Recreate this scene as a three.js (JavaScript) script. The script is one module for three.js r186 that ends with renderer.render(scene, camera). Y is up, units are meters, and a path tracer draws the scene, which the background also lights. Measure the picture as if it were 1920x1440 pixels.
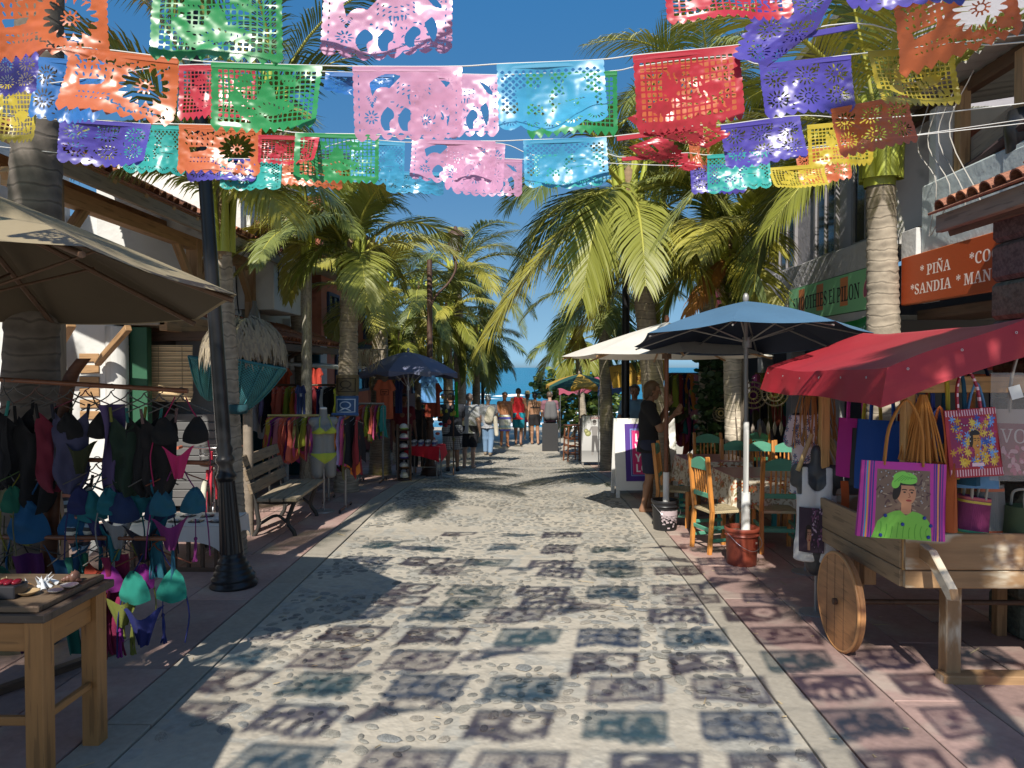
import * as THREE from 'three';
import { mergeGeometries } from 'three/addons/utils/BufferGeometryUtils.js';

// ---------- camera, sky, sun, exposure ----------
const scene = new THREE.Scene();
const FOC = 1400;
const camera = new THREE.PerspectiveCamera(2 * Math.atan(720 / FOC) * 180 / Math.PI, 4 / 3, 0.1, 30000);
camera.position.set(0, 1.9, 0);
camera.rotation.order = 'YXZ';
camera.rotation.y = 0.01786; camera.rotation.x = -0.0221;
camera.updateMatrixWorld();
scene.add(camera);
const renderer = new THREE.WebGLRenderer({ antialias: true });
renderer.toneMapping = THREE.LinearToneMapping;
renderer.toneMappingExposure = 1.46;
renderer.shadowMap.enabled = true;
const SUN = new THREE.Vector3(-0.141, 0.669, 0.728).normalize();
{
  const W = 512, H = 256, a = new Float32Array(W * H * 4);
  for (let j = 0; j < H; j++) for (let i = 0; i < W; i++) {
    const el = (j + 0.5) / H * Math.PI - Math.PI / 2, az = (i + 0.5) / W * 2 * Math.PI - Math.PI;
    const d = new THREE.Vector3(Math.cos(el) * Math.cos(az), Math.sin(el), Math.cos(el) * Math.sin(az));
    const s = Math.max(0, d.y), t = Math.exp(-s / 0.17);
    let r = 0.016 + 0.224 * t, g = 0.115 + 0.305 * t, b = 0.30 + 0.26 * t;
    const c = Math.max(0, d.dot(SUN)), glow = 0.24 * Math.pow(c, 3) + 0.25 * Math.pow(c, 60);
    r += glow; g += glow * 0.93; b += glow * 0.80;
    if (d.y < 0) { r = 0.12; g = 0.14; b = 0.15; }
    a.set([r, g, b, 1], (j * W + i) * 4);
  }
  const t = new THREE.DataTexture(a, W, H, THREE.RGBAFormat, THREE.FloatType);
  t.mapping = THREE.EquirectangularReflectionMapping; t.magFilter = THREE.LinearFilter; t.needsUpdate = true;
  scene.background = t; scene.environment = t;
}
const sun = new THREE.DirectionalLight(new THREE.Color(1, 0.94, 0.84), 4.4);
sun.position.copy(SUN).multiplyScalar(40).add(new THREE.Vector3(0, 0, -10)); sun.target.position.set(0, 0, -10);
sun.castShadow = true; sun.shadow.radius = 1; sun.shadow.mapSize.set(4096, 4096);
Object.assign(sun.shadow.camera, { left: -25, right: 25, top: 25, bottom: -25, near: 1, far: 120 });
scene.add(sun, sun.target);

// ---------- helpers ----------
function rng(seed) { let a = seed >>> 0; return () => { a = (a + 0x6D2B79F5) | 0; let t = Math.imul(a ^ (a >>> 15), 1 | a); t = (t + Math.imul(t ^ (t >>> 7), 61 | t)) ^ t; return ((t ^ (t >>> 14)) >>> 0) / 4294967296; }; }
const rnd = rng(7);
const rr = (a, b, f = rnd) => a + (b - a) * f();
const V = (x, y, z) => new THREE.Vector3(x, y, z);
const RAD = Math.PI / 180;
const smooth = (a, b, x) => { const t = Math.min(1, Math.max(0, (x - a) / (b - a))); return t * t * (3 - 2 * t); };
const lerp = (a, b, t) => a + (b - a) * t;
// height of the street at distance d along it: level, then gently down to the beach and under the sea
const ground = d => -0.62 * smooth(9.5, 21, d) - 2.6 * smooth(29, 62, d);
const slope = d => (ground(d + 0.2) - ground(d - 0.2)) / 0.4;
// a place d metres down the street (z = -d) that lies on the sight line of a pixel of the photograph
function at(px, py, d) { const v = V((px - 960) / FOC, (720 - py) / FOC, -1).applyEuler(camera.rotation); v.multiplyScalar(d / -v.z); return v.add(camera.position); }
const XA = (px, d) => at(px, 690, d).x;
const YA = (py, d) => at(985, py, d).y;
const used = {};
function numbered(n) { const k = used[n] || 0; used[n] = k + 1; return k ? n + '_' + String(k).padStart(3, '0') : n; }
function tag(o, label, category, group) { o.userData.label = label; o.userData.category = category; if (group) o.userData.group = group; return o; }
function thing(name, label, category, pos = [0, 0, 0], turn = 0, group) {
  const o = new THREE.Group(); o.name = numbered(name); o.position.set(...pos); o.rotation.y = turn; scene.add(o);
  return tag(o, label, category, group);
}
function mesh(name, geo, m, parent) {
  const o = new THREE.Mesh(geo, m); o.name = parent ? name : numbered(name); o.castShadow = o.receiveShadow = true; (parent || scene).add(o); return o;
}
function struct(name, geo, m) { const o = mesh(name, geo, m); o.userData.kind = 'structure'; return o; }
// box with chamfered edges; texture runs in metres, grain along the longest side
function chamferBox(w, h, d, c = 0.006) {
  c = Math.min(c, w * 0.3, h * 0.3, d * 0.3);
  const P = [], s = [w / 2, h / 2, d / 2], pos = [], uv = [];
  const long = s.indexOf(Math.max(...s));
  const pt = (sx, sy, sz, ax) => { const q = [sx * s[0], sy * s[1], sz * s[2]], g = [sx, sy, sz]; for (let k = 0; k < 3; k++) if (k !== ax) q[k] -= g[k] * c; return q; };
  const tri = (a, b, e) => {
    const n = [(b[1] - a[1]) * (e[2] - a[2]) - (b[2] - a[2]) * (e[1] - a[1]), (b[2] - a[2]) * (e[0] - a[0]) - (b[0] - a[0]) * (e[2] - a[2]), (b[0] - a[0]) * (e[1] - a[1]) - (b[1] - a[1]) * (e[0] - a[0])];
    const cx = a.map((v, i) => v + b[i] + e[i]);
    const f = n[0] * cx[0] + n[1] * cx[1] + n[2] * cx[2] < 0 ? [a, e, b] : [a, b, e];
    const m = n.map(Math.abs), ax = m.indexOf(Math.max(...m)), o = [0, 1, 2].filter(k => k !== ax);
    if (o[1] === long) o.reverse();
    for (const v of f) { pos.push(...v); uv.push(v[o[0]], v[o[1]]); }
  };
  const quad = (a, b, e, f) => { tri(a, b, e); tri(a, e, f); };
  for (let ax = 0; ax < 3; ax++) for (const q of [-1, 1]) {
    const mk = (u, v) => { const g = [0, 0, 0]; g[ax] = q; g[(ax + 1) % 3] = u; g[(ax + 2) % 3] = v; return pt(...g, ax); };
    quad(mk(-1, -1), mk(1, -1), mk(1, 1), mk(-1, 1));
  }
  for (let ax = 0; ax < 3; ax++) { const b = (ax + 1) % 3, e = (ax + 2) % 3; for (const u of [-1, 1]) for (const v of [-1, 1]) {
    const mk = (t, f) => { const g = [0, 0, 0]; g[ax] = t; g[b] = u; g[e] = v; return pt(...g, f); };
    quad(mk(-1, b), mk(1, b), mk(1, e), mk(-1, e));
  } }
  for (const x of [-1, 1]) for (const y of [-1, 1]) for (const z of [-1, 1]) tri(pt(x, y, z, 0), pt(x, y, z, 1), pt(x, y, z, 2));
  return rawGeo(pos, uv);
}
function rawGeo(pos, uv, idx, smoothN) {
  const g = new THREE.BufferGeometry();
  g.setAttribute('position', new THREE.Float32BufferAttribute(pos, 3));
  g.setAttribute('uv', new THREE.Float32BufferAttribute(uv || new Float32Array(pos.length / 3 * 2), 2));
  if (idx) g.setIndex(idx);
  g.computeVertexNormals();
  return g;
}
// a sheet of points f(u, v) -> [x, y, z], nu x nv cells
function sheet(f, nu, nv, su = 1, sv = 1) {
  const pos = [], uv = [], idx = [];
  for (let j = 0; j <= nv; j++) for (let i = 0; i <= nu; i++) { const p = f(i / nu, j / nv); pos.push(...(p.isVector3 ? [p.x, p.y, p.z] : p)); uv.push(i / nu * su, j / nv * sv); }
  for (let j = 0; j < nv; j++) for (let i = 0; i < nu; i++) { const a = j * (nu + 1) + i, b = a + 1, c = a + nu + 1, d = c + 1; idx.push(a, b, d, a, d, c); }
  return rawGeo(pos, uv, idx);
}
const _m = new THREE.Matrix4(), _q = new THREE.Quaternion(), _e = new THREE.Euler();
class MB {
  constructor() { this.g = []; }
  add(g, m) { if (g.index) g = g.toNonIndexed(); else g = g.clone(); for (const k of Object.keys(g.attributes)) if (!['position', 'normal', 'uv'].includes(k)) g.deleteAttribute(k); if (m) g.applyMatrix4(m); this.g.push(g); return this; }
  put(g, x, y, z, rx = 0, ry = 0, rz = 0, sx = 1, sy = sx, sz = sx) { return this.add(g, new THREE.Matrix4().compose(V(x, y, z), new THREE.Quaternion().setFromEuler(new THREE.Euler(rx, ry, rz)), V(sx, sy, sz))); }
  box(x, y, z, w, h, d, rx = 0, ry = 0, rz = 0, c = 0.005) { return this.put(chamferBox(w, h, d, c), x, y, z, rx, ry, rz); }
  // a squared bar from a to b
  bar(a, b, w, h = w, c = 0.004) {
    a = a.isVector3 ? a : V(...a); b = b.isVector3 ? b : V(...b);
    const l = a.distanceTo(b), m = new THREE.Matrix4().lookAt(a, b, Math.abs(b.y - a.y) > 0.95 * l ? V(1, 0, 0) : V(0, 1, 0)).setPosition(a.clone().add(b).multiplyScalar(0.5));
    return this.add(chamferBox(w, h, l, c), m);
  }
  cyl(a, b, r0, r1 = r0, n = 12, open = false) {
    a = a.isVector3 ? a : V(...a); b = b.isVector3 ? b : V(...b);
    const l = a.distanceTo(b), g = new THREE.CylinderGeometry(r1, r0, l, n, 1, open);
    return this.add(g, new THREE.Matrix4().compose(a.clone().add(b).multiplyScalar(0.5), new THREE.Quaternion().setFromUnitVectors(V(0, 1, 0), b.clone().sub(a).normalize()), V(1, 1, 1)));
  }
  tube(pts, r, n = 6, seg = 12) { return this.add(tubeGeo(pts, r, n, seg)); }
  sph(x, y, z, rx, ry = rx, rz = rx, a = 12, b = 8) { return this.put(new THREE.SphereGeometry(1, a, b), x, y, z, 0, 0, 0, rx, ry, rz); }
  lathe(prof, x = 0, y = 0, z = 0, n = 24) { return this.put(new THREE.LatheGeometry(prof.map(p => new THREE.Vector2(...p)), n), x, y, z); }
  sheet(...a) { return this.add(sheet(...a)); }
  geo() { return this.g.length === 1 ? this.g[0] : mergeGeometries(this.g); }
  build(name, m, parent) { return mesh(name, this.geo(), m, parent); }
}
function tubeGeo(pts, r, n = 6, seg = 12) {
  const c = new THREE.CatmullRomCurve3(pts.map(p => p.isVector3 ? p : V(...p)));
  const rad = typeof r === 'function' ? r : () => r, fr = c.computeFrenetFrames(seg, false), pos = [], uv = [], idx = [], len = c.getLength();
  for (let i = 0; i <= seg; i++) { const p = c.getPoint(i / seg), R = rad(i / seg); for (let j = 0; j <= n; j++) { const a = j / n * Math.PI * 2, q = p.clone().addScaledVector(fr.normals[i], Math.cos(a) * R).addScaledVector(fr.binormals[i], Math.sin(a) * R); pos.push(q.x, q.y, q.z); uv.push(i / seg * len, j / n * 2 * Math.PI * R); } }
  for (let i = 0; i < seg; i++) for (let j = 0; j < n; j++) { const a = i * (n + 1) + j, b = a + 1, e = a + n + 1, f = e + 1; idx.push(a, e, b, b, e, f); }
  return rawGeo(pos, uv, idx);
}
// periodic noise for textures
function hash(x, y, s) { let h = (x * 374761393 + y * 668265263 + s * 982451653) | 0; h = Math.imul(h ^ (h >>> 13), 1274126177); return ((h ^ (h >>> 16)) >>> 0) / 4294967296; }
function vnoise(x, y, per, s, py = per) { const xi = Math.floor(x), yi = Math.floor(y), fx = x - xi, fy = y - yi, u = fx * fx * (3 - 2 * fx), v = fy * fy * (3 - 2 * fy), w = (a, b) => hash(((a % per) + per) % per, ((b % py) + py) % py, s); return lerp(lerp(w(xi, yi), w(xi + 1, yi), u), lerp(w(xi, yi + 1), w(xi + 1, yi + 1), u), v); }
function fbm(u, v, per, oct, s, py = per) { let a = 0, k = 0.5, t = 0; for (let i = 0; i < oct; i++) { a += k * vnoise(u * per, v * py, per, s + i * 17, py); t += k; k *= 0.55; per *= 2; py *= 2; } return a / t; }
const sr = c => Math.round(255 * (c <= 0.0031308 ? 12.92 * c : 1.055 * Math.pow(Math.min(1, Math.max(0, c)), 1 / 2.4) - 0.055));
function tex(n, fn, rep = 1, srgb = true, repV = rep) {
  const a = new Uint8Array(n * n * 4);
  for (let j = 0; j < n; j++) for (let i = 0; i < n; i++) { let c = fn(i / n, j / n); if (typeof c === 'number') c = [c, c, c]; const k = (j * n + i) * 4; for (let q = 0; q < 3; q++) a[k + q] = srgb ? sr(Math.max(0, c[q])) : Math.max(0, Math.min(255, c[q] * 255)); a[k + 3] = 255; }
  const t = new THREE.DataTexture(a, n, n); t.wrapS = t.wrapT = THREE.RepeatWrapping; t.magFilter = t.minFilter = THREE.LinearFilter; if (srgb) t.colorSpace = THREE.SRGBColorSpace; t.repeat.set(rep, repV); t.needsUpdate = true; return t;
}
function canvasTex(w, h, draw) { const c = document.createElement('canvas'); c.width = w; c.height = h; draw(c.getContext('2d'), w, h); const t = new THREE.CanvasTexture(c); t.colorSpace = THREE.SRGBColorSpace; t.anisotropy = 8; return t; }
const col = (r, g, b) => new THREE.Color().setRGB(r, g, b);
const C = c => Array.isArray(c) ? col(...c) : new THREE.Color(c);
const matCache = {};
function mat(c, rough = 0.8, o = {}) { const k = JSON.stringify([c, rough, Object.keys(o).length ? Object.entries(o).map(([a, b]) => [a, b && b.uuid || b]) : 0]); return matCache[k] || (matCache[k] = new THREE.MeshStandardMaterial({ color: C(c), roughness: rough, side: THREE.DoubleSide, ...o })); }
function phys(c, rough, o = {}) { const k = 'p' + JSON.stringify([c, rough, Object.entries(o).map(([a, b]) => [a, b && b.uuid || b])]); return matCache[k] || (matCache[k] = new THREE.MeshPhysicalMaterial({ color: C(c), roughness: rough, side: THREE.DoubleSide, ...o })); }

// ---------- textures and shared materials ----------
const T = {};
T.wood = tex(512, (u, v) => { const w = fbm(u, v, 3, 4, 11, 24), l = fbm(u, v, 2, 3, 5, 6); const k = 0.62 + 0.5 * w + 0.22 * (l - 0.5) - 0.25 * smooth(0.7, 0.78, fbm(u, v, 4, 2, 31, 60)); return k; }, 1.1);
T.woodB = tex(512, (u, v) => 0.5 * fbm(u, v, 3, 4, 11, 24) + 0.5 * fbm(u, v, 6, 3, 31, 60), 1.1, false);
T.worn = tex(512, (u, v) => { const w = fbm(u, v, 3, 4, 21, 26), p = smooth(0.42, 0.6, fbm(u, v, 3, 5, 77, 8)); const a = [0.21 + 0.2 * w, 0.125 + 0.12 * w, 0.06 + 0.06 * w], b = [0.50 + 0.12 * w, 0.43 + 0.11 * w, 0.32 + 0.10 * w]; return a.map((x, i) => lerp(b[i], x, p)); }, 0.9);
T.plaster = tex(512, (u, v) => { const a = fbm(u, v, 4, 6, 3), b = fbm(u, v, 10, 4, 9, 2); return 0.72 + 0.28 * a + 0.2 * (b - 0.5) - 0.35 * smooth(0.63, 0.75, fbm(u, v, 3, 5, 51)); }, 0.4);
T.rough = tex(256, (u, v) => fbm(u, v, 12, 5, 8), 1.2, false);
T.sand = tex(512, (u, v) => { const a = fbm(u, v, 5, 6, 1), b = fbm(u, v, 60, 3, 4); const k = 0.75 + 0.35 * a + 0.25 * (b - 0.5); return [0.46 * k, 0.41 * k, 0.325 * k]; }, 0.35);
T.mortar = tex(1024, (u, v) => {
  const a = fbm(u, v, 4, 6, 2), b = fbm(u, v, 90, 3, 6), d = smooth(0.55, 0.72, fbm(u, v, 7, 5, 19)), k = 0.7 + 0.45 * a + 0.3 * (b - 0.5);
  // worn stone tops that the cement leaves bare
  const st = smooth(0.56, 0.61, fbm(u, v, 30, 2, 40)) * smooth(0.3, 0.45, fbm(u, v, 6, 3, 44));
  const c = [0.455 * k, 0.41 * k, 0.335 * k].map((x, i) => lerp(x, [0.38, 0.35, 0.29][i], d * 0.6)); return c.map((x, i) => lerp(x, [0.30, 0.30, 0.275][i] * (0.7 + 0.6 * b), st * 0.6)); }, 0.25);
T.mortarB = tex(512, (u, v) => 0.6 * fbm(u, v, 14, 5, 2) + 0.4 * fbm(u, v, 70, 2, 6), 0.5, false);
T.slab = tex(512, (u, v) => { const a = fbm(u, v, 3, 6, 12), b = fbm(u, v, 70, 3, 16), d = smooth(0.5, 0.7, fbm(u, v, 4, 5, 29)); const k = 0.68 + 0.5 * a + 0.25 * (b - 0.5); return [0.37 * k, 0.245 * k, 0.215 * k].map((x, i) => lerp(x, [0.40, 0.345, 0.285][i], d * 0.6)); }, 0.5);
T.conc = tex(512, (u, v) => { const a = fbm(u, v, 4, 6, 33), b = fbm(u, v, 80, 3, 36); const k = 0.7 + 0.45 * a + 0.25 * (b - 0.5); return [0.40 * k, 0.375 * k, 0.32 * k]; }, 0.5);
T.stone = tex(256, (u, v) => 0.55 + 0.6 * fbm(u, v, 6, 5, 61) - 0.25 * smooth(0.5, 0.6, fbm(u, v, 14, 3, 65)), 4);
T.bark = tex(512, (u, v) => { const r = 0.5 + 0.5 * Math.sin((v * 16 + 0.6 * fbm(u, v, 6, 3, 71)) * Math.PI * 2), a = fbm(u, v, 10, 5, 73, 22); const k = 0.40 + 0.7 * a + 0.25 * r - 0.4 * smooth(0.92, 1, r); return [0.36 * k, 0.305 * k, 0.235 * k]; }, 1, true, 1);
T.cloth = tex(256, (u, v) => 0.5 + 0.25 * Math.sin(u * 64 * 2 * Math.PI) + 0.25 * Math.sin(v * 64 * 2 * Math.PI), 6, false);
T.canvas = tex(256, (u, v) => 0.82 + 0.25 * fbm(u, v, 4, 5, 91) + 0.06 * (fbm(u, v, 60, 2, 95) - 0.5), 0.7);
T.floral = tex(512, (u, v) => {
  let c = [0.62, 0.56, 0.44]; const n = 5;
  for (let k = 0; k < 34; k++) { let dx = u - hash(k, 1, 5), dy = v - hash(k, 2, 5); dx -= Math.round(dx); dy -= Math.round(dy); const r = Math.hypot(dx, dy), a = Math.atan2(dy, dx) + k, big = k < 14; const R = (big ? 0.085 : 0.05) * (0.7 + 0.3 * Math.cos(a * (big ? n : 2))); if (r < R) c = big ? (r < 0.02 ? [0.5, 0.35, 0.06] : [0.52, 0.13, 0.04]) : (k % 2 ? [0.20, 0.17, 0.07] : [0.30, 0.06, 0.03]); }
  const w = smooth(0.56, 0.6, fbm(u, v, 18, 2, 6)); return c.map((x, i) => lerp(x, [0.25, 0.16, 0.07][i], w * 0.7)); }, 1.9);
T.weave = tex(128, (u, v) => { const a = Math.sin(u * 8 * 2 * Math.PI), b = Math.sin(v * 8 * 2 * Math.PI); return 0.5 + 0.5 * a * b; }, 6, false);
T.stripe = tex(256, (u, v) => { const p = [[0.05, 0.05, 0.05], [0.6, 0.55, 0.45], [0.05, 0.05, 0.06], [0.45, 0.18, 0.12], [0.04, 0.04, 0.05], [0.25, 0.35, 0.45]]; return p[Math.floor(v * 6) % 6]; }, 6);
const M = {
  sand: mat([1, 1, 1], 0.95, { map: T.sand, bumpMap: T.mortarB, bumpScale: 0.03 }),
  mortar: mat([0.98, 0.98, 0.98], 0.92, { map: T.mortar, bumpMap: T.mortarB, bumpScale: 0.012 }),
  slab: [0.85, 0.95, 1.05, 1.12].map((k, i) => mat([k, k * (i % 2 ? 0.97 : 1), k * (i % 2 ? 0.95 : 1)], 0.88, { map: T.slab, bumpMap: T.mortarB, bumpScale: 0.006 })),
  conc: mat([0.88, 0.84, 0.8], 0.9, { map: T.conc, bumpMap: T.mortarB, bumpScale: 0.006 }),
  stones: [[0.33, 0.325, 0.30], [0.42, 0.38, 0.315], [0.30, 0.305, 0.295], [0.45, 0.405, 0.335], [0.38, 0.36, 0.305]].map(c => mat(c, 0.75, { map: T.stone, bumpMap: T.stone, bumpScale: 0.004 })),
  joint: mat([0.2, 0.155, 0.125], 0.95),
  wood: mat([0.40, 0.235, 0.11], 0.6, { map: T.wood, bumpMap: T.woodB, bumpScale: 0.002 }),
  woodY: mat([0.62, 0.34, 0.12], 0.5, { map: T.wood, bumpMap: T.woodB, bumpScale: 0.002 }),
  woodO: mat([0.66, 0.27, 0.06], 0.42, { map: T.wood, bumpMap: T.woodB, bumpScale: 0.001 }),
  woodD: mat([0.115, 0.062, 0.035], 0.6, { map: T.wood, bumpMap: T.woodB, bumpScale: 0.002 }),
  woodR: mat([0.20, 0.075, 0.035], 0.45, { map: T.wood, bumpMap: T.woodB, bumpScale: 0.002 }),
  woodG: mat([0.27, 0.22, 0.17], 0.8, { map: T.wood, bumpMap: T.woodB, bumpScale: 0.003 }),
  worn: mat([1, 1, 1], 0.75, { map: T.worn, bumpMap: T.woodB, bumpScale: 0.003 }),
  black: mat([0.018, 0.018, 0.02], 0.35), blackM: mat([0.018, 0.018, 0.02], 0.3, { metalness: 0.2 }),
  steel: mat([0.55, 0.55, 0.56], 0.3, { metalness: 0.9 }), white: mat([0.78, 0.77, 0.74], 0.55),
  pvc: mat([0.74, 0.74, 0.72], 0.4), pole: mat([0.30, 0.29, 0.28], 0.45, { metalness: 0.4 }),
  plaster: mat([0.72, 0.72, 0.70], 0.9, { map: T.plaster, bumpMap: T.rough, bumpScale: 0.006 }),
  plasterG: mat([0.48, 0.54, 0.54], 0.9, { map: T.plaster, bumpMap: T.rough, bumpScale: 0.006 }),
  purple: mat([0.40, 0.385, 0.42], 0.9, { map: T.plaster, bumpMap: T.rough, bumpScale: 0.006 }),
  coral: mat([0.60, 0.21, 0.13], 0.9, { map: T.plaster, bumpMap: T.rough, bumpScale: 0.005 }),
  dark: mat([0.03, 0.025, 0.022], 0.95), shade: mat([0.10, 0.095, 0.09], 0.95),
  tiles: [[0.50, 0.19, 0.095], [0.44, 0.16, 0.08], [0.56, 0.25, 0.14], [0.36, 0.15, 0.09]].map(c => mat(c, 0.85, { map: T.stone, bumpMap: T.rough, bumpScale: 0.003 })),
  glass: phys([0.55, 0.62, 0.64], 0.05, { transmission: 1, thickness: 0 }),
  bark: mat([1, 1, 1], 0.95, { map: T.bark, bumpMap: T.bark, bumpScale: 0.02 }),
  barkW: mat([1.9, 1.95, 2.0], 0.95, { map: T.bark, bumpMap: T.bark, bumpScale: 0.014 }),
  barkD: mat([0.6, 0.58, 0.58], 0.95, { map: T.bark, bumpMap: T.bark, bumpScale: 0.02 }),
  shaft: phys([0.36, 0.40, 0.06], 0.45), shaftB: mat([0.28, 0.19, 0.11], 0.9, { map: T.wood }),
  leaf: [[0.27, 0.285, 0.04], [0.20, 0.235, 0.042], [0.40, 0.37, 0.055], [0.11, 0.15, 0.03], [0.48, 0.39, 0.07]].map(c => phys(c, 0.5, { transmission: 0.36, thickness: 0 })),
  leafDead: phys([0.45, 0.19, 0.05], 0.8, { transmission: 0.25, thickness: 0 }),
  straw: mat([0.52, 0.43, 0.28], 0.9), strawD: mat([0.30, 0.24, 0.16], 0.95), rope: mat([0.45, 0.36, 0.24], 0.9),
};
const cloth = (c, o = {}) => mat(c, 0.96, { bumpMap: T.cloth, bumpScale: 0.0008, ...o });
const glossy = (c, r = 0.3) => mat(c, r);

// ---------- ground, street, pavements, sea ----------
{
  const xs = [-400, -120, -40, -15, -8, -4, -2, 0, 2, 4, 8, 15, 40, 120, 400], ds = [-150, -60, -20, -8, 0, 6]; for (let d = 9; d < 80; d += 1) ds.push(d); ds.push(120, 400);
  const pos = [], uv = [], idx = [];
  for (const d of ds) for (const x of xs) { pos.push(x, ground(d) - 0.06 - (d > 26 ? 0 : 0), -d); uv.push(x, d); }
  for (let j = 0; j < ds.length - 1; j++) for (let i = 0; i < xs.length - 1; i++) { const a = j * xs.length + i; idx.push(a, a + 1, a + xs.length + 1, a, a + xs.length + 1, a + xs.length); }
  struct('ground', rawGeo(pos, uv, idx), M.sand);
}
const strip = (x0, x1, d0, d1, lift, nx = 2, rough = 0) => sheet((u, v) => { const d = lerp(d0, d1, v), x = lerp(x0, x1, u); return [x, ground(d) + lift + (rough ? rough * (vnoise(x * 2.3 + 40, d * 2.3 + 40, 997, 3) - 0.5) : 0), -d]; }, nx, Math.ceil(Math.abs(d1 - d0) * (rough ? 5 : 1.5)), x1 - x0, d1 - d0);
const street = struct('cobbled_street', strip(-1.97, 1.42, -6, 27, 0, 20, 0.012), M.mortar);
{ // stones set in the cement: the nearest ones one by one, the rest as a mass
  const r = rng(21), base = [];
  for (let k = 0; k < 5; k++) {
    const n = 9, pos = [], rad = [], ring2 = 0.72; for (let i = 0; i < n; i++) rad.push(0.8 + 0.35 * r());
    const P = (i, s, y) => { const a = i / n * Math.PI * 2; return [Math.cos(a) * rad[i % n] * s, y, Math.sin(a) * rad[i % n] * s]; };
    const f = (a, b, c) => pos.push(...a, ...b, ...c);
    for (let i = 0; i < n; i++) { const a = P(i, 1, -0.35), b = P(i + 1, 1, -0.35), c = P(i, ring2, 0.72), d = P(i + 1, ring2, 0.72), t = [0, 0.95 + 0.1 * r(), 0]; f(a, c, b); f(b, c, d); f(c, t, d); }
    const g = rawGeo(pos, pos.filter((_, i) => i % 3 === 0).flatMap((x, i) => [pos[i * 3] * 0.4, pos[i * 3 + 2] * 0.4])); base.push(g);
  }
  let made = 0; const inst = [[], [], [], [], []], placed = [];
  for (let k = 0; k < 24000; k++) {
    const d = 2.2 + 20 * Math.pow(r(), 0.9), x = rr(-1.9, 1.36, r), s = (0.02 + 0.045 * r() * r()) * (d > 9 ? 0.9 : 1), dens = vnoise(x * 1.4 + 50, d * 1.4, 999, 9);
    if (dens < (d < 6 ? 0.38 : 0.22) + 0.12 * r() || (d < 6 && r() < 0.35)) continue;
    if (placed.some(p => Math.abs(p[1] - d) < 0.2 && Math.hypot(p[0] - x, p[1] - d) < (p[2] + s) * 1.05)) continue;
    placed.push([x, d, s]);
    const v = Math.floor(r() * 5), mtx = new THREE.Matrix4().compose(V(x, ground(d) + 0.003, -d), new THREE.Quaternion().setFromEuler(new THREE.Euler(slope(d), r() * 6.3, 0)), V(s * rr(1, 1.7, r), 0.003 + 0.004 * r(), s * rr(0.75, 1.05, r)));
    if (d < 6.4 && made < 300 && s > 0.03) { const o = mesh('cobblestone', base[v], M.stones[Math.floor(r() * 5)], street); o.applyMatrix4(mtx); made++; } else inst[v].push(mtx);
  }
  const im = new THREE.InstancedMesh(base[0], mat([1, 1, 1], 0.8, { map: T.stone }), inst.reduce((a, b) => a + b.length, 0)); let q = 0;
  for (const l of inst) for (const m4 of l) { im.setMatrixAt(q, m4); const k = 0.65 + 0.5 * r(); im.setColorAt(q++, col(0.33 * k, 0.315 * k, 0.275 * k)); }
  im.name = 'small_cobbles'; im.userData.kind = 'stuff'; im.userData.label = 'small flat cobbles set in the cement farther down the street'; im.castShadow = im.receiveShadow = true; street.add(im);
}
function pavement(name, x0, x1, d0, d1, wx, ld, mats) {
  const s = struct(name, strip(x0, x1, d0, d1, -0.012), M.joint), r = rng(x0 * 100 + 999), geos = {};
  const nx = Math.round((x1 - x0) / wx), w = (x1 - x0) / nx;
  for (let i = 0; i < nx; i++) { let d = d0 - r() * ld; while (d < d1) { const l = ld * rr(0.8, 1.25, r), a = Math.max(d, d0), b = Math.min(d + l, d1); d += l; if (b - a < 0.15) continue;
    const L = Math.round((b - a) * 20) / 20 - 0.008, key = L.toFixed(2) + i; geos[key] = geos[key] || chamferBox(w - 0.008, 0.05, L, 0.004);
    const m = (a + b) / 2, o = mesh('slab', geos[key], mats[Math.floor(r() * mats.length)], s); o.position.set(x0 + (i + 0.5) * w, ground(m) - 0.013 + rr(-0.002, 0.002, r), -m); o.rotation.x = slope(m); } }
  return s;
}
{ // dry leaf bits and straws on the paving
  const r = rng(77), m = new MB(); for (let i = 0; i < 130; i++) { const d = 2.8 + 9 * r(), x = rr(-2.2, 3.2, r), a = r() * 6.3, l = r() < 0.15 ? 0.14 : 0.02 + 0.02 * r(), w = r() < 0.15 ? 0.004 : 0.008 * (0.5 + r()); m.put(chamferBox(l, 0.004, w, 0.001), x, ground(d) + 0.015, -d, rr(-0.1, 0.1, r), a, rr(-0.15, 0.15, r)); }
  const o = m.build('leaf_litter', mat([0.42, 0.33, 0.2], 0.9)); o.userData.kind = 'stuff'; o.userData.label = 'scattered bits of dry leaf and straw on the street paving';
}
const pavL = pavement('pavement_left', -6.4, -2.24, 1.5, 20, 0.52, 1.35, M.slab), pavR = pavement('pavement_right', 1.62, 6.3, 1.5, 20, 0.47, 1.25, M.slab);
pavement('kerb_strip_left', -2.235, -1.975, 1.5, 24, 0.26, 2.2, [M.conc]); pavement('kerb_strip_right', 1.425, 1.615, 1.5, 24, 0.19, 2.2, [M.conc]);
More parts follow.
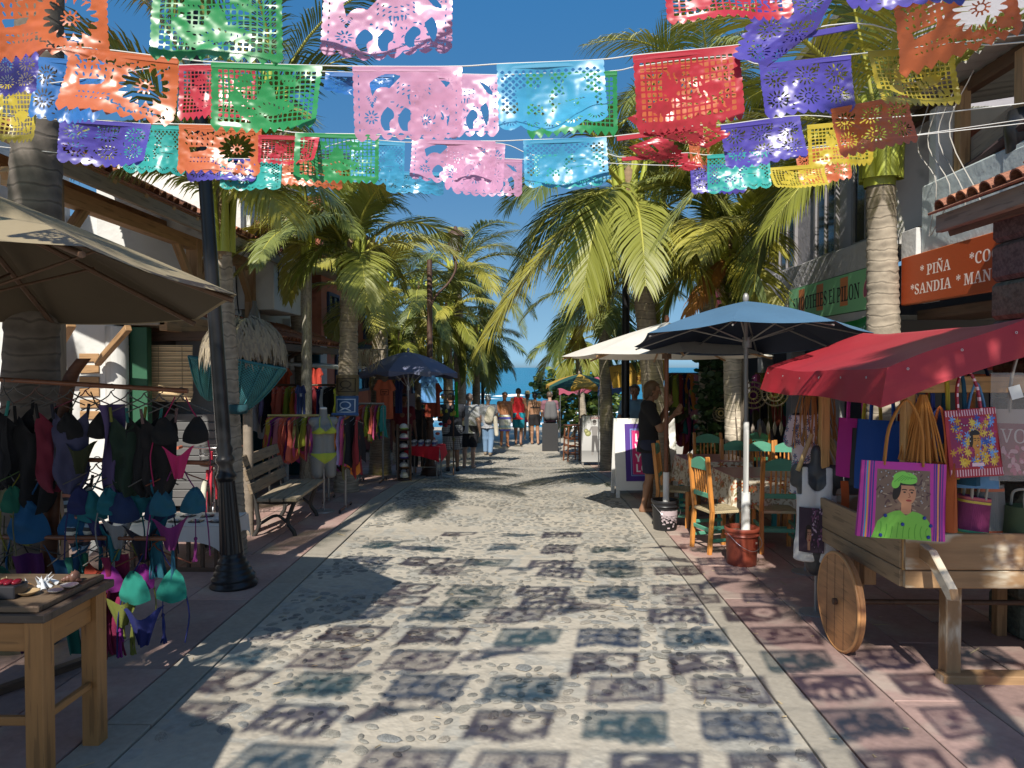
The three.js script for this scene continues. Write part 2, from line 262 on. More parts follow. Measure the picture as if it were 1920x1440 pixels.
{ // sea with a swell, breakers and wet foam
  const seaY = -1.75, wav = (x, d) => { const a = smooth(260, 60, d); return a * (0.22 * Math.sin(d * 0.33 + 0.5 * Math.sin(x * 0.035) + 1) + 0.10 * Math.sin(d * 0.9 + x * 0.06) + 0.06 * Math.sin(x * 0.4 + d * 0.5)); };
  const ds = []; for (let d = 40; d < 160; d += 0.9) ds.push(d); for (let d = 160; d < 20000; d *= 1.09) ds.push(d);
  const g = sheet((u, v) => { const d = ds[Math.round(v * (ds.length - 1))], x = (u - 0.5) * d * 2.6; return [x, seaY + wav(x, d), -d]; }, 60, ds.length - 1);
  const uv = g.attributes.uv, p = g.attributes.position; for (let i = 0; i < p.count; i++) uv.setXY(i, p.getX(i) / 30, p.getZ(i) / 9);
  T.sea = tex(512, (u, v) => 0.6 * fbm(u, v, 6, 6, 5, 14) + 0.4 * fbm(u, v, 20, 3, 7, 40), 1, false);
  T.seaC = tex(256, (u, v) => { const a = fbm(u, v, 4, 5, 15, 9); return [0.02 + 0.02 * a, 0.15 + 0.09 * a, 0.26 + 0.10 * a]; }, 1);
  struct('sea', g, mat([1, 1, 1], 0.32, { map: T.seaC, bumpMap: T.sea, bumpScale: 0.5 }));
  const f = new MB(), r = rng(5);
  for (const [d0, n, w, hgt] of [[49, 16, 1.3, 0.08], [56, 18, 1.0, 0.2], [68, 10, 0.9, 0.2], [92, 7, 0.8, 0.2]]) for (let i = 0; i < n; i++) {
    const x0 = rr(-18, 16, r), L = rr(2, 7, r), dd = d0 + rr(-2.5, 2.5, r), ph = r() * 9;
    f.sheet((u, v) => { const x = x0 + (u - 0.5) * L, e = Math.sin(u * Math.PI), d = dd + (v - 0.5) * w * e * (0.5 + vnoise(x * 1.5 + 90, ph, 997, 4)); return [x, seaY + wav(x, d) + 0.04 + hgt * e * Math.sin(v * Math.PI) * (0.6 + 0.5 * vnoise(x * 3 + 90, ph + v * 3, 997, 8)), -d]; }, 16, 4);
  }
  const o = f.build('sea_foam', mat([0.82, 0.84, 0.84], 0.9)); o.userData.kind = 'structure';
}

// ---------- buildings ----------
const tileGeo = (() => { const g = sheet((u, v) => { const a = lerp(Math.PI * 1.02, -0.02 * Math.PI, u), r = lerp(0.068, 0.056, v); return [Math.cos(a) * r, Math.sin(a) * r, lerp(0, 0.4, v)]; }, 7, 1); const h = sheet((u, v) => { const a = lerp(Math.PI, 0, u), r = lerp(0.056, 0.068, v); return [Math.cos(a) * r, Math.sin(a) * r, 0]; }, 7, 1); return mergeGeometries([g.toNonIndexed(), h.toNonIndexed()]); })();
// barrel tiles: o = eave start, along = eave direction, up = slope direction (unit)
function tileRoof(parent, o, along, up, len, rows, single = 3, pitch = 0.15) {
  const n = Math.floor(len / pitch), x = along.clone().normalize(), z = up.clone().normalize(), y = z.clone().cross(x).normalize(); if (y.y < 0) y.negate();
  const r = rng(Math.round(o.x * 100 + o.z * 10)), rest = new MB();
  for (let j = 0; j < rows; j++) for (let i = 0; i < n; i++) {
    const p = o.clone().addScaledVector(x, (i + 0.5) * pitch + rr(-0.008, 0.008, r)).addScaledVector(z, j * 0.34 + rr(-0.02, 0.02, r)).addScaledVector(y, 0.012 * (j % 2) + rr(0, 0.008, r));
    const right = y.clone().cross(z).normalize(), m = new THREE.Matrix4().makeBasis(right, y, z).setPosition(p);
    if (j < single) { const t = mesh('roof_tile', tileGeo, M.tiles[Math.floor(r() * 4)], parent); t.applyMatrix4(m); } else rest.add(tileGeo, m);
  }
  // flat channel tiles under them
  const q = o.clone().addScaledVector(z, rows * 0.17).addScaledVector(x, len / 2).addScaledVector(y, -0.012), b = new THREE.Matrix4().makeBasis(y.clone().cross(z).normalize(), y, z).setPosition(q);
  new MB().add(chamferBox(len, 0.02, rows * 0.34 + 0.06), b).build('roof_deck', M.tiles[3], parent);
  if (rest.g.length) { const s = rest.build('roof_tiles', M.tiles[0], parent); s.userData.kind = 'stuff'; }
}
function windowPart(parent, m, c, w, h, axis, frameMat, bars = 1) { // axis 'x' faces +-x, 'z' faces z
  const f = new MB(), put = (a, b, ww, hh) => axis === 'x' ? f.box(c[0], c[1] + b, c[2] + a, 0.07, hh, ww) : f.box(c[0] + a, c[1] + b, c[2], ww, hh, 0.07);
  put(-w / 2, 0, 0.07, h + 0.14); put(w / 2, 0, 0.07, h + 0.14); put(0, h / 2 + 0.035, w - 0.07, 0.07); put(0, -h / 2 - 0.035, w - 0.07, 0.07); for (let i = 1; i <= bars; i++) put(-w / 2 + w * i / (bars + 1), 0, 0.035, h);
  const win = f.build('window', frameMat, parent);
  const p = new MB(); axis === 'x' ? p.box(c[0], c[1], c[2], 0.012, h, w - 0.07) : p.box(c[0], c[1], c[2], w - 0.07, h, 0.012); p.build('pane', phys([0.03, 0.035, 0.04], 0.08, {}), win);
}
{ // right, nearest: shop with a tiled canopy, stone pillar and an open wooden terrace above
  const b = thing('tile_canopy_shop', 'pale shop with a barrel tile canopy, stone pillar and wooden terrace at far right', 'building', [0, 0, 0]);
  const pil = new MB(), pr = rng(4); for (let y = 0; y < 3.0; y += 0.28) pil.box(3.62 + rr(-0.012, 0.012, pr), y + 0.14, -5.35 + rr(-0.012, 0.012, pr), 0.42, 0.272, 0.42, 0, rr(-0.03, 0.03, pr), 0, 0.03);
  for (const g of pil.g) new MB().add(g).build('pillar_stone', mat([0.13, 0.125, 0.115].map(k => k * rr(0.85, 1.2, pr)), 0.9, { map: T.stone, bumpMap: T.rough, bumpScale: 0.012 }), b);
  tileRoof(b, V(3.18, 3.12, -3.2), V(0, 0, -1), V(0.93, 0.33, 0), 2.75, 4, 2);
  tileRoof(b, V(3.62, 3.40, -3.2), V(0, 0, -1), V(0.93, 0.33, 0), 2.3, 2, 2);
  new MB().box(3.24, 3.02, -4.58, 0.06, 0.13, 2.7).build('fascia_board', M.woodG, b);
  new MB().box(3.62, 3.07, -4.6, 0.7, 0.08, 2.6, 0, 0, 0.33).build('roof_soffit', M.woodD, b);
  const w = new MB(); w.box(4.12, 3.38, -6.55, 0.2, 0.72, 2.3, 0, 0, 0, 0.02); w.box(4.05, 3.5, -5.9, 0.08, 0.4, 1.0, 0, 0, 0, 0.02); w.build('parapet_wall', M.plasterG, b);
  new MB().box(4.1, 2.95, -7.85, 0.25, 0.75, 0.3).build('corner_wall', M.plaster, b);
  new MB().box(4.16, 3.55, -7.6, 0.17, 1.9, 0.16, 0, 0, 0, 0.02).build('white_column', M.plaster, b);
  new MB().box(6.05, 4.0, -8.35, 4.0, 1.5, 0.12).build('terrace_back_wall', mat([0.62, 0.60, 0.58], 0.9, { map: T.plaster }), b);
  new MB().box(7.4, 3.0, -6, 0.2, 6, 6).build('rear_wall', M.plaster, b); new MB().box(5.8, 1.2, -8.75, 3.0, 2.5, 0.1).build('party_wall', M.shade, b);
  new MB().box(5.6, 3.3, -6.6, 2.9, 0.18, 3.6).build('terrace_floor', M.conc, b);
  const op = new MB(); op.box(4.9, 3.95, -8.27, 0.9, 1.1, 0.06); op.build('doorway_hatch', mat([0.16, 0.045, 0.025], 0.8), b);
  new MB().box(4.16, 4.1, -6.35, 0.11, 0.9, 0.11).build('terrace_post', M.wood, b); new MB().box(4.14, 4.1, -7.2, 0.1, 0.9, 0.1).build('terrace_post', M.wood, b);
  new MB().bar([4.22, 3.9, -7.45], [4.22, 4.1, -6.2], 0.05, 0.24).build('rail_board', M.woodG, b);
  new MB().tube([[4.15, 3.72, -7.6], [4.12, 3.78, -6.9], [4.05, 3.86, -6.2], [3.98, 4.0, -5.2], [3.95, 4.05, -4]], 0.045, 7, 14).build('rolled_awning_pole', mat([0.06, 0.035, 0.035], 0.8), b);
  new MB().lathe([[0, 0], [0.12, 0], [0.14, 0.2], [0.11, 0.35], [0, 0.35]], 4.12, 3.68, -6.3, 12).build('covered_bundle', M.black, b);
  const rf = new MB(); rf.sheet((u, v) => [lerp(3.9, 7.2, u), 4.62 + 0.5 * u + 0.03 * Math.sin(v * 120), lerp(-4.4, -8.2, v)], 4, 60); rf.build('corrugated_roof', mat([0.36, 0.34, 0.31], 0.7), b);
  new MB().box(4.2, 4.56, -6.2, 0.1, 0.12, 4.2).build('roof_beam', M.woodD, b);
  const cb = new MB(); for (let k = 0; k < 4; k++) { const x = 3.98 - k * 0.02, z = -7.5 + k * 0.28; cb.tube([[x, 4.5, z], [x - 0.05, 4.1, z - 0.1 - 0.06 * k], [x, 3.7 - k * 0.15, z + 0.15], [x + 0.02, 3.2, z - 0.2 * (k % 2)]], 0.006, 4, 16); } cb.build('hanging_cable', mat([0.35, 0.33, 0.3], 0.7), b);
  // counter and dark interior below the sign
  new MB().box(5.1, 0.55, -7.0, 1.6, 1.1, 1.9).build('counter', M.woodD, b); new MB().box(4.5, 2.46, -6.9, 0.6, 0.1, 2.4).build('lintel_beam', M.woodD, b);
  const t = canvasTex(1024, 320, (g, W, H) => { g.fillStyle = '#a84417'; g.fillRect(0, 0, W, H); for (let i = 0; i < 900; i++) { g.fillStyle = `rgba(${i % 2 ? 90 : 220},${i % 2 ? 40 : 110},20,0.05)`; g.fillRect((i * 137) % W, (i * 71) % H, 40, 3); } g.fillStyle = '#ecdcd2'; g.font = 'bold 96px serif'; g.textBaseline = 'middle'; g.fillText('* PIÑA', 218, 118); g.fillText('*COCO', 710, 118); g.fillText('*SANDIA', 110, 232); g.fillText('* MANGO', 590, 232); });
  const s = thing('fruit_sign', 'orange fruit sign with white lettering reading PIÑA and SANDIA above the shop', 'sign', [3.965, 2.80, -7.1], -Math.PI / 2);
  new MB().box(0, 0, -0.03, 1.75, 0.5, 0.05).build('board', mat([0.5, 0.12, 0.03], 0.6), s);
  const pl = mesh('lettered_face', new THREE.PlaneGeometry(1.73, 0.48), mat([1, 1, 1], 0.55, { map: t }), s); pl.position.z = 0.002;
}
{ // right, second: mauve house over a row of open shops
  const b = thing('mauve_shop_house', 'mauve plastered house with tall dark windows above a row of dim open shops', 'building');
  new MB().box(4.5, 4.9, -12, 0.2, 3.4, 6.4).build('upper_wall', M.purple, b);
  new MB().box(5.8, 4.9, -8.86, 2.4, 3.4, 0.16).build('end_wall', M.purple, b);
  for (const z of [-9.7, -11.0, -12.6]) windowPart(b, 0, [4.385, 4.3, z], 0.75, 1.5, 'x', mat([0.22, 0.21, 0.22], 0.7), 1);
  new MB().box(4.25, 2.92, -11.2, 0.16, 1.1, 4.7, 0, 0, 0, 0.015).build('parapet', mat([0.58, 0.57, 0.60], 0.95, { map: T.plaster, bumpMap: T.rough, bumpScale: 0.015 }), b);
  new MB().box(5.4, 2.45, -11.6, 2.4, 0.14, 5.4).build('upper_floor', M.conc, b);
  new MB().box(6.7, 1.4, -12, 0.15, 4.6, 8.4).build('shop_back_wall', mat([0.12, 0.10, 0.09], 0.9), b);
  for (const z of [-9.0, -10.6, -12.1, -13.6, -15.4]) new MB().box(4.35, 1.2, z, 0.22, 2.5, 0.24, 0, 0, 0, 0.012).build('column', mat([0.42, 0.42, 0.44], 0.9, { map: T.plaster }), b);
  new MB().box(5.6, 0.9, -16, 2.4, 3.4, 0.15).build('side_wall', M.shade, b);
  new MB().box(5.5, 4.8, -15.2, 2.2, 3.6, 0.15).build('gable_wall', M.purple, b);
  const rf = new MB(); rf.box(5.6, 6.66, -12, 2.8, 0.12, 6.9); rf.build('flat_roof', M.conc, b);
  const t = canvasTex(1024, 256, (g, W, H) => { g.fillStyle = '#8fd29a'; g.fillRect(0, 0, W, H); g.fillStyle = '#e08a50'; for (const x of [150, 400, 690]) g.fillRect(x, 18, 86, 190); g.fillStyle = '#14180f'; g.font = 'bold 128px serif'; g.textBaseline = 'middle'; g.save(); g.translate(60, 128); g.scale(0.84, 1.1); g.fillText('SMOOTHIES El PILON', 0, 0, 1000); g.restore(); g.fillStyle = '#b5607a'; g.beginPath(); g.ellipse(965, 120, 26, 62, 0.25, 0, 7); g.fill(); g.strokeStyle = '#e8cdb0'; g.lineWidth = 5; g.stroke(); });
  const s = thing('smoothie_sign', 'green smoothie shop sign with black lettering on the mauve parapet', 'sign', [4.155, 2.86, -10.45], -Math.PI / 2);
  new MB().box(0, 0, -0.02, 2.85, 0.52, 0.035).build('board', mat([0.03, 0.12, 0.05], 0.7), s);
  const pl = mesh('lettered_face', new THREE.PlaneGeometry(2.83, 0.5), mat([1, 1, 1], 0.6, { map: t }), s); pl.position.z = 0.001;
  const t2 = canvasTex(512, 128, (g, W, H) => { g.fillStyle = '#16803a'; g.fillRect(0, 0, W, H); g.strokeStyle = '#8fd0d8'; for (let i = 0; i < 60; i++) { g.beginPath(); g.moveTo(i * 9, 26); g.lineTo(i * 9 - 8, 120); g.stroke(); } g.fillStyle = '#cfe9ee'; g.font = 'bold 62px serif'; g.fillText('LICUADO DE FRUTAS', 18, 86, 470); });
  const s2 = thing('fruit_drink_banner', 'smaller teal banner with white lettering hanging under the green sign', 'banner', [4.13, 2.36, -9.9], -Math.PI / 2);
  mesh('cloth', sheet((u, v) => [(u - 0.5) * 1.7, (v - 0.5) * 0.34 - 0.05 * Math.sin(u * Math.PI), 0.02 * Math.sin(u * 14)], 24, 4), mat([1, 1, 1], 0.7, { map: t2 }), s2);
}
{ // right, beyond: low red restaurant front
  const b = thing('red_beach_restaurant', 'dim red restaurant front behind the palms toward the beach on the right', 'building');
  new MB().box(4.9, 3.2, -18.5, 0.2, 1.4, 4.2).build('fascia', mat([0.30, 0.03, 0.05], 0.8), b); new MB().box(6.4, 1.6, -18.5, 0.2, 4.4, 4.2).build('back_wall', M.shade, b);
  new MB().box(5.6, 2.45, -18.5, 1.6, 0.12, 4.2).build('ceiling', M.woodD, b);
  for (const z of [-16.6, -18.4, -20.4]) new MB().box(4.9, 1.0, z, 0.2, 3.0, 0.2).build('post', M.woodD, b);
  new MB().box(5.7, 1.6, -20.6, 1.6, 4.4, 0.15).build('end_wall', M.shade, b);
}
{ // left, nearest: open terrace under a tiled roof on wooden posts
  const b = thing('timber_terrace_house', 'white house with an open upper terrace under a tiled roof on rough timber posts', 'building');
  const eaveX = -4.05, eY = 3.80, up = V(-0.91, 0.41, 0).normalize();
  tileRoof(b, V(eaveX, eY, -6.5), V(0, 0, -1), up, 6.0, 9, 1, 0.16);
  new MB().box(eaveX - 0.02, eY - 0.13, -9.5, 0.05, 0.14, 6.1).build('eave_board', M.woodG, b);
  for (let z = -6.7; z > -12.4; z -= 0.62) new MB().bar([eaveX, eY - 0.10, z], [eaveX - 2.75, eY + 1.14, z], 0.07, 0.11).build('rafter', M.wood, b);
  for (const x of [-4.5, -6.0]) new MB().box(x, eY - 0.26 + (x < -5 ? 0.7 : 0.03), -9.5, 0.14, 0.16, 6.1).build('purlin', M.wood, b);
  for (const [z, m] of [[-7.05, M.woodG], [-10.1, M.wood], [-12.2, M.wood]]) {
    new MB().box(-4.5, z > -8 ? 1.85 : 3.1, z, 0.16, z > -8 ? 3.7 : 1.1, 0.16, 0, 0, 0, 0.01).build('post', m, b);
    new MB().bar([-4.5, 2.95, z], [-4.5, 3.62, z - 0.62], 0.09).build('brace', M.wood, b); new MB().bar([-4.5, 2.95, z], [-4.5, 3.62, z + 0.62], 0.09).build('brace', M.wood, b);
  }
  const fl = new MB(); fl.box(-6.1, 2.5, -10.8, 3.4, 0.16, 3.5); fl.build('terrace_floor', M.conc, b);
  new MB().box(-4.42, 2.45, -10.8, 0.1, 0.2, 3.5).build('floor_beam', M.wood, b);
  new MB().box(-7.8, 3.2, -8.6, 0.15, 6.4, 8.0).build('rear_wall', M.plaster, b);
  new MB().box(-6.2, 3.5, -12.55, 3.2, 1.9, 0.15).build('terrace_side_wall', M.plaster, b);
  const j = new MB(); for (let x = -4.9; x > -7.6; x -= 0.5) j.box(x, 2.36, -10.8, 0.08, 0.13, 3.3); j.build('floor_joists', M.woodD, b);
  // ground floor: white cross wall with a rounded end, green jamb, bamboo blind, ribbed shutter
  new MB().box(-6.45, 1.3, -9.1, 2.9, 2.7, 0.2).build('cross_wall', M.plaster, b);
  new MB().lathe([[0.13, 0], [0.13, 2.4], [0, 2.4]], -5.0, 0, -9.06, 16).build('rounded_wall_end', M.plaster, b);
  new MB().box(-4.78, 1.2, -9.2, 0.22, 2.4, 0.12).build('green_jamb', mat([0.02, 0.10, 0.05], 0.6), b);
  new MB().box(-4.42, 1.15, -9.95, 0.5, 2.3, 0.1).build('shutter_wall', mat([0.2, 0.2, 0.2], 0.7), b);
  for (let i = 0; i < 11; i++) new MB().box(-4.3, 0.15 + i * 0.11, -9.6, 0.75, 0.1, 0.03, 0.12).build('shutter_slat', mat([0.13, 0.13, 0.13], 0.6), b);
  new MB().bar([-5.15, 1.95, -8.9], [-4.5, 2.35, -8.4], 0.07).build('strut', M.wood, b); new MB().bar([-5.9, 1.75, -8.9], [-5.1, 2.4, -8.3], 0.1).build('strut', M.wood, b);
  for (let i = 0; i < 6; i++) new MB().box(-5.3, 2.02 - i * 0.14, -8.985, 0.24, 0.1, 0.02).build('notice_plank', M.wood, b);
  new MB().box(-4.5, 2.3, -9.5, 1.2, 0.12, 0.12).build('lintel', M.woodD, b);
  const bl = thing('bamboo_blind', 'split bamboo roll blind hanging in the sun beside the green jamb', 'blind', [XA(298, 9.35), 0, -9.35], 0);
  const br = rng(12); for (let i = 0; i < 34; i++) { const y = lerp(YA(752, 9.35), YA(648, 9.35), i / 33), w = 0.86 - (i < 3 ? 0.02 * (3 - i) : 0); new MB().box(0, y, rr(-0.006, 0.006, br), w, 0.0175, 0.01, 0, 0, rr(-0.012, 0.012, br), 0.003).build('bamboo_slat', mat([0.74, 0.55, 0.31].map(k => k * [0.75, 0.95, 1.15][i * 7 % 3]), 0.7), bl); }
  const cd = new MB(); for (const x of [-0.3, 0, 0.3]) cd.cyl([x, YA(752, 9.35), 0.012], [x, YA(648, 9.35), 0.012], 0.003, 0.003, 4); cd.build('cord', M.strawD, bl);
}
{ // left, second: white house with boxed balcony
  const b = thing('white_balcony_house', 'white house with a slotted boxed balcony and short tile awning over the shops', 'building');
  new MB().box(-5.9, 3.4, -13.9, 2.4, 4.4, 3.2).build('wall', M.plaster, b);
  const bx = new MB(); bx.box(-4.6, 3.4, -12.95, 0.96, 1.1, 1.5, 0, 0, 0, 0.01); bx.build('balcony', M.plaster, b);
  const sl = new MB(); for (let i = 0; i < 6; i++) sl.box(-4.115, 3.45, -12.42 - i * 0.21, 0.01, 0.55 - 0.06 * (i % 2), 0.05); sl.build('balcony_slots', M.dark, b);
  new MB().box(-4.85, 2.35, -14.9, 0.6, 1.0, 1.0).build('lower_box', M.plaster, b);
  tileRoof(b, V(-4.0, 4.05, -12.6), V(0, 0, -1), V(-0.9, 0.42, 0).normalize(), 3.4, 6, 1, 0.16);
  new MB().box(-4.05, 3.97, -14.3, 0.05, 0.12, 3.3).build('eave_board', M.woodD, b);
  tileRoof(b, V(-3.75, 2.32, -10.6), V(0, 0, -1), V(-0.92, 0.35, 0).normalize(), 4.6, 3, 1, 0.16);
  new MB().box(-3.8, 2.22, -12.9, 0.08, 0.12, 4.6).build('awning_board', M.woodD, b);
  for (const z of [-11.0, -13.0]) new MB().bar([-4.7, 1.75, z], [-3.9, 2.2, z], 0.06).build('awning_brace', M.woodD, b);
  new MB().tube([[-4.75, 3.9, -12.18], [-4.7, 2.9, -12.15], [-4.62, 2.6, -12.1], [-4.5, 2.5, -11.6]], 0.012, 5, 14).build('cable', M.black, b);
  new MB().box(-5.0, 3.2, -12.16, 0.1, 2.2, 0.08).build('downpipe', M.plaster, b);
  const fl = new MB(); fl.lathe([[0, 0], [0.05, 0], [0.09, 0.1], [0.09, 0.2], [0.035, 0.34], [0.035, 0.42], [0, 0.42]], XA(478, 12.1), YA(612, 12.1), -12.1, 14);
  tag(fl.build('bottle_lantern', phys([0.5, 0.52, 0.5], 0.15, { transmission: 0.5, thickness: 0 })), 'pale bottle shaped lantern hanging on the white balcony wall', 'lantern');
}
{ // left, third: coral house
  const b = thing('coral_house', 'coral painted house with navy window frames and a blue eave', 'building');
  new MB().box(-5.3, 3.0, -18.9, 2.0, 5.0, 6.4).build('wall', M.coral, b);
  const nv = mat([0.035, 0.06, 0.13], 0.6);
  for (const z of [-16.6, -18.3, -20.2]) windowPart(b, 0, [-4.28, 3.1, z], 0.85, 0.75, 'x', nv, 1);
  for (const z of [-17.4, -19.6]) windowPart(b, 0, [-4.28, 1.75, z], 1.2, 0.8, 'x', nv, 1);
  new MB().box(-4.26, 2.45, -18.9, 0.08, 0.12, 6.4).build('string_course', nv, b);
  new MB().box(-3.9, 4.12, -18.9, 0.1, 0.22, 6.6).build('blue_eave', nv, b); new MB().box(-4.15, 4.0, -18.9, 0.5, 0.3, 6.5).build('eave_cornice', mat([0.5, 0.42, 0.38], 0.9, { map: T.plaster }), b);
  tileRoof(b, V(-3.9, 4.27, -15.7), V(0, 0, -1), V(-0.9, 0.42, 0).normalize(), 6.4, 6, 1, 0.18);
  new MB().box(-4.45, 1.9, -15.5, 0.5, 1.3, 0.5).build('white_pier', M.plaster, b);
  const lo = thing('far_dark_house', 'dark low building half hidden behind the palms before the sea', 'building'); new MB().box(-4.9, 1.2, -24.6, 2.6, 3.6, 4.2).build('wall', mat([0.11, 0.045, 0.045], 0.9), lo); new MB().box(-4.9, 3.05, -24.6, 2.8, 0.1, 4.4).build('flat_roof', M.conc, lo); windowPart(lo, 0, [-3.58, 1.6, -24], 0.9, 0.9, 'x', nv, 1);
}
{ // left: dim open shops between the houses
  const b = thing('open_clothes_shop', 'deep dim clothes shop with a white awning edge behind the hanging racks', 'shop');
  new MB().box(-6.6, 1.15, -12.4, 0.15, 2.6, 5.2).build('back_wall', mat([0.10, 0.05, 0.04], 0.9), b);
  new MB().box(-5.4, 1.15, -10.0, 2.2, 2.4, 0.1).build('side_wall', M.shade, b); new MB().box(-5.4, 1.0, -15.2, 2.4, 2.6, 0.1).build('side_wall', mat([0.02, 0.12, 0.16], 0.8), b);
  new MB().box(-4.1, 1.0, -12.6, 0.12, 2.4, 0.12).build('post', M.plaster, b);
  new MB().box(-3.75, 1.93, -14.1, 1.0, 0.05, 2.4, 0, 0, -0.08).build('awning', mat([0.65, 0.65, 0.63], 0.7), b);
  new MB().box(-5.0, 2.2, -12.6, 1.8, 0.08, 5.0).build('ceiling', M.woodD, b);
  const dr = thing('straw_fringe', 'dry straw fringe hanging from a pole beside the palm trunk', 'thatch', at(690, 668, 13.5).toArray()); const r = rng(3), m = new MB(); for (let i = 0; i < 90; i++) { const x = rr(-0.22, 0.22, r); m.tube([[x, 0.12, rr(-0.05, 0.05, r)], [x + rr(-0.06, 0.06, r), -0.05, rr(-0.1, 0.1, r)], [x + rr(-0.12, 0.12, r), rr(-0.32, -0.12, r), rr(-0.1, 0.1, r)]], t => 0.009 * (1.1 - t), 3, 3); } m.build('straw', M.straw, dr); new MB().cyl([-0.45, 0.13, 0], [0.4, 0.12, 0], 0.012).build('pole', M.woodG, dr);
}
// ---------- palms ----------
function frondGeo(a, b, c, o = {}) {
  const { n = 62, lf = 0.74, hang = 0.62, w = 0.028, seed = 1, fwd = 0.75, s0 = 0.16, ragged = 0.15 } = o, r = rng(seed), pos = [], idx = [];
  const P = t => a.clone().multiplyScalar((1 - t) * (1 - t)).addScaledVector(b, 2 * t * (1 - t)).addScaledVector(c, t * t);
  const D = t => b.clone().sub(a).multiplyScalar(2 * (1 - t)).addScaledVector(c.clone().sub(b), 2 * t).normalize();
  const L = a.distanceTo(b) + b.distanceTo(c), DN = V(0, -1, 0);
  const sideOf = t => { const d = D(t), s = d.clone().cross(V(0, 1, 0)); if (s.length() < 0.15) s.copy(V(Math.cos(seed), 0, Math.sin(seed)).cross(d)); return s.normalize(); };
  for (let i = 0; i < n; i++) for (const sd of [-1, 1]) {
    const t = s0 + (1 - s0) * (i + 0.5 * (sd > 0 ? 1 : 0) + 0.3 * r()) / n; if (t > 0.995 || r() < ragged * 0.25) continue;
    const p = P(t), d = D(t), s = sideOf(t), up = s.clone().cross(d).normalize();
    const len = lf * Math.pow(Math.sin(Math.PI * (0.16 + 0.8 * (t - s0) / (1 - s0))), 0.55) * rr(1 - ragged, 1.08, r) * (0.9 + 0.04 * L), k = fwd + 0.9 * t * t;
    const dir = s.clone().multiplyScalar(sd).addScaledVector(d, k).addScaledVector(up, 0.18 + 0.2 * r()).normalize(), h = hang * rr(0.75, 1.3, r), wv = w * (0.7 + 0.5 * Math.sin(Math.PI * t));
    const wd = dir.clone().cross(up).normalize().addScaledVector(up, 0.6 * sd * (r() - 0.3)).normalize();
    const base = pos.length / 3; let q = p.clone();
    const pts = [0, 0.34, 0.68, 1]; let cur = dir.clone();
    for (let j = 0; j < 4; j++) {
      if (j) { cur = cur.clone().addScaledVector(DN, h * 0.42 * j / 2).normalize(); q = q.clone().addScaledVector(cur, len * 0.335); }
      const ww = [0.45, 1, 0.8, 0][j] * wv * 0.5;
      if (j < 3) { const e = q.clone().addScaledVector(wd, ww), f = q.clone().addScaledVector(wd, -ww); pos.push(e.x, e.y, e.z, f.x, f.y, f.z); } else pos.push(q.x, q.y, q.z);
    }
    idx.push(base, base + 1, base + 3, base, base + 3, base + 2, base + 2, base + 3, base + 5, base + 2, base + 5, base + 4, base + 4, base + 5, base + 6);
  }
  const g = rawGeo(pos, null, idx);
  const rach = tubeGeo([0, 0.25, 0.5, 0.75, 1].map(P), t => (0.028 * (1 - t) + 0.004) * Math.min(1.2, L / 2.6), 5, 9);
  return [g, rach];
}
const rachM = phys([0.34, 0.33, 0.06], 0.5), rachD = mat([0.36, 0.2, 0.07], 0.7);
